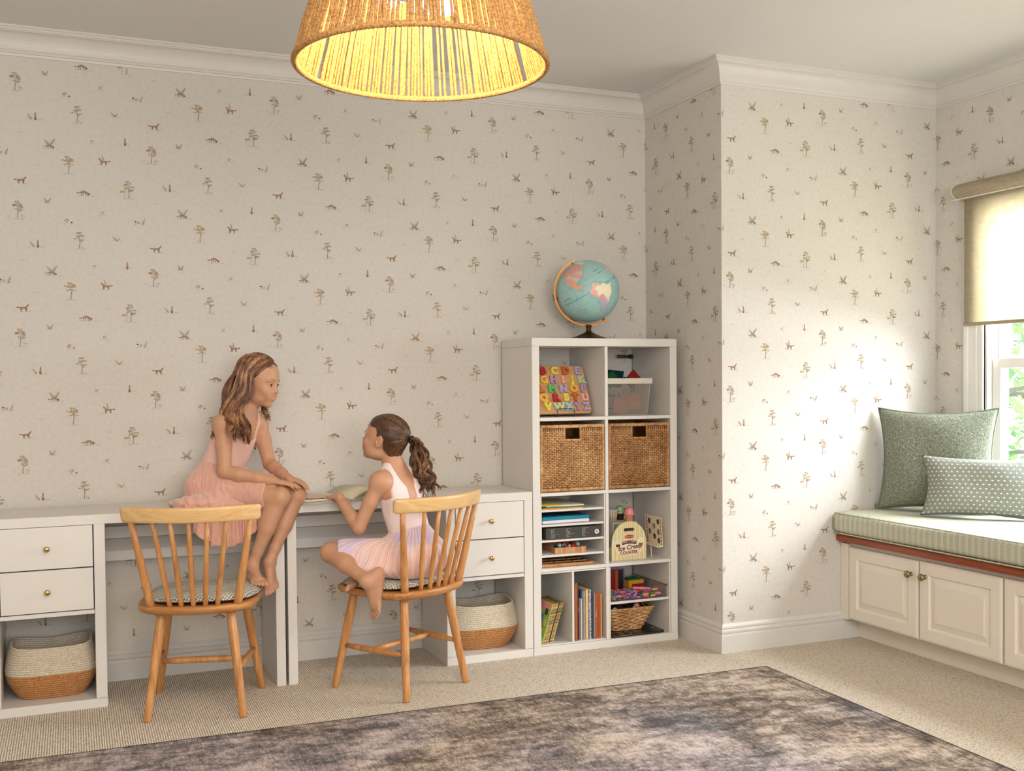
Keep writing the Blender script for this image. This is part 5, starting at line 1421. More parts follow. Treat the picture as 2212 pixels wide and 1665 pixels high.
for k in range(3):
    a = 2*PI*k/3+.5; p = (.088*math.cos(a), .088*math.sin(a), .175)
    MB().lathe([(.012, .030), (.014, .012), (.024, -.012), (.028, -.032), (.022, -.050), (.001, -.060)], (p[0], p[1], p[2]+.03), 20).build('bulb', mbulb, lp)
    l = bpy.data.lights.new('bulb_light', 'POINT'); l.energy = 6.5; l.color = (1, .74, .48); l.shadow_soft_size = .03
    o = bpy.data.objects.new('bulb_light', l); COL.objects.link(o); o.location = (LC0.x+p[0], LC0.y+p[1], LC0.z+p[2]-.055)
# ---------------------------------------------------------------- implicit-surface sculpting (one continuous skin)
class Sculpt:
    def __init__(s, lo, hi, h):
        s.lo = np.array(lo, float); s.h = h
        s.n = np.ceil((np.array(hi)-s.lo)/h).astype(int)+1
        s.g = np.full(s.n, 1.0, np.float32)
    def _sub(s, lo, hi):
        a = np.clip(np.floor((np.array(lo)-s.lo)/s.h).astype(int), 0, s.n-1); b = np.clip(np.ceil((np.array(hi)-s.lo)/s.h).astype(int)+1, 1, s.n)
        sl = tuple(slice(a[i], b[i]) for i in range(3))
        ax = [s.lo[i]+s.h*np.arange(a[i], b[i], dtype=np.float32) for i in range(3)]
        X, Y, Z = np.meshgrid(*ax, indexing='ij', sparse=True)
        return sl, X.astype(np.float32), Y.astype(np.float32), Z.astype(np.float32)
    def _mix(s, sl, d, k, op='add'):
        q = s.g[sl]
        if q.size == 0: return
        d = d.astype(np.float32)
        if op == 'add':
            if k <= 0: s.g[sl] = np.minimum(q, d); return
            h = np.clip(.5+.5*(q-d)/k, 0, 1); s.g[sl] = q*(1-h)+d*h-k*h*(1-h)
        else:
            d = -d; h = np.clip(.5-.5*(q-d)/k, 0, 1); s.g[sl] = q*(1-h)+d*h+k*h*(1-h)
    def cone(s, a, b, r1, r2, k=.01, op='add', grow=0.0, disp=None):
        a = np.array(a, float); b = np.array(b, float); m = max(r1, r2)+k+.012+grow
        sl, X, Y, Z = s._sub(np.minimum(a, b)-m, np.maximum(a, b)+m)
        ba = b-a; L = float(ba @ ba) or 1e-9
        t = np.clip(((X-a[0])*ba[0]+(Y-a[1])*ba[1]+(Z-a[2])*ba[2])/L, 0, 1)
        d = np.sqrt((X-a[0]-t*ba[0])**2+(Y-a[1]-t*ba[1])**2+(Z-a[2]-t*ba[2])**2)-(r1+(r2-r1)*t)-grow
        if disp: d = d+disp(X, Y, Z)
        s._mix(sl, d, k, op); return s
    def chain(s, pts, rad, k=.012, grow=0.0):
        for i in range(len(pts)-1): s.cone(pts[i], pts[i+1], rad[i], rad[i+1], k if i == 0 else min(k, .012), grow=grow)
        return s
    def ell(s, c, r, R=None, k=.02, op='add', grow=0.0, disp=None):
        c = np.array(c, float); r = np.array(r, float)+grow; m = r.max()+k+.012
        sl, X, Y, Z = s._sub(c-m, c+m)
        R = np.eye(3) if R is None else np.array(R, float)   # columns are the local axes
        x, y, z = X-c[0], Y-c[1], Z-c[2]
        q = [(x*R[0, i]+y*R[1, i]+z*R[2, i]) for i in range(3)]
        k0 = np.sqrt(sum((q[i]/r[i])**2 for i in range(3)))+1e-6; k1 = np.sqrt(sum((q[i]/r[i]**2)**2 for i in range(3)))+1e-6
        d = k0*(k0-1)/k1
        if disp: d = d+disp(X, Y, Z)
        s._mix(sl, d, k, op); return s
    def keep(s, fn):
        """intersect the whole field with fn(X,Y,Z) <= 0"""
        sl, X, Y, Z = s._sub(s.lo, s.lo+s.h*s.n); s.g = np.maximum(s.g, fn(X, Y, Z).astype(np.float32)); return s
    def hit(s, P, x, z):
        for k in range(280):
            y = .125-k*.00025; q = (P(x, y, z)-s.lo)/s.h; i = np.floor(q).astype(int); f = q-i
            v = 0.0
            for a in (0, 1):
                for b_ in (0, 1):
                    for c_ in (0, 1): v += s.g[i[0]+a, i[1]+b_, i[2]+c_]*(f[0] if a else 1-f[0])*(f[1] if b_ else 1-f[1])*(f[2] if c_ else 1-f[2])
            if v < 0: return y
        return .06
    def mesh(s):
        g = s.g; ins = g < 0
        c = np.zeros(tuple(np.array(g.shape)-1), np.uint8)
        for i in (0, 1):
            for j in (0, 1):
                for k in (0, 1): c += ins[i:g.shape[0]-1+i, j:g.shape[1]-1+j, k:g.shape[2]-1+k]
        act = np.argwhere((c > 0) & (c < 8)); del c
        idx = np.full(tuple(np.array(g.shape)-1), -1, np.int32); idx[tuple(act.T)] = np.arange(len(act))
        acc = np.zeros((len(act), 3)); cnt = np.zeros(len(act))
        cor = [(i, j, k) for i in (0, 1) for j in (0, 1) for k in (0, 1)]
        V = {q: g[act[:, 0]+q[0], act[:, 1]+q[1], act[:, 2]+q[2]].astype(float) for q in cor}
        for a in cor:
            for ax in range(3):
                if a[ax]: continue
                b = list(a); b[ax] = 1; b = tuple(b); va, vb = V[a], V[b]; m = (va < 0) != (vb < 0)
                t = np.where(m, va/np.where(m, va-vb, 1), 0); p = np.array(a)[None, :].repeat(len(act), 0).astype(float); p[:, ax] += t
                acc[m] += p[m]; cnt[m] += 1
        P = s.lo+s.h*(act+acc/cnt[:, None]); Q = []
        for ax in range(3):
            A = [slice(None)]*3; B = [slice(None)]*3; A[ax] = slice(0, -1); B[ax] = slice(1, None)
            x = ins[tuple(A)] != ins[tuple(B)]; e = np.argwhere(x); fl = ins[tuple(A)][tuple(e.T)]
            o1, o2 = [i for i in range(3) if i != ax]
            ok = (e[:, o1] > 0) & (e[:, o2] > 0) & (e[:, o1] < g.shape[o1]-1) & (e[:, o2] < g.shape[o2]-1); e = e[ok]; fl = fl[ok]
            def cell(d1, d2):
                q = e.copy(); q[:, o1] -= d1; q[:, o2] -= d2; return idx[tuple(q.T)]
            q = np.stack([cell(0, 0), cell(1, 0), cell(1, 1), cell(0, 1)], 1)
            flip = fl if ax != 1 else ~fl
            q[~flip] = q[~flip][:, ::-1]; Q.append(q)
        Q = np.concatenate(Q); Q = Q[(Q >= 0).all(1)]
        return P, Q[:, ::-1]
    def build(s, name, mat, parent, loc=(0, 0, 0), col=None):
        P, Q = s.mesh(); s.g = None
        me = bpy.data.meshes.new(name); me.vertices.add(len(P)); me.vertices.foreach_set('co', (P-np.array(loc)).astype(np.float32).ravel())
        me.loops.add(Q.size); me.loops.foreach_set('vertex_index', Q.astype(np.int32).ravel())
        me.polygons.add(len(Q)); me.polygons.foreach_set('loop_start', np.arange(0, Q.size, 4, dtype=np.int32))
        me.polygons.foreach_set('use_smooth', np.ones(len(Q), bool)); me.update(); me.validate()
        for m in (mat if isinstance(mat, (list, tuple)) else [mat]): me.materials.append(m)
        if col is not None:
            ca = me.color_attributes.new('tone', 'FLOAT_COLOR', 'POINT'); C_ = np.ones((len(P), 4), np.float32); C_[:, :3] = col(P); ca.data.foreach_set('color', C_.ravel())
        o = bpy.data.objects.new(name, me); COL.objects.link(o)
        if parent is not None: o.parent = parent
        return o
V3 = lambda *a: np.array(a, float)
def unit(v): v = np.array(v, float); return v/np.linalg.norm(v)
def basis(fwd, up=(0, 0, 1)):
    """columns: side (the figure's left), forward, up"""
    f = unit(fwd); u = np.array(up, float); s = unit(np.cross(u, f)); return np.stack([s, f, np.cross(f, s)], 1)
def lerp(a, b, t): return np.array(a, float)*(1-t)+np.array(b, float)*t

# ---------------------------------------------------------------- skin and hair
def m_skin(name, base, lip):
    m, nt, b = newmat(name)
    at_ = nt.nodes.new('ShaderNodeVertexColor'); at_.layer_name = 'tone'
    n = noise(nt, coords(nt), 55, 4, .6); n2 = noise(nt, coords(nt), 9, 2)
    k = mathn(nt, 'ADD', mathn(nt, 'MULTIPLY', n, .5), mathn(nt, 'MULTIPLY', n2, .5))
    v = mixc(nt, k, tuple(x*.90 for x in base), tuple(min(1, x*1.08) for x in base))
    nt.links.new(mixc(nt, 1.0, v, at_.outputs[0], 'MULTIPLY'), b.inputs['Base Color'])
    b.inputs['Roughness'].default_value = .48; b.inputs['Subsurface Weight'].default_value = .22
    b.inputs['Subsurface Radius'].default_value = (.012, .005, .003); b.inputs['Subsurface Scale'].default_value = .6
    b.inputs['Specular IOR Level'].default_value = .4
    bump(nt, b, noise(nt, coords(nt), 600, 2), .06, .0004)
    return m
def m_hair(name, c1, c2, c3):
    m, nt, b = newmat(name)
    n = noise(nt, coords(nt, scale=(1, 1, .35)), 95, 3, .7); n2 = noise(nt, coords(nt), 14, 2)
    nt.links.new(ramp(nt, mathn(nt, 'ADD', mathn(nt, 'MULTIPLY', n, .6), mathn(nt, 'MULTIPLY', n2, .4)), [(.34, c1), (.5, c2), (.66, c3)]), b.inputs['Base Color'])
    b.inputs['Roughness'].default_value = .36; b.inputs['Specular IOR Level'].default_value = .55; b.inputs['Anisotropic'].default_value = .6
    return m

def head(S, c, R, sc=1.0, smile=1.0):
    """child's head; c = centre between the ears, R = basis(side, forward, up)"""
    c = np.array(c, float)
    def P(x, y, z): return c+R @ (V3(x, y, z)*sc)
    E = lambda p, r, k, op='add', Rr=None: S.ell(P(*p), V3(*r)*sc, R if Rr is None else R @ Rr, k*sc, op)
    E((0, -.014, .034), (.0705, .0880, .0760), .01)
    E((0, .026, .030), (.0590, .0560, .0560), .03)
    E((0, .026, -.022), (.0560, .0560, .0660), .03)
    E((0, .034, -.060), (.0410, .0440, .0340), .03)
    E((0, .070, -.0865), (.0165, .0150, .0135), .022)
    for s in (-1, 1):
        E((.0345*s, .0600, -.0280), (.0220, .0220, .0200), .020)
        E((.040*s, .020, -.062), (.0150, .030, .0180), .022)
        E((.0280*s, .0710, .0200), (.0210, .0080, .0060), .014)
    # eye sockets
    for s in (-1, 1): E((.0285*s, .0850, .0020), (.0145, .0095, .0080), .012, 'sub')
    # eyelids closing round the eyeball
    for s in (-1, 1):
        E((.0290*s, .0690, .0010), (.0126, .0110, .0112), .004)
        for zz, r_ in ((.0060, .0026), (-.0044, .0023)):
            q = [P((.0290+.0125*x)*s, .0800-.0065*x*x-.0012*(x > 0), zz*(1-.75*x*x)) for x in (-1, -.4, .3, 1)]
            for i in range(3): S.cone(q[i], q[i+1], r_*sc, r_*sc, .003*sc)
    # nose
    S.cone(P(0, .0780, .0080), P(0, .0930, -.0200), .0062*sc, .0082*sc, .012*sc)
    E((0, .0975, -.0235), (.0088, .0085, .0078), .007)
    for s in (-1, 1): E((.0095*s, .0880, -.0270), (.0058, .0070, .0055), .006)
    for s in (-1, 1): E((.0050*s, .0930, -.0315), (.0026, .0032, .0030), .002, 'sub')
    # mouth: lips laid on the sculpted surface, parted smile
    E((0, .0745, -.0510), (.0320, .0125, .0170), .020)
    ups = [(-.0335, -.0350), (-.0235, -.0412), (-.0110, -.0462), (-.0035, -.0463), (0, -.0472), (.0035, -.0463), (.0110, -.0462), (.0235, -.0412), (.0335, -.0350)]
    los = [(-.0335, -.0355), (-.0250, -.0485), (-.0130, -.0615), (0, -.0645), (.0130, -.0615), (.0250, -.0490), (.0335, -.0355)]
    HU = [S.hit(P, x, z) for x, z in ups]; HL = [S.hit(P, x, z) for x, z in los]
    mid = [S.hit(P, x, -.0512+.0105*(x/.026)**2) for x in (-.0260, -.0130, 0, .0130, .0260)]
    for i in range(4): S.cone(P(-.026+.013*i, mid[i]+.001, -.0512+.0105*((-.026+.013*i)/.026)**2), P(-.013+.013*i, mid[i+1]+.001, -.0512+.0105*((-.013+.013*i)/.026)**2), (.0024, .0055, .0064, .0055)[i]*sc, (.0055, .0064, .0055, .0024)[i]*sc, .0015*sc, 'sub')
    for q, hh, rad in ((ups, HU, (.0016, .0026, .0032, .0034, .0030, .0034, .0032, .0026, .0016)), (los, HL, (.0016, .0030, .0040, .0044, .0040, .0030, .0016))):
        for i in range(len(q)-1): S.cone(P(q[i][0], hh[i]-.0008, q[i][1]), P(q[i+1][0], hh[i+1]-.0008, q[i+1][1]), rad[i]*sc, rad[i+1]*sc, .0015*sc)
    P.mouth = mid; P.brow = [S.hit(P, .030+.0150*x, .0262-.0040*x*x+.0012*x) for x in (-1, -.5, 0, .5, 1)]
    # ears
    for s in (-1, 1):
        Rr = np.array(Euler((.15, 0, .28*s)).to_matrix())
        E((.0735*s, -.0090, -.0010), (.0058, .0175, .0270), .005, 'add', Rr)
        E((.0800*s, -.0060, .0010), (.0056, .0105, .0170), .0025, 'sub', Rr)
        E((.0755*s, -.0110, -.0020), (.0030, .0050, .0120), .003, 'add', Rr)
        E((.0740*s, .0045, -.0090), (.0035, .0040, .0055), .003)
        E((.0705*s, -.0020, -.0250), (.0052, .0085, .0075), .005)
    return P
def face_parts(t, P, R, sc, iris, brow_m):
    WE = plain('eye_white', '#e9e2dc', .2); LASH = plain('lash_dark', '#2a1a14', .6); IR = plain('iris_'+iris.strip('#'), iris, .15); PU = plain('pupil', '#080606', .1)
    TE = plain('teeth', '#ede4d6', .25)
    for s in (-1, 1):
        c = P(.0290*s, .0706, .0008); m = MB(); Rm = Matrix(R.tolist())
        r = .0116*sc; m.ball(tuple(c), r, 24, 16)
        gaze = unit(R @ V3(.05, 1, -.03)); q = Vector(gaze).to_track_quat('Z', 'Y').to_matrix()
        m.lathe([(.0068*sc, 0), (.0052*sc, .0008*sc), (.0001, .0010*sc)], (0, 0, 0), 18, 1)
        nb = 19*1  # iris vertices are the last added
        k = 3*18
        for i in range(len(m.v)-k, len(m.v)):
            v = q @ Vector(m.v[i])+Vector(c)+Vector(gaze)*(r-.0011*sc); m.v[i] = tuple(v)
        m.lathe([(.0036*sc, 0), (.0027*sc, .0003), (.0001, .0004)], (0, 0, 0), 12, 2)
        for i in range(len(m.v)-36, len(m.v)):
            v = q @ Vector(m.v[i])+Vector(c)+Vector(gaze)*(r+.0001*sc); m.v[i] = tuple(v)
        m.build('eye', [WE, IR, PU], t)
        up = [P((.0290+.0128*x)*s, .0832-.0080*x*x-.0012*(x > 0), .0048*(1-.75*x*x)) for x in (-1, -.6, -.2, .2, .6, 1)]
        MB().tube([tuple(p) for p in up], [.0007*sc, .0013*sc, .0015*sc, .0016*sc, .0016*sc, .0009*sc], 6).build('eyelashes', LASH, t)
        bw = [P((.0300+.0150*x)*s, P.brow[i]+.0003, .0262-.0040*x*x+.0012*x) for i, x in enumerate((-1, -.5, 0, .5, 1))]
        MB().tube([tuple(p) for p in bw], [.0010*sc, .0016*sc, .0016*sc, .0012*sc, .0005*sc], 6).build('eyebrow', brow_m, t)
    m = MB()
    for i in range(10):
        x = (i-4.5)*.0045; m.ball(tuple(P(x, P.mouth[2]-.0035-(P.mouth[2]-P.mouth[0])*(x/.026)**2, -.0505+.0105*(x/.026)**2)), (.0024*sc, .0030*sc, .0036*sc), 8, 6, 0, Matrix(R.tolist()))
    m.build('teeth', TE, t)
def hand(S, w, d, n, sc=.8, curl=(.35, .4, .45, .5), spread=.10, thumb=(.75, .25), side=1, thick=1.0):
    """w wrist, d toward the fingers, n back-of-hand normal, side=+1 when the thumb lies toward cross(d, n)"""
    w = np.array(w, float); d = unit(d); n = unit(np.array(n)-d*np.dot(n, d)); x = np.cross(d, n)*side
    R = np.stack([x, d, n], 1); P = lambda a, b_, c: w+R @ (V3(a, b_, c)*sc)
    S.cone(P(0, -.02, 0), P(0, .012, 0), .0185*sc, .0200*sc, .012*sc)
    S.ell(P(0, .045, 0), V3(.036, .046, .0150*thick)*sc, R, .012*sc)
    S.ell(P(.022, .030, -.006), V3(.016, .028, .013)*sc, R, .012*sc)
    for i, (bx, ln, rr_) in enumerate(((.026, .070, .0082), (.009, .078, .0085), (-.009, .072, .0082), (-.026, .056, .0073))):
        a = P(bx, .074-.004*abs(i-1.2), 0); ang = 0; p = a; c_ = curl[i]; yaw = (1.3-i)*spread
        for j, f in enumerate((.44, .31, .25)):
            ang += c_*(.6 if j == 0 else 1.0)
            q = R @ V3(math.sin(yaw)*math.cos(ang), math.cos(yaw)*math.cos(ang), -math.sin(ang))
            p2 = p+q*ln*f*sc; S.cone(p, p2, (rr_-.0007*j)*sc, (rr_-.0007*(j+1))*sc, .0025 if j else .006); p = p2
    p = P(.026, .018, -.004); dirs = (V3(thumb[0], .75, -thumb[1]), V3(thumb[0]*.6, .95, -thumb[1]*1.3), V3(thumb[0]*.3, 1, -thumb[1]*1.5))
    for j, (q, l) in enumerate(zip(dirs, (.034, .028, .022))):
        p2 = p+(R @ unit(q))*l*sc; S.cone(p, p2, (.0120-.0018*j)*sc, (.0102-.0014*j)*sc, .006 if j == 0 else .003); p = p2
def foot(S, ank, fwd, up, sc=.8, side=1, toe=0.0):
    """ank = ankle joint, fwd = toward the toes along the sole, side=+1 when the big toe lies toward cross(fwd, up)"""
    ank = np.array(ank, float); f = unit(fwd); u = unit(np.array(up)-f*np.dot(up, f)); x = np.cross(f, u)*side
    R = np.stack([x, f, u], 1); P = lambda a, b_, c: ank+R @ (V3(a, b_, c)*sc)
    S.cone(P(0, 0, .004), P(0, -.014, -.022), .0285*sc, .0310*sc, .02*sc)
    S.ell(P(0, -.034, -.044), V3(.0290, .0330, .0290)*sc, R, .02*sc)
    S.cone(P(0, .010, -.020), P(.004, .100, -.050), .0300*sc, .0200*sc, .025*sc)
    S.ell(P(-.012, .040, -.056), V3(.0240, .065, .0160)*sc, R, .02*sc)
    S.ell(P(.018, .105, -.058), V3(.0230, .027, .0150)*sc, R, .015*sc); S.ell(P(-.018, .095, -.060), V3(.0220, .026, .0130)*sc, R, .015*sc)
    S.ell(P(.022, -.002, -.008), V3(.011, .013, .013)*sc, R, .008*sc); S.ell(P(-.022, -.006, -.012), V3(.011, .013, .013)*sc, R, .008*sc)
    for i, (tx, ty, l, r) in enumerate(((.026, .122, .036, .0125), (.006, .124, .030, .0090), (-.009, .118, .027, .0082), (-.022, .110, .024, .0076), (-.034, .099, .021, .0070))):
        a, b_ = P(tx, ty, -.060), P(tx*1.02, ty+l*.6, -.0585+toe*l); c = P(tx*1.0, ty+l, -.064+toe*l*.6)
        S.cone(a, b_, r*.95*sc, r*.92*sc, .006*sc); S.cone(b_, c, r*.95*sc, r*.98*sc, .003*sc)
def skin_tone(heads, extra=None):
    def f(P):
        C_ = np.ones((len(P), 3), np.float32)
        for c, R, sc in heads:
            q = (P-np.array(c)) @ R/sc
            def g(x, y, z, rx, ry, rz): return np.exp(-(((q[:, 0]-x)/rx)**2+((q[:, 1]-y)/ry)**2+((q[:, 2]-z)/rz)**2))
            lip = np.clip((g(0, .084, -.0465, .014, .02, .0036)+g(0, .082, -.0635, .014, .02, .0046)+g(.019, .074, -.049, .006, .014, .0080)+g(-.019, .074, -.049, .006, .014, .0080))*1.1, 0, 1)[:, None]
            C_ = C_*(1-lip)+C_*np.array([.95, .56, .56])*lip
            chk = (g(.036, .070, -.028, .018, .03, .017)+g(-.036, .070, -.028, .018, .03, .017))[:, None]
            C_ = C_*(1-.30*chk)+C_*np.array([1.0, .80, .76])*.30*chk
            inn = np.clip(g(0, .074, -.0525, .016, .0065, .0040)*1.3, 0, 1)[:, None]; C_ = C_*(1-inn*.85)+np.array([.30, .10, .10])*inn*.85
        for p, r, c_ in (extra or []):
            k = np.exp(-((P-np.array(p))**2).sum(1)/r**2)[:, None]; C_ = C_*(1-k)+C_*np.array(c_)*k
        return C_
    return f
SKIN = m_skin('skin', (.57, .315, .195), '#b06a60')
# ================================================================ girl on the desk
g1 = thing('girl', 'girl with long wavy light-brown hair in a peach dress, sitting on the left desk, feet on the chair', 'person', (-1.42, -.17, .762))
g1['label'] = 'girl in a peach dress with loose long hair sitting on the left desk'
OG = (-1.42, -.17, .762)
HB, HI = .0026, None
Pv = V3(-1.388, -.180, .845); Cs = V3(-1.290, -.248, 1.108); f1 = unit(V3(.66, -.75, 0)); up1 = unit(Cs-Pv)
R1 = basis(f1-up1*np.dot(f1, up1)*0, up1); R1 = np.stack([unit(np.cross(up1, f1)), unit(f1-up1*np.dot(f1, up1)), up1], 1)
s1 = R1[:, 0]   # her left
Rsh = V3(-1.372, -.318, 1.102); Lsh = V3(-1.205, -.185, 1.106)
Hc1 = V3(-1.217, -.268, 1.280); fh1 = unit(V3(.775, -.60, -.24)); RH1 = basis(fh1); hs1 = .98
legs1 = dict(Rhip=V3(-1.445, -.235, .825), Lhip=V3(-1.355, -.130, .825), Rkn=V3(-1.166, -.455, .800), Lkn=V3(-1.088, -.392, .800),
             Rank=V3(-1.277, -.425, .526), Lank=V3(-1.204, -.412, .532))
def torso(S, P_, C_, R, grow=0.0, sh=None, hd=None):
    S.ell(lerp(P_, C_, .02), (.112, .088, .088), R, .01, grow=grow)
    S.ell(lerp(P_, C_, .32), (.086, .068, .085), R, .05, grow=grow)
    S.ell(lerp(P_, C_, .62)+R[:, 1]*.004, (.096, .070, .085), R, .05, grow=grow)
    S.ell(lerp(P_, C_, .86), (.104, .058, .062), R, .04, grow=grow)
    for q in (-1, 1): S.ell(lerp(P_, C_, .80)+R[:, 0]*.052*q-R[:, 1]*.036, (.038, .018, .050), R, .03, grow=grow)
    if hd is not None:
        for q in sh: S.cone(lerp(C_, hd, .38), lerp(C_, q, .72)+V3(0, 0, .004), .027, .0245, .04, grow=grow); S.ell(q, (.035, .035, .035), None, .03, grow=grow)
    if sh: S.cone(lerp(sh[0], sh[1], .14), lerp(sh[0], sh[1], .86), .032, .032, .03, grow=grow)
def limb(S, A, B, C_, r, k=.02):
    ra, rb, rc = r; S.cone(A, lerp(A, B, .45), ra, (ra+rb)/2*1.04, k); S.cone(lerp(A, B, .45), B, (ra+rb)/2*1.04, rb, .012); S.cone(B, lerp(B, C_, .30), rb, rb*1.04, .010)
    S.cone(lerp(B, C_, .30), lerp(B, C_, .70), rb*1.04, (rb*.45+rc*.55)*1.02, .010); S.cone(lerp(B, C_, .70), C_, (rb*.45+rc*.55)*1.02, rc, .010)
def leg(S, H, K, A, k=.03):
    S.cone(H, lerp(H, K, .5), .066, .055, k); S.cone(lerp(H, K, .5), K, .055, .0425, .012)
    kd = unit(unit(K-H)+unit(K-A)*.4); S.ell(K+kd*.010, (.033, .033, .036), None, .015)
    back = unit(unit(H-K)-unit(A-K)*np.dot(unit(H-K), unit(A-K)))
    S.cone(K, lerp(K, A, .45), .0370, .0350, .012); S.ell(lerp(K, A, .30)+back*.012, (.034, .034, .066), np.stack([unit(np.cross(unit(A-K), back)), back, unit(A-K)], 1), .02)
    S.cone(lerp(K, A, .45), lerp(K, A, .8), .0330, .0235, .012); S.cone(lerp(K, A, .8), A, .0235, .0225, .010)
S = Sculpt((-1.60, -.66, .37), (-.93, -.02, 1.42), .0027)
torso(S, Pv, Cs, R1, sh=(Rsh, Lsh), hd=Hc1)
S.cone(Cs+R1[:, 1]*-.004+V3(0, 0, -.01), Hc1-RH1[:, 1]*.018-V3(0, 0, .045), .0400, .0345, .03)
for sh, el, wr in ((Rsh, V3(-1.372, -.352, .908), V3(-1.196, -.438, .868)), (Lsh, V3(-1.168, -.232, .925), V3(-1.118, -.372, .872))):
    S.ell(sh, (.036, .036, .036), None, .03); limb(S, sh, el, wr, (.0340, .0275, .0190))
hand(S, (-1.196, -.438, .868), (.93, -.20, -.16), (.12, -.10, 1), .78, (.10, .14, .18, .24), .06, (.55, .35), side=-1)
hand(S, (-1.118, -.372, .872), (.62, -.50, -.20), (.2, -.1, 1), .76, (.22, .26, .30, .34), .05, (.5, .4), side=1)
for hp, kn, an in (('Rhip', 'Rkn', 'Rank'), ('Lhip', 'Lkn', 'Lank')): leg(S, legs1[hp], legs1[kn], legs1[an])
foot(S, legs1['Rank'], (.10, -.80, -.10), (-.05, -.1, 1), .80, side=-1)
foot(S, legs1['Lank'], (-.02, -.62, -.58), (0, -.75, .62), .80, side=1)
PH = head(S, Hc1, RH1, hs1)
S.build('body', SKIN, g1, (0, 0, 0), skin_tone([(Hc1, RH1, hs1)]))
g1_parts_world = True
BROW1 = plain('brow_brown', '#6e4c34', .7)
face_parts(g1, PH, RH1, hs1, '#46403a', BROW1)

# dress
def m_cloth(name, c1, c2, sheen=.3, fine=420, sub=None, bmp=.25, alpha=None):
    m, nt, b = newmat(name); n = noise(nt, coords(nt), fine, 2, .7); n2 = noise(nt, coords(nt), 12, 3)
    nt.links.new(mixc(nt, mathn(nt, 'ADD', mathn(nt, 'MULTIPLY', n, .4), mathn(nt, 'MULTIPLY', n2, .6)), c1, c2), b.inputs['Base Color'])
    b.inputs['Roughness'].default_value = .85; b.inputs['Sheen Weight'].default_value = sheen; bump(nt, b, n, bmp, .0008); return m
def gathers(m, n, cx, cy, dist, waves=0.0):
    nt = m.node_tree; b = nt.nodes['Principled BSDF']
    tc = nt.nodes.new('ShaderNodeTexCoord'); sep = nt.nodes.new('ShaderNodeSeparateXYZ'); nt.links.new(tc.outputs['Object'], sep.inputs[0])
    ang = mathn(nt, 'ARCTAN2', mathn(nt, 'SUBTRACT', sep.outputs[1], cy), mathn(nt, 'SUBTRACT', sep.outputs[0], cx))
    w = noise(nt, coords(nt), 22, 2); ang = mathn(nt, 'ADD', ang, mathn(nt, 'MULTIPLY', w, waves))
    h = mathn(nt, 'SINE', mathn(nt, 'MULTIPLY', ang, n)); bp_ = bump(nt, b, h, .45, dist)
    return m
PEACH = m_cloth('peach_jersey', '#e3b9aa', '#eecabd'); TULLE = m_cloth('peach_tulle', '#d39c8c', '#e4b5a5', .6, 260)
gathers(TULLE, 46, -1.40, -.20, .0022, .30)
def bodice(Pv_, Cs_, R, sh, hd, lo, hi, u0, strap, neck_side, mat, name, parent, grow=.0055, h=.003, t0=.10, back_u=None):
    S = Sculpt(lo, hi, h)
    torso(S, Pv_, Cs_, R, grow, sh, hd)
    O = np.array(Cs_); s_, f_, u_ = R[:, 0], R[:, 1], R[:, 2]
    L = np.linalg.norm(Cs_-Pv_)
    def cutf(X, Y, Z):
        a = (X-O[0])*s_[0]+(Y-O[1])*s_[1]+(Z-O[2])*s_[2]; f = (X-O[0])*f_[0]+(Y-O[1])*f_[1]+(Z-O[2])*f_[2]; u = (X-O[0])*u_[0]+(Y-O[1])*u_[1]+(Z-O[2])*u_[2]
        uu = np.where(f > 0, u0, u0 if back_u is None else back_u)
        top = u-uu-.22*np.clip(np.abs(a)-.055, -.1, 0)*(-1)*0
        top = u-(uu+np.clip((np.abs(a)-.03)*.45, -.012, .012)+np.clip((.075-np.abs(a))*0, 0, 0))
        st = np.abs(np.abs(a)-strap[0])-strap[1]-strap[2]*np.clip((.01-u)/.06, 0, 1)**1.5*.022
        low = -(u+L*(1-t0))
        return np.maximum(np.maximum(np.minimum(top, np.maximum(st, u-.12)), low), np.abs(a)-.098)
    S.keep(cutf)
    o = S.build(name, mat, parent); m_ = o.modifiers.new('smooth', 'SMOOTH'); m_.factor = .5; m_.iterations = 5; return o
bodice(Pv, Cs, R1, (Rsh, Lsh), Hc1, (-1.58, -.42, .80), (-1.10, -.03, 1.20), -.062, (.060, .0055, .0), 0, PEACH, 'bodice', g1, t0=.20)
# skirt: two tulle tiers over the thighs and over the desk edge
def rip(amp, fr, ax, ph=0.0):
    ax = np.array(ax, float)
    return lambda X, Y, Z: amp*np.sin(fr*(X*ax[0]+Y*ax[1]+Z*ax[2])+ph+1.3*np.sin(9*Z+5*X))
S = Sculpt((-1.66, -.60, .60), (-1.03, -.03, 1.02), .0030)
S.ell(lerp(Pv, Cs, .26), (.096, .080, .07), R1, .01, grow=.004, disp=rip(.0020, 230, (1, -.6, .1)))
S.ell(Pv+V3(.008, -.012, -.005), (.128, .092, .100), R1, .05, disp=rip(.0040, 130, (1, -.6, .2)))
for hp, kn, tt in (('Rhip', 'Rkn', .90), ('Lhip', 'Lkn', .90)):
    S.cone(legs1[hp]+V3(0, 0, .006), lerp(legs1[hp], legs1[kn], tt)+V3(0, 0, .006), .076, .055, .04, disp=rip(.0030, 120, (.6, .8, .5)))
S.cone(lerp(legs1['Rhip'], legs1['Rkn'], .3)+V3(0, 0, .012), lerp(legs1['Lhip'], legs1['Lkn'], .6)+V3(0, 0, .012), .052, .045, .06, disp=rip(.002, 120, (.6, .8, .5)))
sk = S
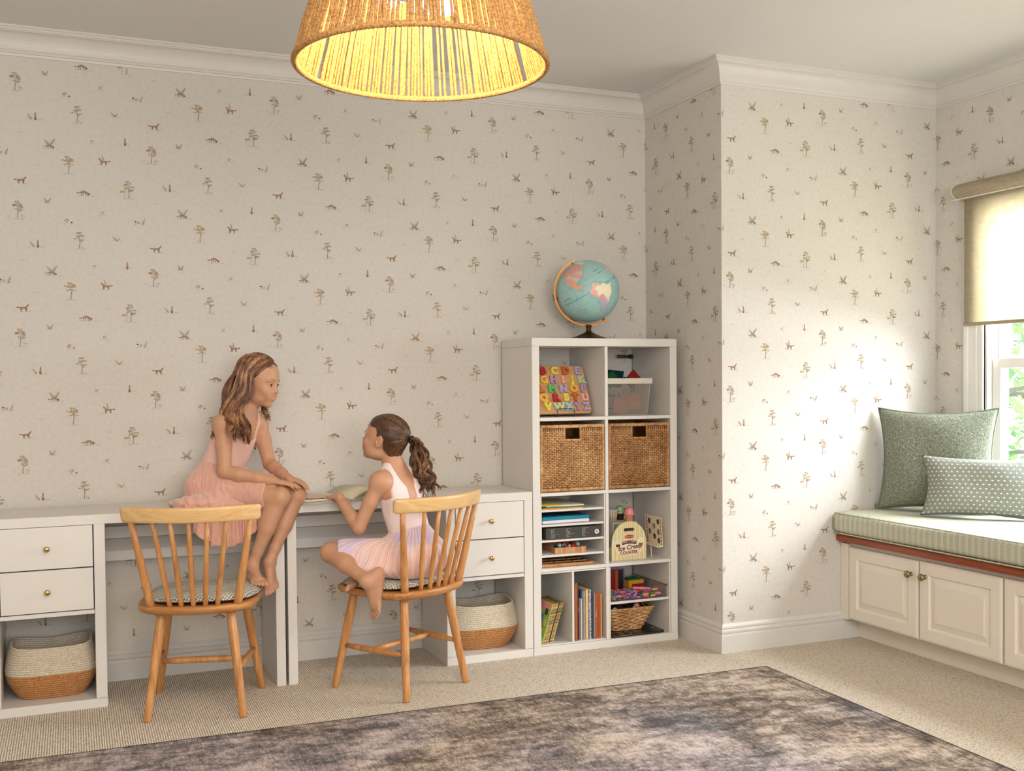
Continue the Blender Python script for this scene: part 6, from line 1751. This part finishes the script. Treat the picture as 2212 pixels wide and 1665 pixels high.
# tail of the skirt spread flat on the desk behind her and hanging over its front edge
S.ell((-1.515, -.265, .778), (.075, .085, .016), None, .03, disp=rip(.0025, 170, (1, .5, 0)))
S.ell((-1.470, -.360, .785), (.100, .050, .030), None, .04, disp=rip(.003, 150, (1, .2, 0)))
S.keep(lambda X, Y, Z: np.maximum(np.maximum(.7645-Z, (X*.62-Y*.78)-(-1.166*.62+.455*.78)+.045)-0*X, -1+0*Z) if False else np.maximum(.7645-Z+0*X+0*Y-10*(Y < -.396), ((X+1.166)*.80+(Y+.455)*-.60)+.052))
o = sk.build('skirt', TULLE, g1); m_ = o.modifiers.new('smooth', 'SMOOTH'); m_.factor = .5; m_.iterations = 2
def hang(u, v):
    # ruffle hanging over the front edge of the desk
    x = -1.535+.315*u
    L = (.020+.150*math.sin(PI*min(1, max(0, (u-.02)/.96)))**.62)
    a = math.pi/2*min(1, v/.25)
    fold = math.sin(u*84+math.sin(u*9)*2.5)*.0065*min(1, v*1.6)+math.sin(u*23)*.004*v
    y = -.372-.030*math.sin(a)-.012*v
    z = .800-.030*(1-math.cos(a))-max(0, v-.25)/.75*(L-.0)
    return (x+.012*math.sin(u*31)*v, y+fold, z+.004*math.sin(u*52)*v)
m = MB().grid(hang, 300, 26); o = m.build('skirt_ruffle', TULLE, g1); sm = o.modifiers.new('thick', 'SOLIDIFY'); sm.thickness = .0016
# ---------------------------------------------------------------- hair
HAIR1 = [m_hair('hair_honey', '#4c2c1b', '#8a5a3a', '#b98660'), m_hair('hair_brown', '#33200f', '#64402a', '#8d6044'), m_hair('hair_blond', '#7a5236', '#b5855c', '#dab58c')]
HAIR2 = [m_hair('hair2_brown', '#35211a', '#5b3c2a', '#80583e'), m_hair('hair2_dark', '#281811', '#442d20', '#62432e'), m_hair('hair2_light', '#4d3322', '#7a573c', '#a47a55')]
def cr(pts, n):
    P = [np.array(p, float) for p in pts]; P = [2*P[0]-P[1]]+P+[2*P[-1]-P[-2]]; out = []; segs = len(P)-3
    for i in range(n):
        t = i/(n-1)*segs; k = min(int(t), segs-1); s = t-k; p0, p1, p2, p3 = P[k:k+4]
        out.append(.5*((2*p1)+(-p0+p2)*s+(2*p0-5*p1+4*p2-p3)*s*s+(-p0+3*p1-3*p2+p3)*s**3))
    return out
def hair_cap(parent, c, R, sc, mat, front, grow=.006, name='hair_cap', wavy=.0016, nape=-.065):
    c = np.array(c, float); m_ = .14
    S = Sculpt(c-m_, c+m_, .0028)
    P = lambda x, y, z: c+R @ (V3(x, y, z)*sc)
    S.ell(P(0, -.014, .034), V3(.0705, .0880, .0760)*sc, R, .01, grow=grow); S.ell(P(0, .026, .030), V3(.0590, .0560, .0560)*sc, R, .03, grow=grow)
    S.ell(P(0, -.036, -.025), V3(.052, .050, .055)*sc, R, .03, grow=grow*.6)
    def keep(X, Y, Z):
        q = [((X-c[0])*R[0, i]+(Y-c[1])*R[1, i]+(Z-c[2])*R[2, i])/sc for i in range(3)]
        return np.maximum(front(q[0], q[1], q[2]), nape-q[2]+.3*np.maximum(0, q[1]))*sc*.8+wavy*np.sin(170*q[0]+60*q[2])*.0
    S.keep(keep)
    return S.build(name, mat, parent)
def on_skull(d, off):
    """point on the skull surface in head coordinates in direction d"""
    d = unit(d); best = 0
    for cc, rr_ in ((V3(0, -.014, .034), V3(.0705, .088, .076)), (V3(0, .026, .030), V3(.059, .056, .056)), (V3(0, -.036, -.025), V3(.052, .050, .055))):
        o = V3(0, -.010, .020)-cc; a = ((d/rr_)**2).sum(); b_ = 2*((o*d)/rr_**2).sum(); c_ = ((o/rr_)**2).sum()-1; D = b_*b_-4*a*c_
        if D > 0: best = max(best, (-b_+math.sqrt(D))/(2*a))
    return V3(0, -.010, .020)+d*(best+off)
rr = random.Random(21)
H1 = lambda q: Hc1+RH1 @ (np.array(q)*hs1)
hair_cap(g1, Hc1, RH1, hs1, HAIR1[1], lambda x, y, z: np.maximum(y-.050-.45*np.clip(z-.045, -.1, .1)+.22*np.abs(x), y-.012+(-.9)*np.clip(z-.012, -1, .05)*1.0), .0042)
m = MB()
# long locks: over the skull, past the ear, then down over the near shoulder / behind the back / behind the far cheek
def lock(dirs, tail, r0, wave, mat, n=22, ph=0):
    pts = [H1(on_skull(d, .008+rr.uniform(-.001, .003))) for d in dirs]+[np.array(t, float) for t in tail]
    P = cr(pts, n); out = []
    for i, p in enumerate(P):
        t = i/(n-1); w_ = wave*max(0, t-.35)/.65
        out.append(p+V3(math.sin(t*15+ph), .6*math.cos(t*13+ph), 0)*w_)
    rad = [r0*(.55+.45*min(1, i/4))*(1-.75*max(0, (i/(n-1)-.55)/.45)) for i in range(n)]
    m.tube([tuple(p) for p in out], rad, 6, mat)
for cl in range(26):                                   # wavy locks on the near side, over the ear and in front of the shoulder
    a = cl/25; ph = rr.uniform(0, 6); col_ = rr.choice((0, 0, 1, 1, 2)); wv = rr.uniform(.007, .013)
    mid0 = V3(-1.300-.075*a, -.362+.045*a, 1.150); end0 = V3(-1.275-.075*a+rr.uniform(-.016, .016), -.400+.012*a, 1.020+.035*rr.random()+.03*a)
    cj = V3(rr.uniform(-.012, .014), -.016, 0)
    for i in range(30):
        j = lambda w: V3(rr.uniform(-w, w), rr.uniform(-w, w), rr.uniform(-w, w))
        d0 = V3(.12, .62-1.2*a, .95)+j(.06); d1 = V3(-.62, .52-1.05*a, .72)+j(.05); d2 = V3(-1.0, .30-.95*a, .14)+j(.05)
        l3 = V3(-.086-.006*rr.random(), .030-.085*a, -.045)+j(.006)
        pts = [H1(on_skull(d, .009+rr.uniform(-.002, .004))) for d in (d0, d1)]+[H1(on_skull(d2, .015+rr.uniform(-.003, .004))), H1(l3), mid0+j(.010), lerp(mid0, end0, .55)+cj+j(.006), end0+j(.0035)+V3(0, 0, rr.uniform(-.010, .022))]
        P_ = cr(pts, 26); out = []
        for k, p in enumerate(P_):
            t = k/25; w_ = wv*max(0, t-.30)/.70; out.append(p+V3(math.sin(t*17+ph), .7*math.cos(t*17+ph), 0)*w_)
        r0 = rr.uniform(.0009, .0017)
        m.tube([tuple(p) for p in out], [r0*(1-.7*max(0, (k/25-.7)/.3)) for k in range(26)], 5, col_ if rr.random() < .8 else rr.choice((0, 1, 2)))
def clump(n, dirs, l3, mid, end, wv, ph, col_, jr=.05, r=(.0009, .0017)):
    for i in range(n):
        j = lambda w: V3(rr.uniform(-w, w), rr.uniform(-w, w), rr.uniform(-w, w))
        pts = [H1(on_skull(np.array(d)+j(jr), .009+rr.uniform(-.002, .004))) for d in dirs]+[H1(np.array(l3)+j(.006)), mid+j(.007), end+j(.0035)+V3(0, 0, rr.uniform(-.008, .015))]
        P_ = cr(pts, 24); r0 = rr.uniform(*r)
        m.tube([tuple(p+V3(math.sin(k/23*15+ph), .7*math.cos(k/23*15+ph), 0)*wv*max(0, k/23-.35)/.65) for k, p in enumerate(P_)], [r0*(1-.7*max(0, (k/23-.7)/.3)) for k in range(24)], 5, col_ if rr.random() < .8 else rr.choice((0, 1, 2)))
for cl in range(22):                                   # back of the head, falling behind the shoulder
    a = cl/21*2-1
    clump(22, [V3(.05+.1*a, -.1, 1.0), V3(-.25+.45*a, -.75, .75), V3(-.40+.45*a, -1.0, .05)], (-.060+.05*a, -.088, -.050), V3(-1.345+.035*a, -.262+.06*a, 1.135), V3(-1.388+.028*a+rr.uniform(-.012, .012), -.262+.05*a, 1.060+rr.uniform(-.03, .03)), rr.uniform(.004, .008), rr.uniform(0, 6), rr.choice((0, 1, 1, 2)))
for cl in range(6):                                    # far side curls under the chin
    clump(16, [V3(.12, .25, 1.0), V3(.75, .25, .65), V3(1.0, .0, .0)], (.070, .002, -.080), V3(-1.190+rr.uniform(-.006, .010), -.262, 1.150), V3(-1.186+rr.uniform(-.010, .018), -.262, 1.118+rr.uniform(-.012, .02)), .004, rr.uniform(0, 6), rr.choice((0, 1, 2)), .06)
for i in range(1500):                                  # from the parting, swept over the forehead and temple and back
    a = (i % 1100)/1100; far = i >= 1100; sg = 1 if far else -1
    j = V3(rr.uniform(-.02, .02), rr.uniform(-.02, .02), rr.uniform(-.02, .02))
    p0 = V3(.13, .90-1.35*a, .66+.32*min(1, a*1.8)); p1 = V3(.13+.30*sg if far else -.34, .86-1.30*a, .60+.30*min(1, a*1.5)); p2 = V3(.80*sg, .60-1.10*a, .38+.16*a); p3 = V3(1.0*sg, .16-.80*a, .16); p4 = V3(.98*sg, -.15-.60*a, -.12)
    pts = [H1(on_skull(q+j, .0058+.0012*math.sin(i*.9+k))) for k, q in enumerate((p0, p1, p2, p3, p4))]
    P_ = cr(pts, 16); r0 = rr.uniform(.0007, .0012); k_ = int(a*26+.5*math.sin(a*40)) % 4
    m.tube([tuple(p) for p in P_], [r0*.3, r0*.8]+[r0]*13+[r0*.3], 4, (0, 1, 0, 2)[k_] if rr.random() < .75 else rr.choice((0, 1, 2)), cap=False)
m.build('hair', HAIR1, g1)

# ================================================================ girl on the chair
g2 = thing('girl', 'girl with a curled brown ponytail in a pale pink pleated dress, sitting cross-legged on the right chair', 'person', (-.645, -.635, .46))
g2['label'] = 'girl in a pale pink dress with a ponytail sitting on the right chair'
P2 = V3(-.645, -.632, .553); C2 = V3(-.695, -.565, .868); up2 = unit(C2-P2); f2 = unit(V3(-.46, .888, 0))
R2 = np.stack([unit(np.cross(up2, f2)), unit(f2-up2*np.dot(f2, up2)), up2], 1); R2[:, 0] = np.cross(R2[:, 1], R2[:, 2])
Ls2 = V3(-.788, -.622, .862); Rs2 = V3(-.608, -.512, .868)
Hc2 = V3(-.737, -.532, 1.030); RH2 = basis((-.733, .681, .265)); hs2 = .97
S = Sculpt((-1.08, -.88, .26), (-.50, -.22, 1.16), .0026)
torso(S, P2, C2, R2, sh=(Ls2, Rs2), hd=Hc2)
S.cone(C2+V3(0, 0, -.005), Hc2-RH2[:, 1]*.022-V3(0, 0, .045), .0420, .0360, .03)
S.ell(Ls2, (.036, .036, .036), None, .03); limb(S, Ls2, V3(-.872, -.600, .676), V3(-.925, -.470, .792), (.0315, .0270, .0180))
S.ell(Rs2, (.035, .035, .035), None, .03); limb(S, Rs2, V3(-.600, -.395, .808), V3(-.720, -.300, .792), (.0310, .0260, .0180))
hand(S, (-.925, -.470, .792), (-.30, .90, -.12), (.05, .1, 1), .76, (.20, .24, .30, .34), .07, (.6, .5), side=1)
hand(S, (-.720, -.300, .792), (-.75, .45, -.12), (0, .1, 1), .74, (.25, .3, .35, .4), .05, (.5, .4), side=-1)
L2 = dict(Lh=V3(-.705, -.672, .548), Lk=V3(-.972, -.525, .568), La=V3(-.887, -.758, .487), Rh=V3(-.600, -.605, .546), Rk=V3(-.640, -.335, .532), Ra=V3(-.862, -.560, .500))
leg(S, L2['Lh'], L2['Lk'], L2['La']); leg(S, L2['Rh'], L2['Rk'], L2['Ra'])
foot(S, L2['La']+V3(.006, 0, -.006), (-.16, .08, -1), (-.92, -.05, .1), .93, side=1)
foot(S, L2['Ra'], (-.80, -.50, -.22), (-.1, .55, .85), .84, side=-1)
PH2 = head(S, Hc2, RH2, hs2)
S.build('body', SKIN, g2, (0, 0, 0), skin_tone([(Hc2, RH2, hs2)], [((-.895, -.755, .31), .03, (1.0, .82, .78)), ((-.95, -.60, .45), .03, (1.0, .80, .76)), ((-.872, -.600, .672), .03, (.98, .84, .80))]))
face_parts(g2, PH2, RH2, hs2, '#4a3a2c', plain('brow_dark', '#5a3c2a', .7))
def m_dress2(name, c1, c2, c3):
    m, nt, b = newmat(name); n = noise(nt, coords(nt), 7, 2); n2 = noise(nt, coords(nt), 420, 2, .7)
    nt.links.new(ramp(nt, n, [(.38, c1), (.52, c2), (.64, c3)]), b.inputs['Base Color']); b.inputs['Roughness'].default_value = .75; b.inputs['Sheen Weight'].default_value = .4
    bump(nt, b, n2, .15, .0006); return m
PINKJ = m_cloth('pink_jersey', '#ecd9dc', '#f3e2e0'); PLEAT = m_dress2('pleated_chiffon', '#eec6ba', '#f0cfc7', '#d9c6e0'); gathers(PLEAT, 118, -.645, -.632, .0020, .03)
bodice(P2, C2, R2, (Ls2, Rs2), Hc2, (-.90, -.80, .60), (-.50, -.36, .98), -.075, (.058, .0130, 1.0), 0, PINKJ, 'bodice', g2, t0=.22, back_u=-.095)
def pleats(amp, n, c, ax):
    ax = unit(ax); e1 = unit(np.cross(ax, (.3, .2, 1))); e2 = np.cross(ax, e1); c = np.array(c)
    def f(X, Y, Z):
        a = np.arctan2((X-c[0])*e2[0]+(Y-c[1])*e2[1]+(Z-c[2])*e2[2], (X-c[0])*e1[0]+(Y-c[1])*e1[1]+(Z-c[2])*e1[2]); return amp*np.sin(a*n)
    return f
S = Sculpt((-1.02, -.86, .452), (-.44, -.30, .76), .0024)
pl = pleats(.0012, 40, P2, (0, 0, 1))
S.ell(lerp(P2, C2, .26), (.090, .074, .07), R2, .01, grow=.005, disp=pl)
S.ell(P2+V3(.006, -.004, -.012), (.142, .122, .105), R2, .05, disp=pl)
ax_ = unit(L2['Lk']-L2['Lh'])
S.cone(L2['Lh']+V3(0, 0, .004), lerp(L2['Lh'], L2['Lk'], .80)+V3(0, 0, .002), .078, .062, .04, disp=pl)
S.ell(lerp(L2['Lh'], L2['Lk'], .45)+V3(.01, -.045, -.045), (.110, .060, .030), np.stack([ax_, unit(np.cross((0, 0, 1), ax_)), V3(0, 0, 1)], 1), .04, disp=pl)
S.cone(L2['Rh']+V3(0, 0, .004), lerp(L2['Rh'], L2['Rk'], .85), .074, .060, .05, disp=pl)
kn = L2['Lk']; cut0 = lerp(L2['Lh'], L2['Lk'], .83)
def kf(X, Y, Z):
    return np.maximum(.4695-Z-.5*(np.maximum(0, -.80-X)), (X-cut0[0])*ax_[0]+(Y-cut0[1])*ax_[1]+(Z-cut0[2])*ax_[2]*1.0-.35*(Z-.56))
S.keep(kf)
o = S.build('skirt', PLEAT, g2); m_ = o.modifiers.new('smooth', 'SMOOTH'); m_.factor = .4; m_.iterations = 2
# pulled-back hair
H2 = lambda q: Hc2+RH2 @ (np.array(q)*hs2)
TIE = V3(0, -.108, .028)
hair_cap(g2, Hc2, RH2, hs2, HAIR2[1], lambda x, y, z: np.where(z > .016, y-.050+.55*np.abs(x)*(z < .05)-.42*np.clip(z-.03, 0, .1), np.maximum(y+.026, (-.078+1.0*(y+.075))-z)), .0045, nape=-.085)
m = MB(); rr = random.Random(8)
HL_ = [(0, .82, .80), (.35, .78, .72), (.62, .66, .56), (.84, .46, .36), (.95, .24, .10), (.985, .02, .14), (.99, -.16, .10), (.95, -.34, -.16), (.84, -.50, -.48), (.50, -.62, -.80), (0, -.70, -.92)]
HLc = cr(HL_, 101); tie_d = unit(TIE-V3(0, -.010, .020))
for i in range(1500):
    u = i/1499 if i % 3 else rr.random(); s_ = HLc[int(u*100)].copy(); s_[0] *= rr.choice((-1, 1)); n_ = 12; k_in = rr.random()**2*.55
    s0 = unit(s_+V3(rr.uniform(-.02, .02), rr.uniform(-.02, .02), rr.uniform(-.02, .02))); pts = []
    for k in range(n_):
        t = k_in+(1-k_in)*k/(n_-1); d = unit(s0*(1-t)+tie_d*t*1.15+V3(0, 0, .05*math.sin(t*PI))); pts.append(H2(on_skull(d, .0048+.0010*math.sin(u*60+t*2)-(.0035 if k == 0 else 0))))
    pts.append(H2(TIE+V3(rr.uniform(-.006, .006), 0, rr.uniform(-.006, .006))))
    r0 = rr.uniform(.0006, .0011); m.tube([tuple(p) for p in pts], [r0*.5]+[r0]*n_, 4, rr.choice((0, 0, 0, 1, 1, 2)), cap=False)
m.build('hair', HAIR2, g2)
T0 = H2(TIE+V3(0, -.004, 0)); m = MB()
for cl in range(17):
    ca_ = 2*PI*cl/17; ph = rr.uniform(0, 6); wv = rr.uniform(.009, .016); tone = rr.choice((0, 0, 1, 2)); sp = .030 if cl % 2 else .016
    e_ = V3(-.572+.034*math.cos(ca_)+rr.uniform(-.01, .01), -.610+.020*math.sin(ca_), .815+rr.uniform(-.025, .03))
    for i in range(34):
        jj = lambda w: V3(rr.uniform(-w, w), rr.uniform(-w, w), rr.uniform(-w, w))
        o1 = V3(math.cos(ca_), math.sin(ca_), 0)
        pts = [T0, T0+V3(.020, -.012, .006)+o1*.010+jj(.003), V3(-.602, -.562, .990)+o1*sp*.9+jj(.005), V3(-.598, -.585, .925)+o1*sp*1.15+jj(.006), V3(-.585, -.600, .865)+o1*sp+jj(.007), e_+jj(.008)]
        P_ = cr(pts, 30); out = []
        for k, p in enumerate(P_):
            t = k/29; out.append(p+V3(math.sin(t*19+ph), .8*math.cos(t*19+ph), .3*math.sin(t*11+ph))*wv*min(1, t*1.6))
        r0 = rr.uniform(.0009, .0016); m.tube([tuple(p) for p in out], [r0*min(1, .5+k*.15)*(1-.75*max(0, (k/29-.75)/.25)) for k in range(30)], 5, tone if rr.random() < .8 else rr.choice((0, 1, 2)))
for i in range(14):                                        # loose curled ends
    s_ = V3(-.585+rr.uniform(-.03, .03), -.60, .84); e_ = s_+V3(rr.uniform(-.02, .05), -.01, -.075); c1 = s_+V3(rr.uniform(-.02, .035), -.02, -.035)
    m.tube([tuple(p) for p in cr([s_, c1, e_, e_+V3(.012, 0, .012)], 14)], [.0011]*13+[.0004], 5, rr.choice((0, 1, 2)))
m.build('ponytail', HAIR2, g2)
m = MB(); ring = []
axp = unit(V3(.5, -.5, -.15)); e1 = unit(np.cross(axp, (0, 0, 1))); e2 = np.cross(axp, e1)
for k in range(25):
    a = 2*PI*k/24; ring.append(tuple(T0+V3(.008, -.006, .001)+(e1*math.cos(a)+e2*math.sin(a))*.0135))
m.tube(ring, [.0055*(1+.2*math.sin(k*2.3)) for k in range(25)], 8, cap=False); m.build('hair_tie', plain('tie_black', '#15110f', .8), g2)

# ---------------------------------------------------------------- magazine on the right desk
mz = thing('open_magazine', 'open glossy magazine on the right desk under the hands of the ponytail girl', 'magazine', (-.885, -.285, .7625), .22)
PG = [plain('page_white', '#e6e0d4', .35), plain('page_cream', '#d9d3b8', .4), plain('page_grey', '#a7a79a', .4), plain('page_pink', '#e2b6aa', .4), plain('page_olive', '#8d9078', .4)]
def leaf(sgn, lift, th0, mi, w=.205, h=.275, curl=.0, lo=0.0):
    m = MB(); n = 14; top = []
    for j in (0, 1):
        for i in range(n+1):
            s = i/n; x = sgn*w*s*(1-.10*lift*4); z = th0+.72*lift*math.sin(min(1, s*1.25)*PI*.62)*(1-.35*s)+curl*s*s
            top.append((x, -h/2+h*j, max(lo, z)))
    fs = [(i, i+1, n+2+i, n+1+i) for i in range(n)]
    m.add(top, fs, mi, True); return m
mg_ = MB()
for k in range(6): mg_.join(leaf(-1, .006+.002*k, .0008+.0010*k, (0, 1, 0, 2, 0, 0)[k], curl=.0006*k))
for k in range(9): mg_.join(leaf(1, .016+.0055*k, .0008+.0012*k, (0, 2, 1, 0, 4, 1, 2, 0, 1)[k], w=.205-.004*k, curl=.0010*k))
o = mg_.build('pages', PG, mz); sm = o.modifiers.new('t', 'SOLIDIFY'); sm.thickness = .0004
pc = MB()
for (x0_, x1_, y0_, y1_, mi) in ((-.18, -.08, -.10, .03, 3), (-.17, -.10, .05, .12, 2), (-.07, -.02, -.12, .10, 1)):
    pc.box(x0_, x1_, y0_, y1_, .0225, .0229, mi)
pc.build('printed_picture', PG, mz)
# the girls' parts are modelled in room coordinates: cancel their root's offset
bpy.context.view_layer.update()
for t in (g1,) + ((g2,) if 'g2' in globals() else ()):
    for ch in t.children: ch.matrix_parent_inverse = t.matrix_world.inverted()
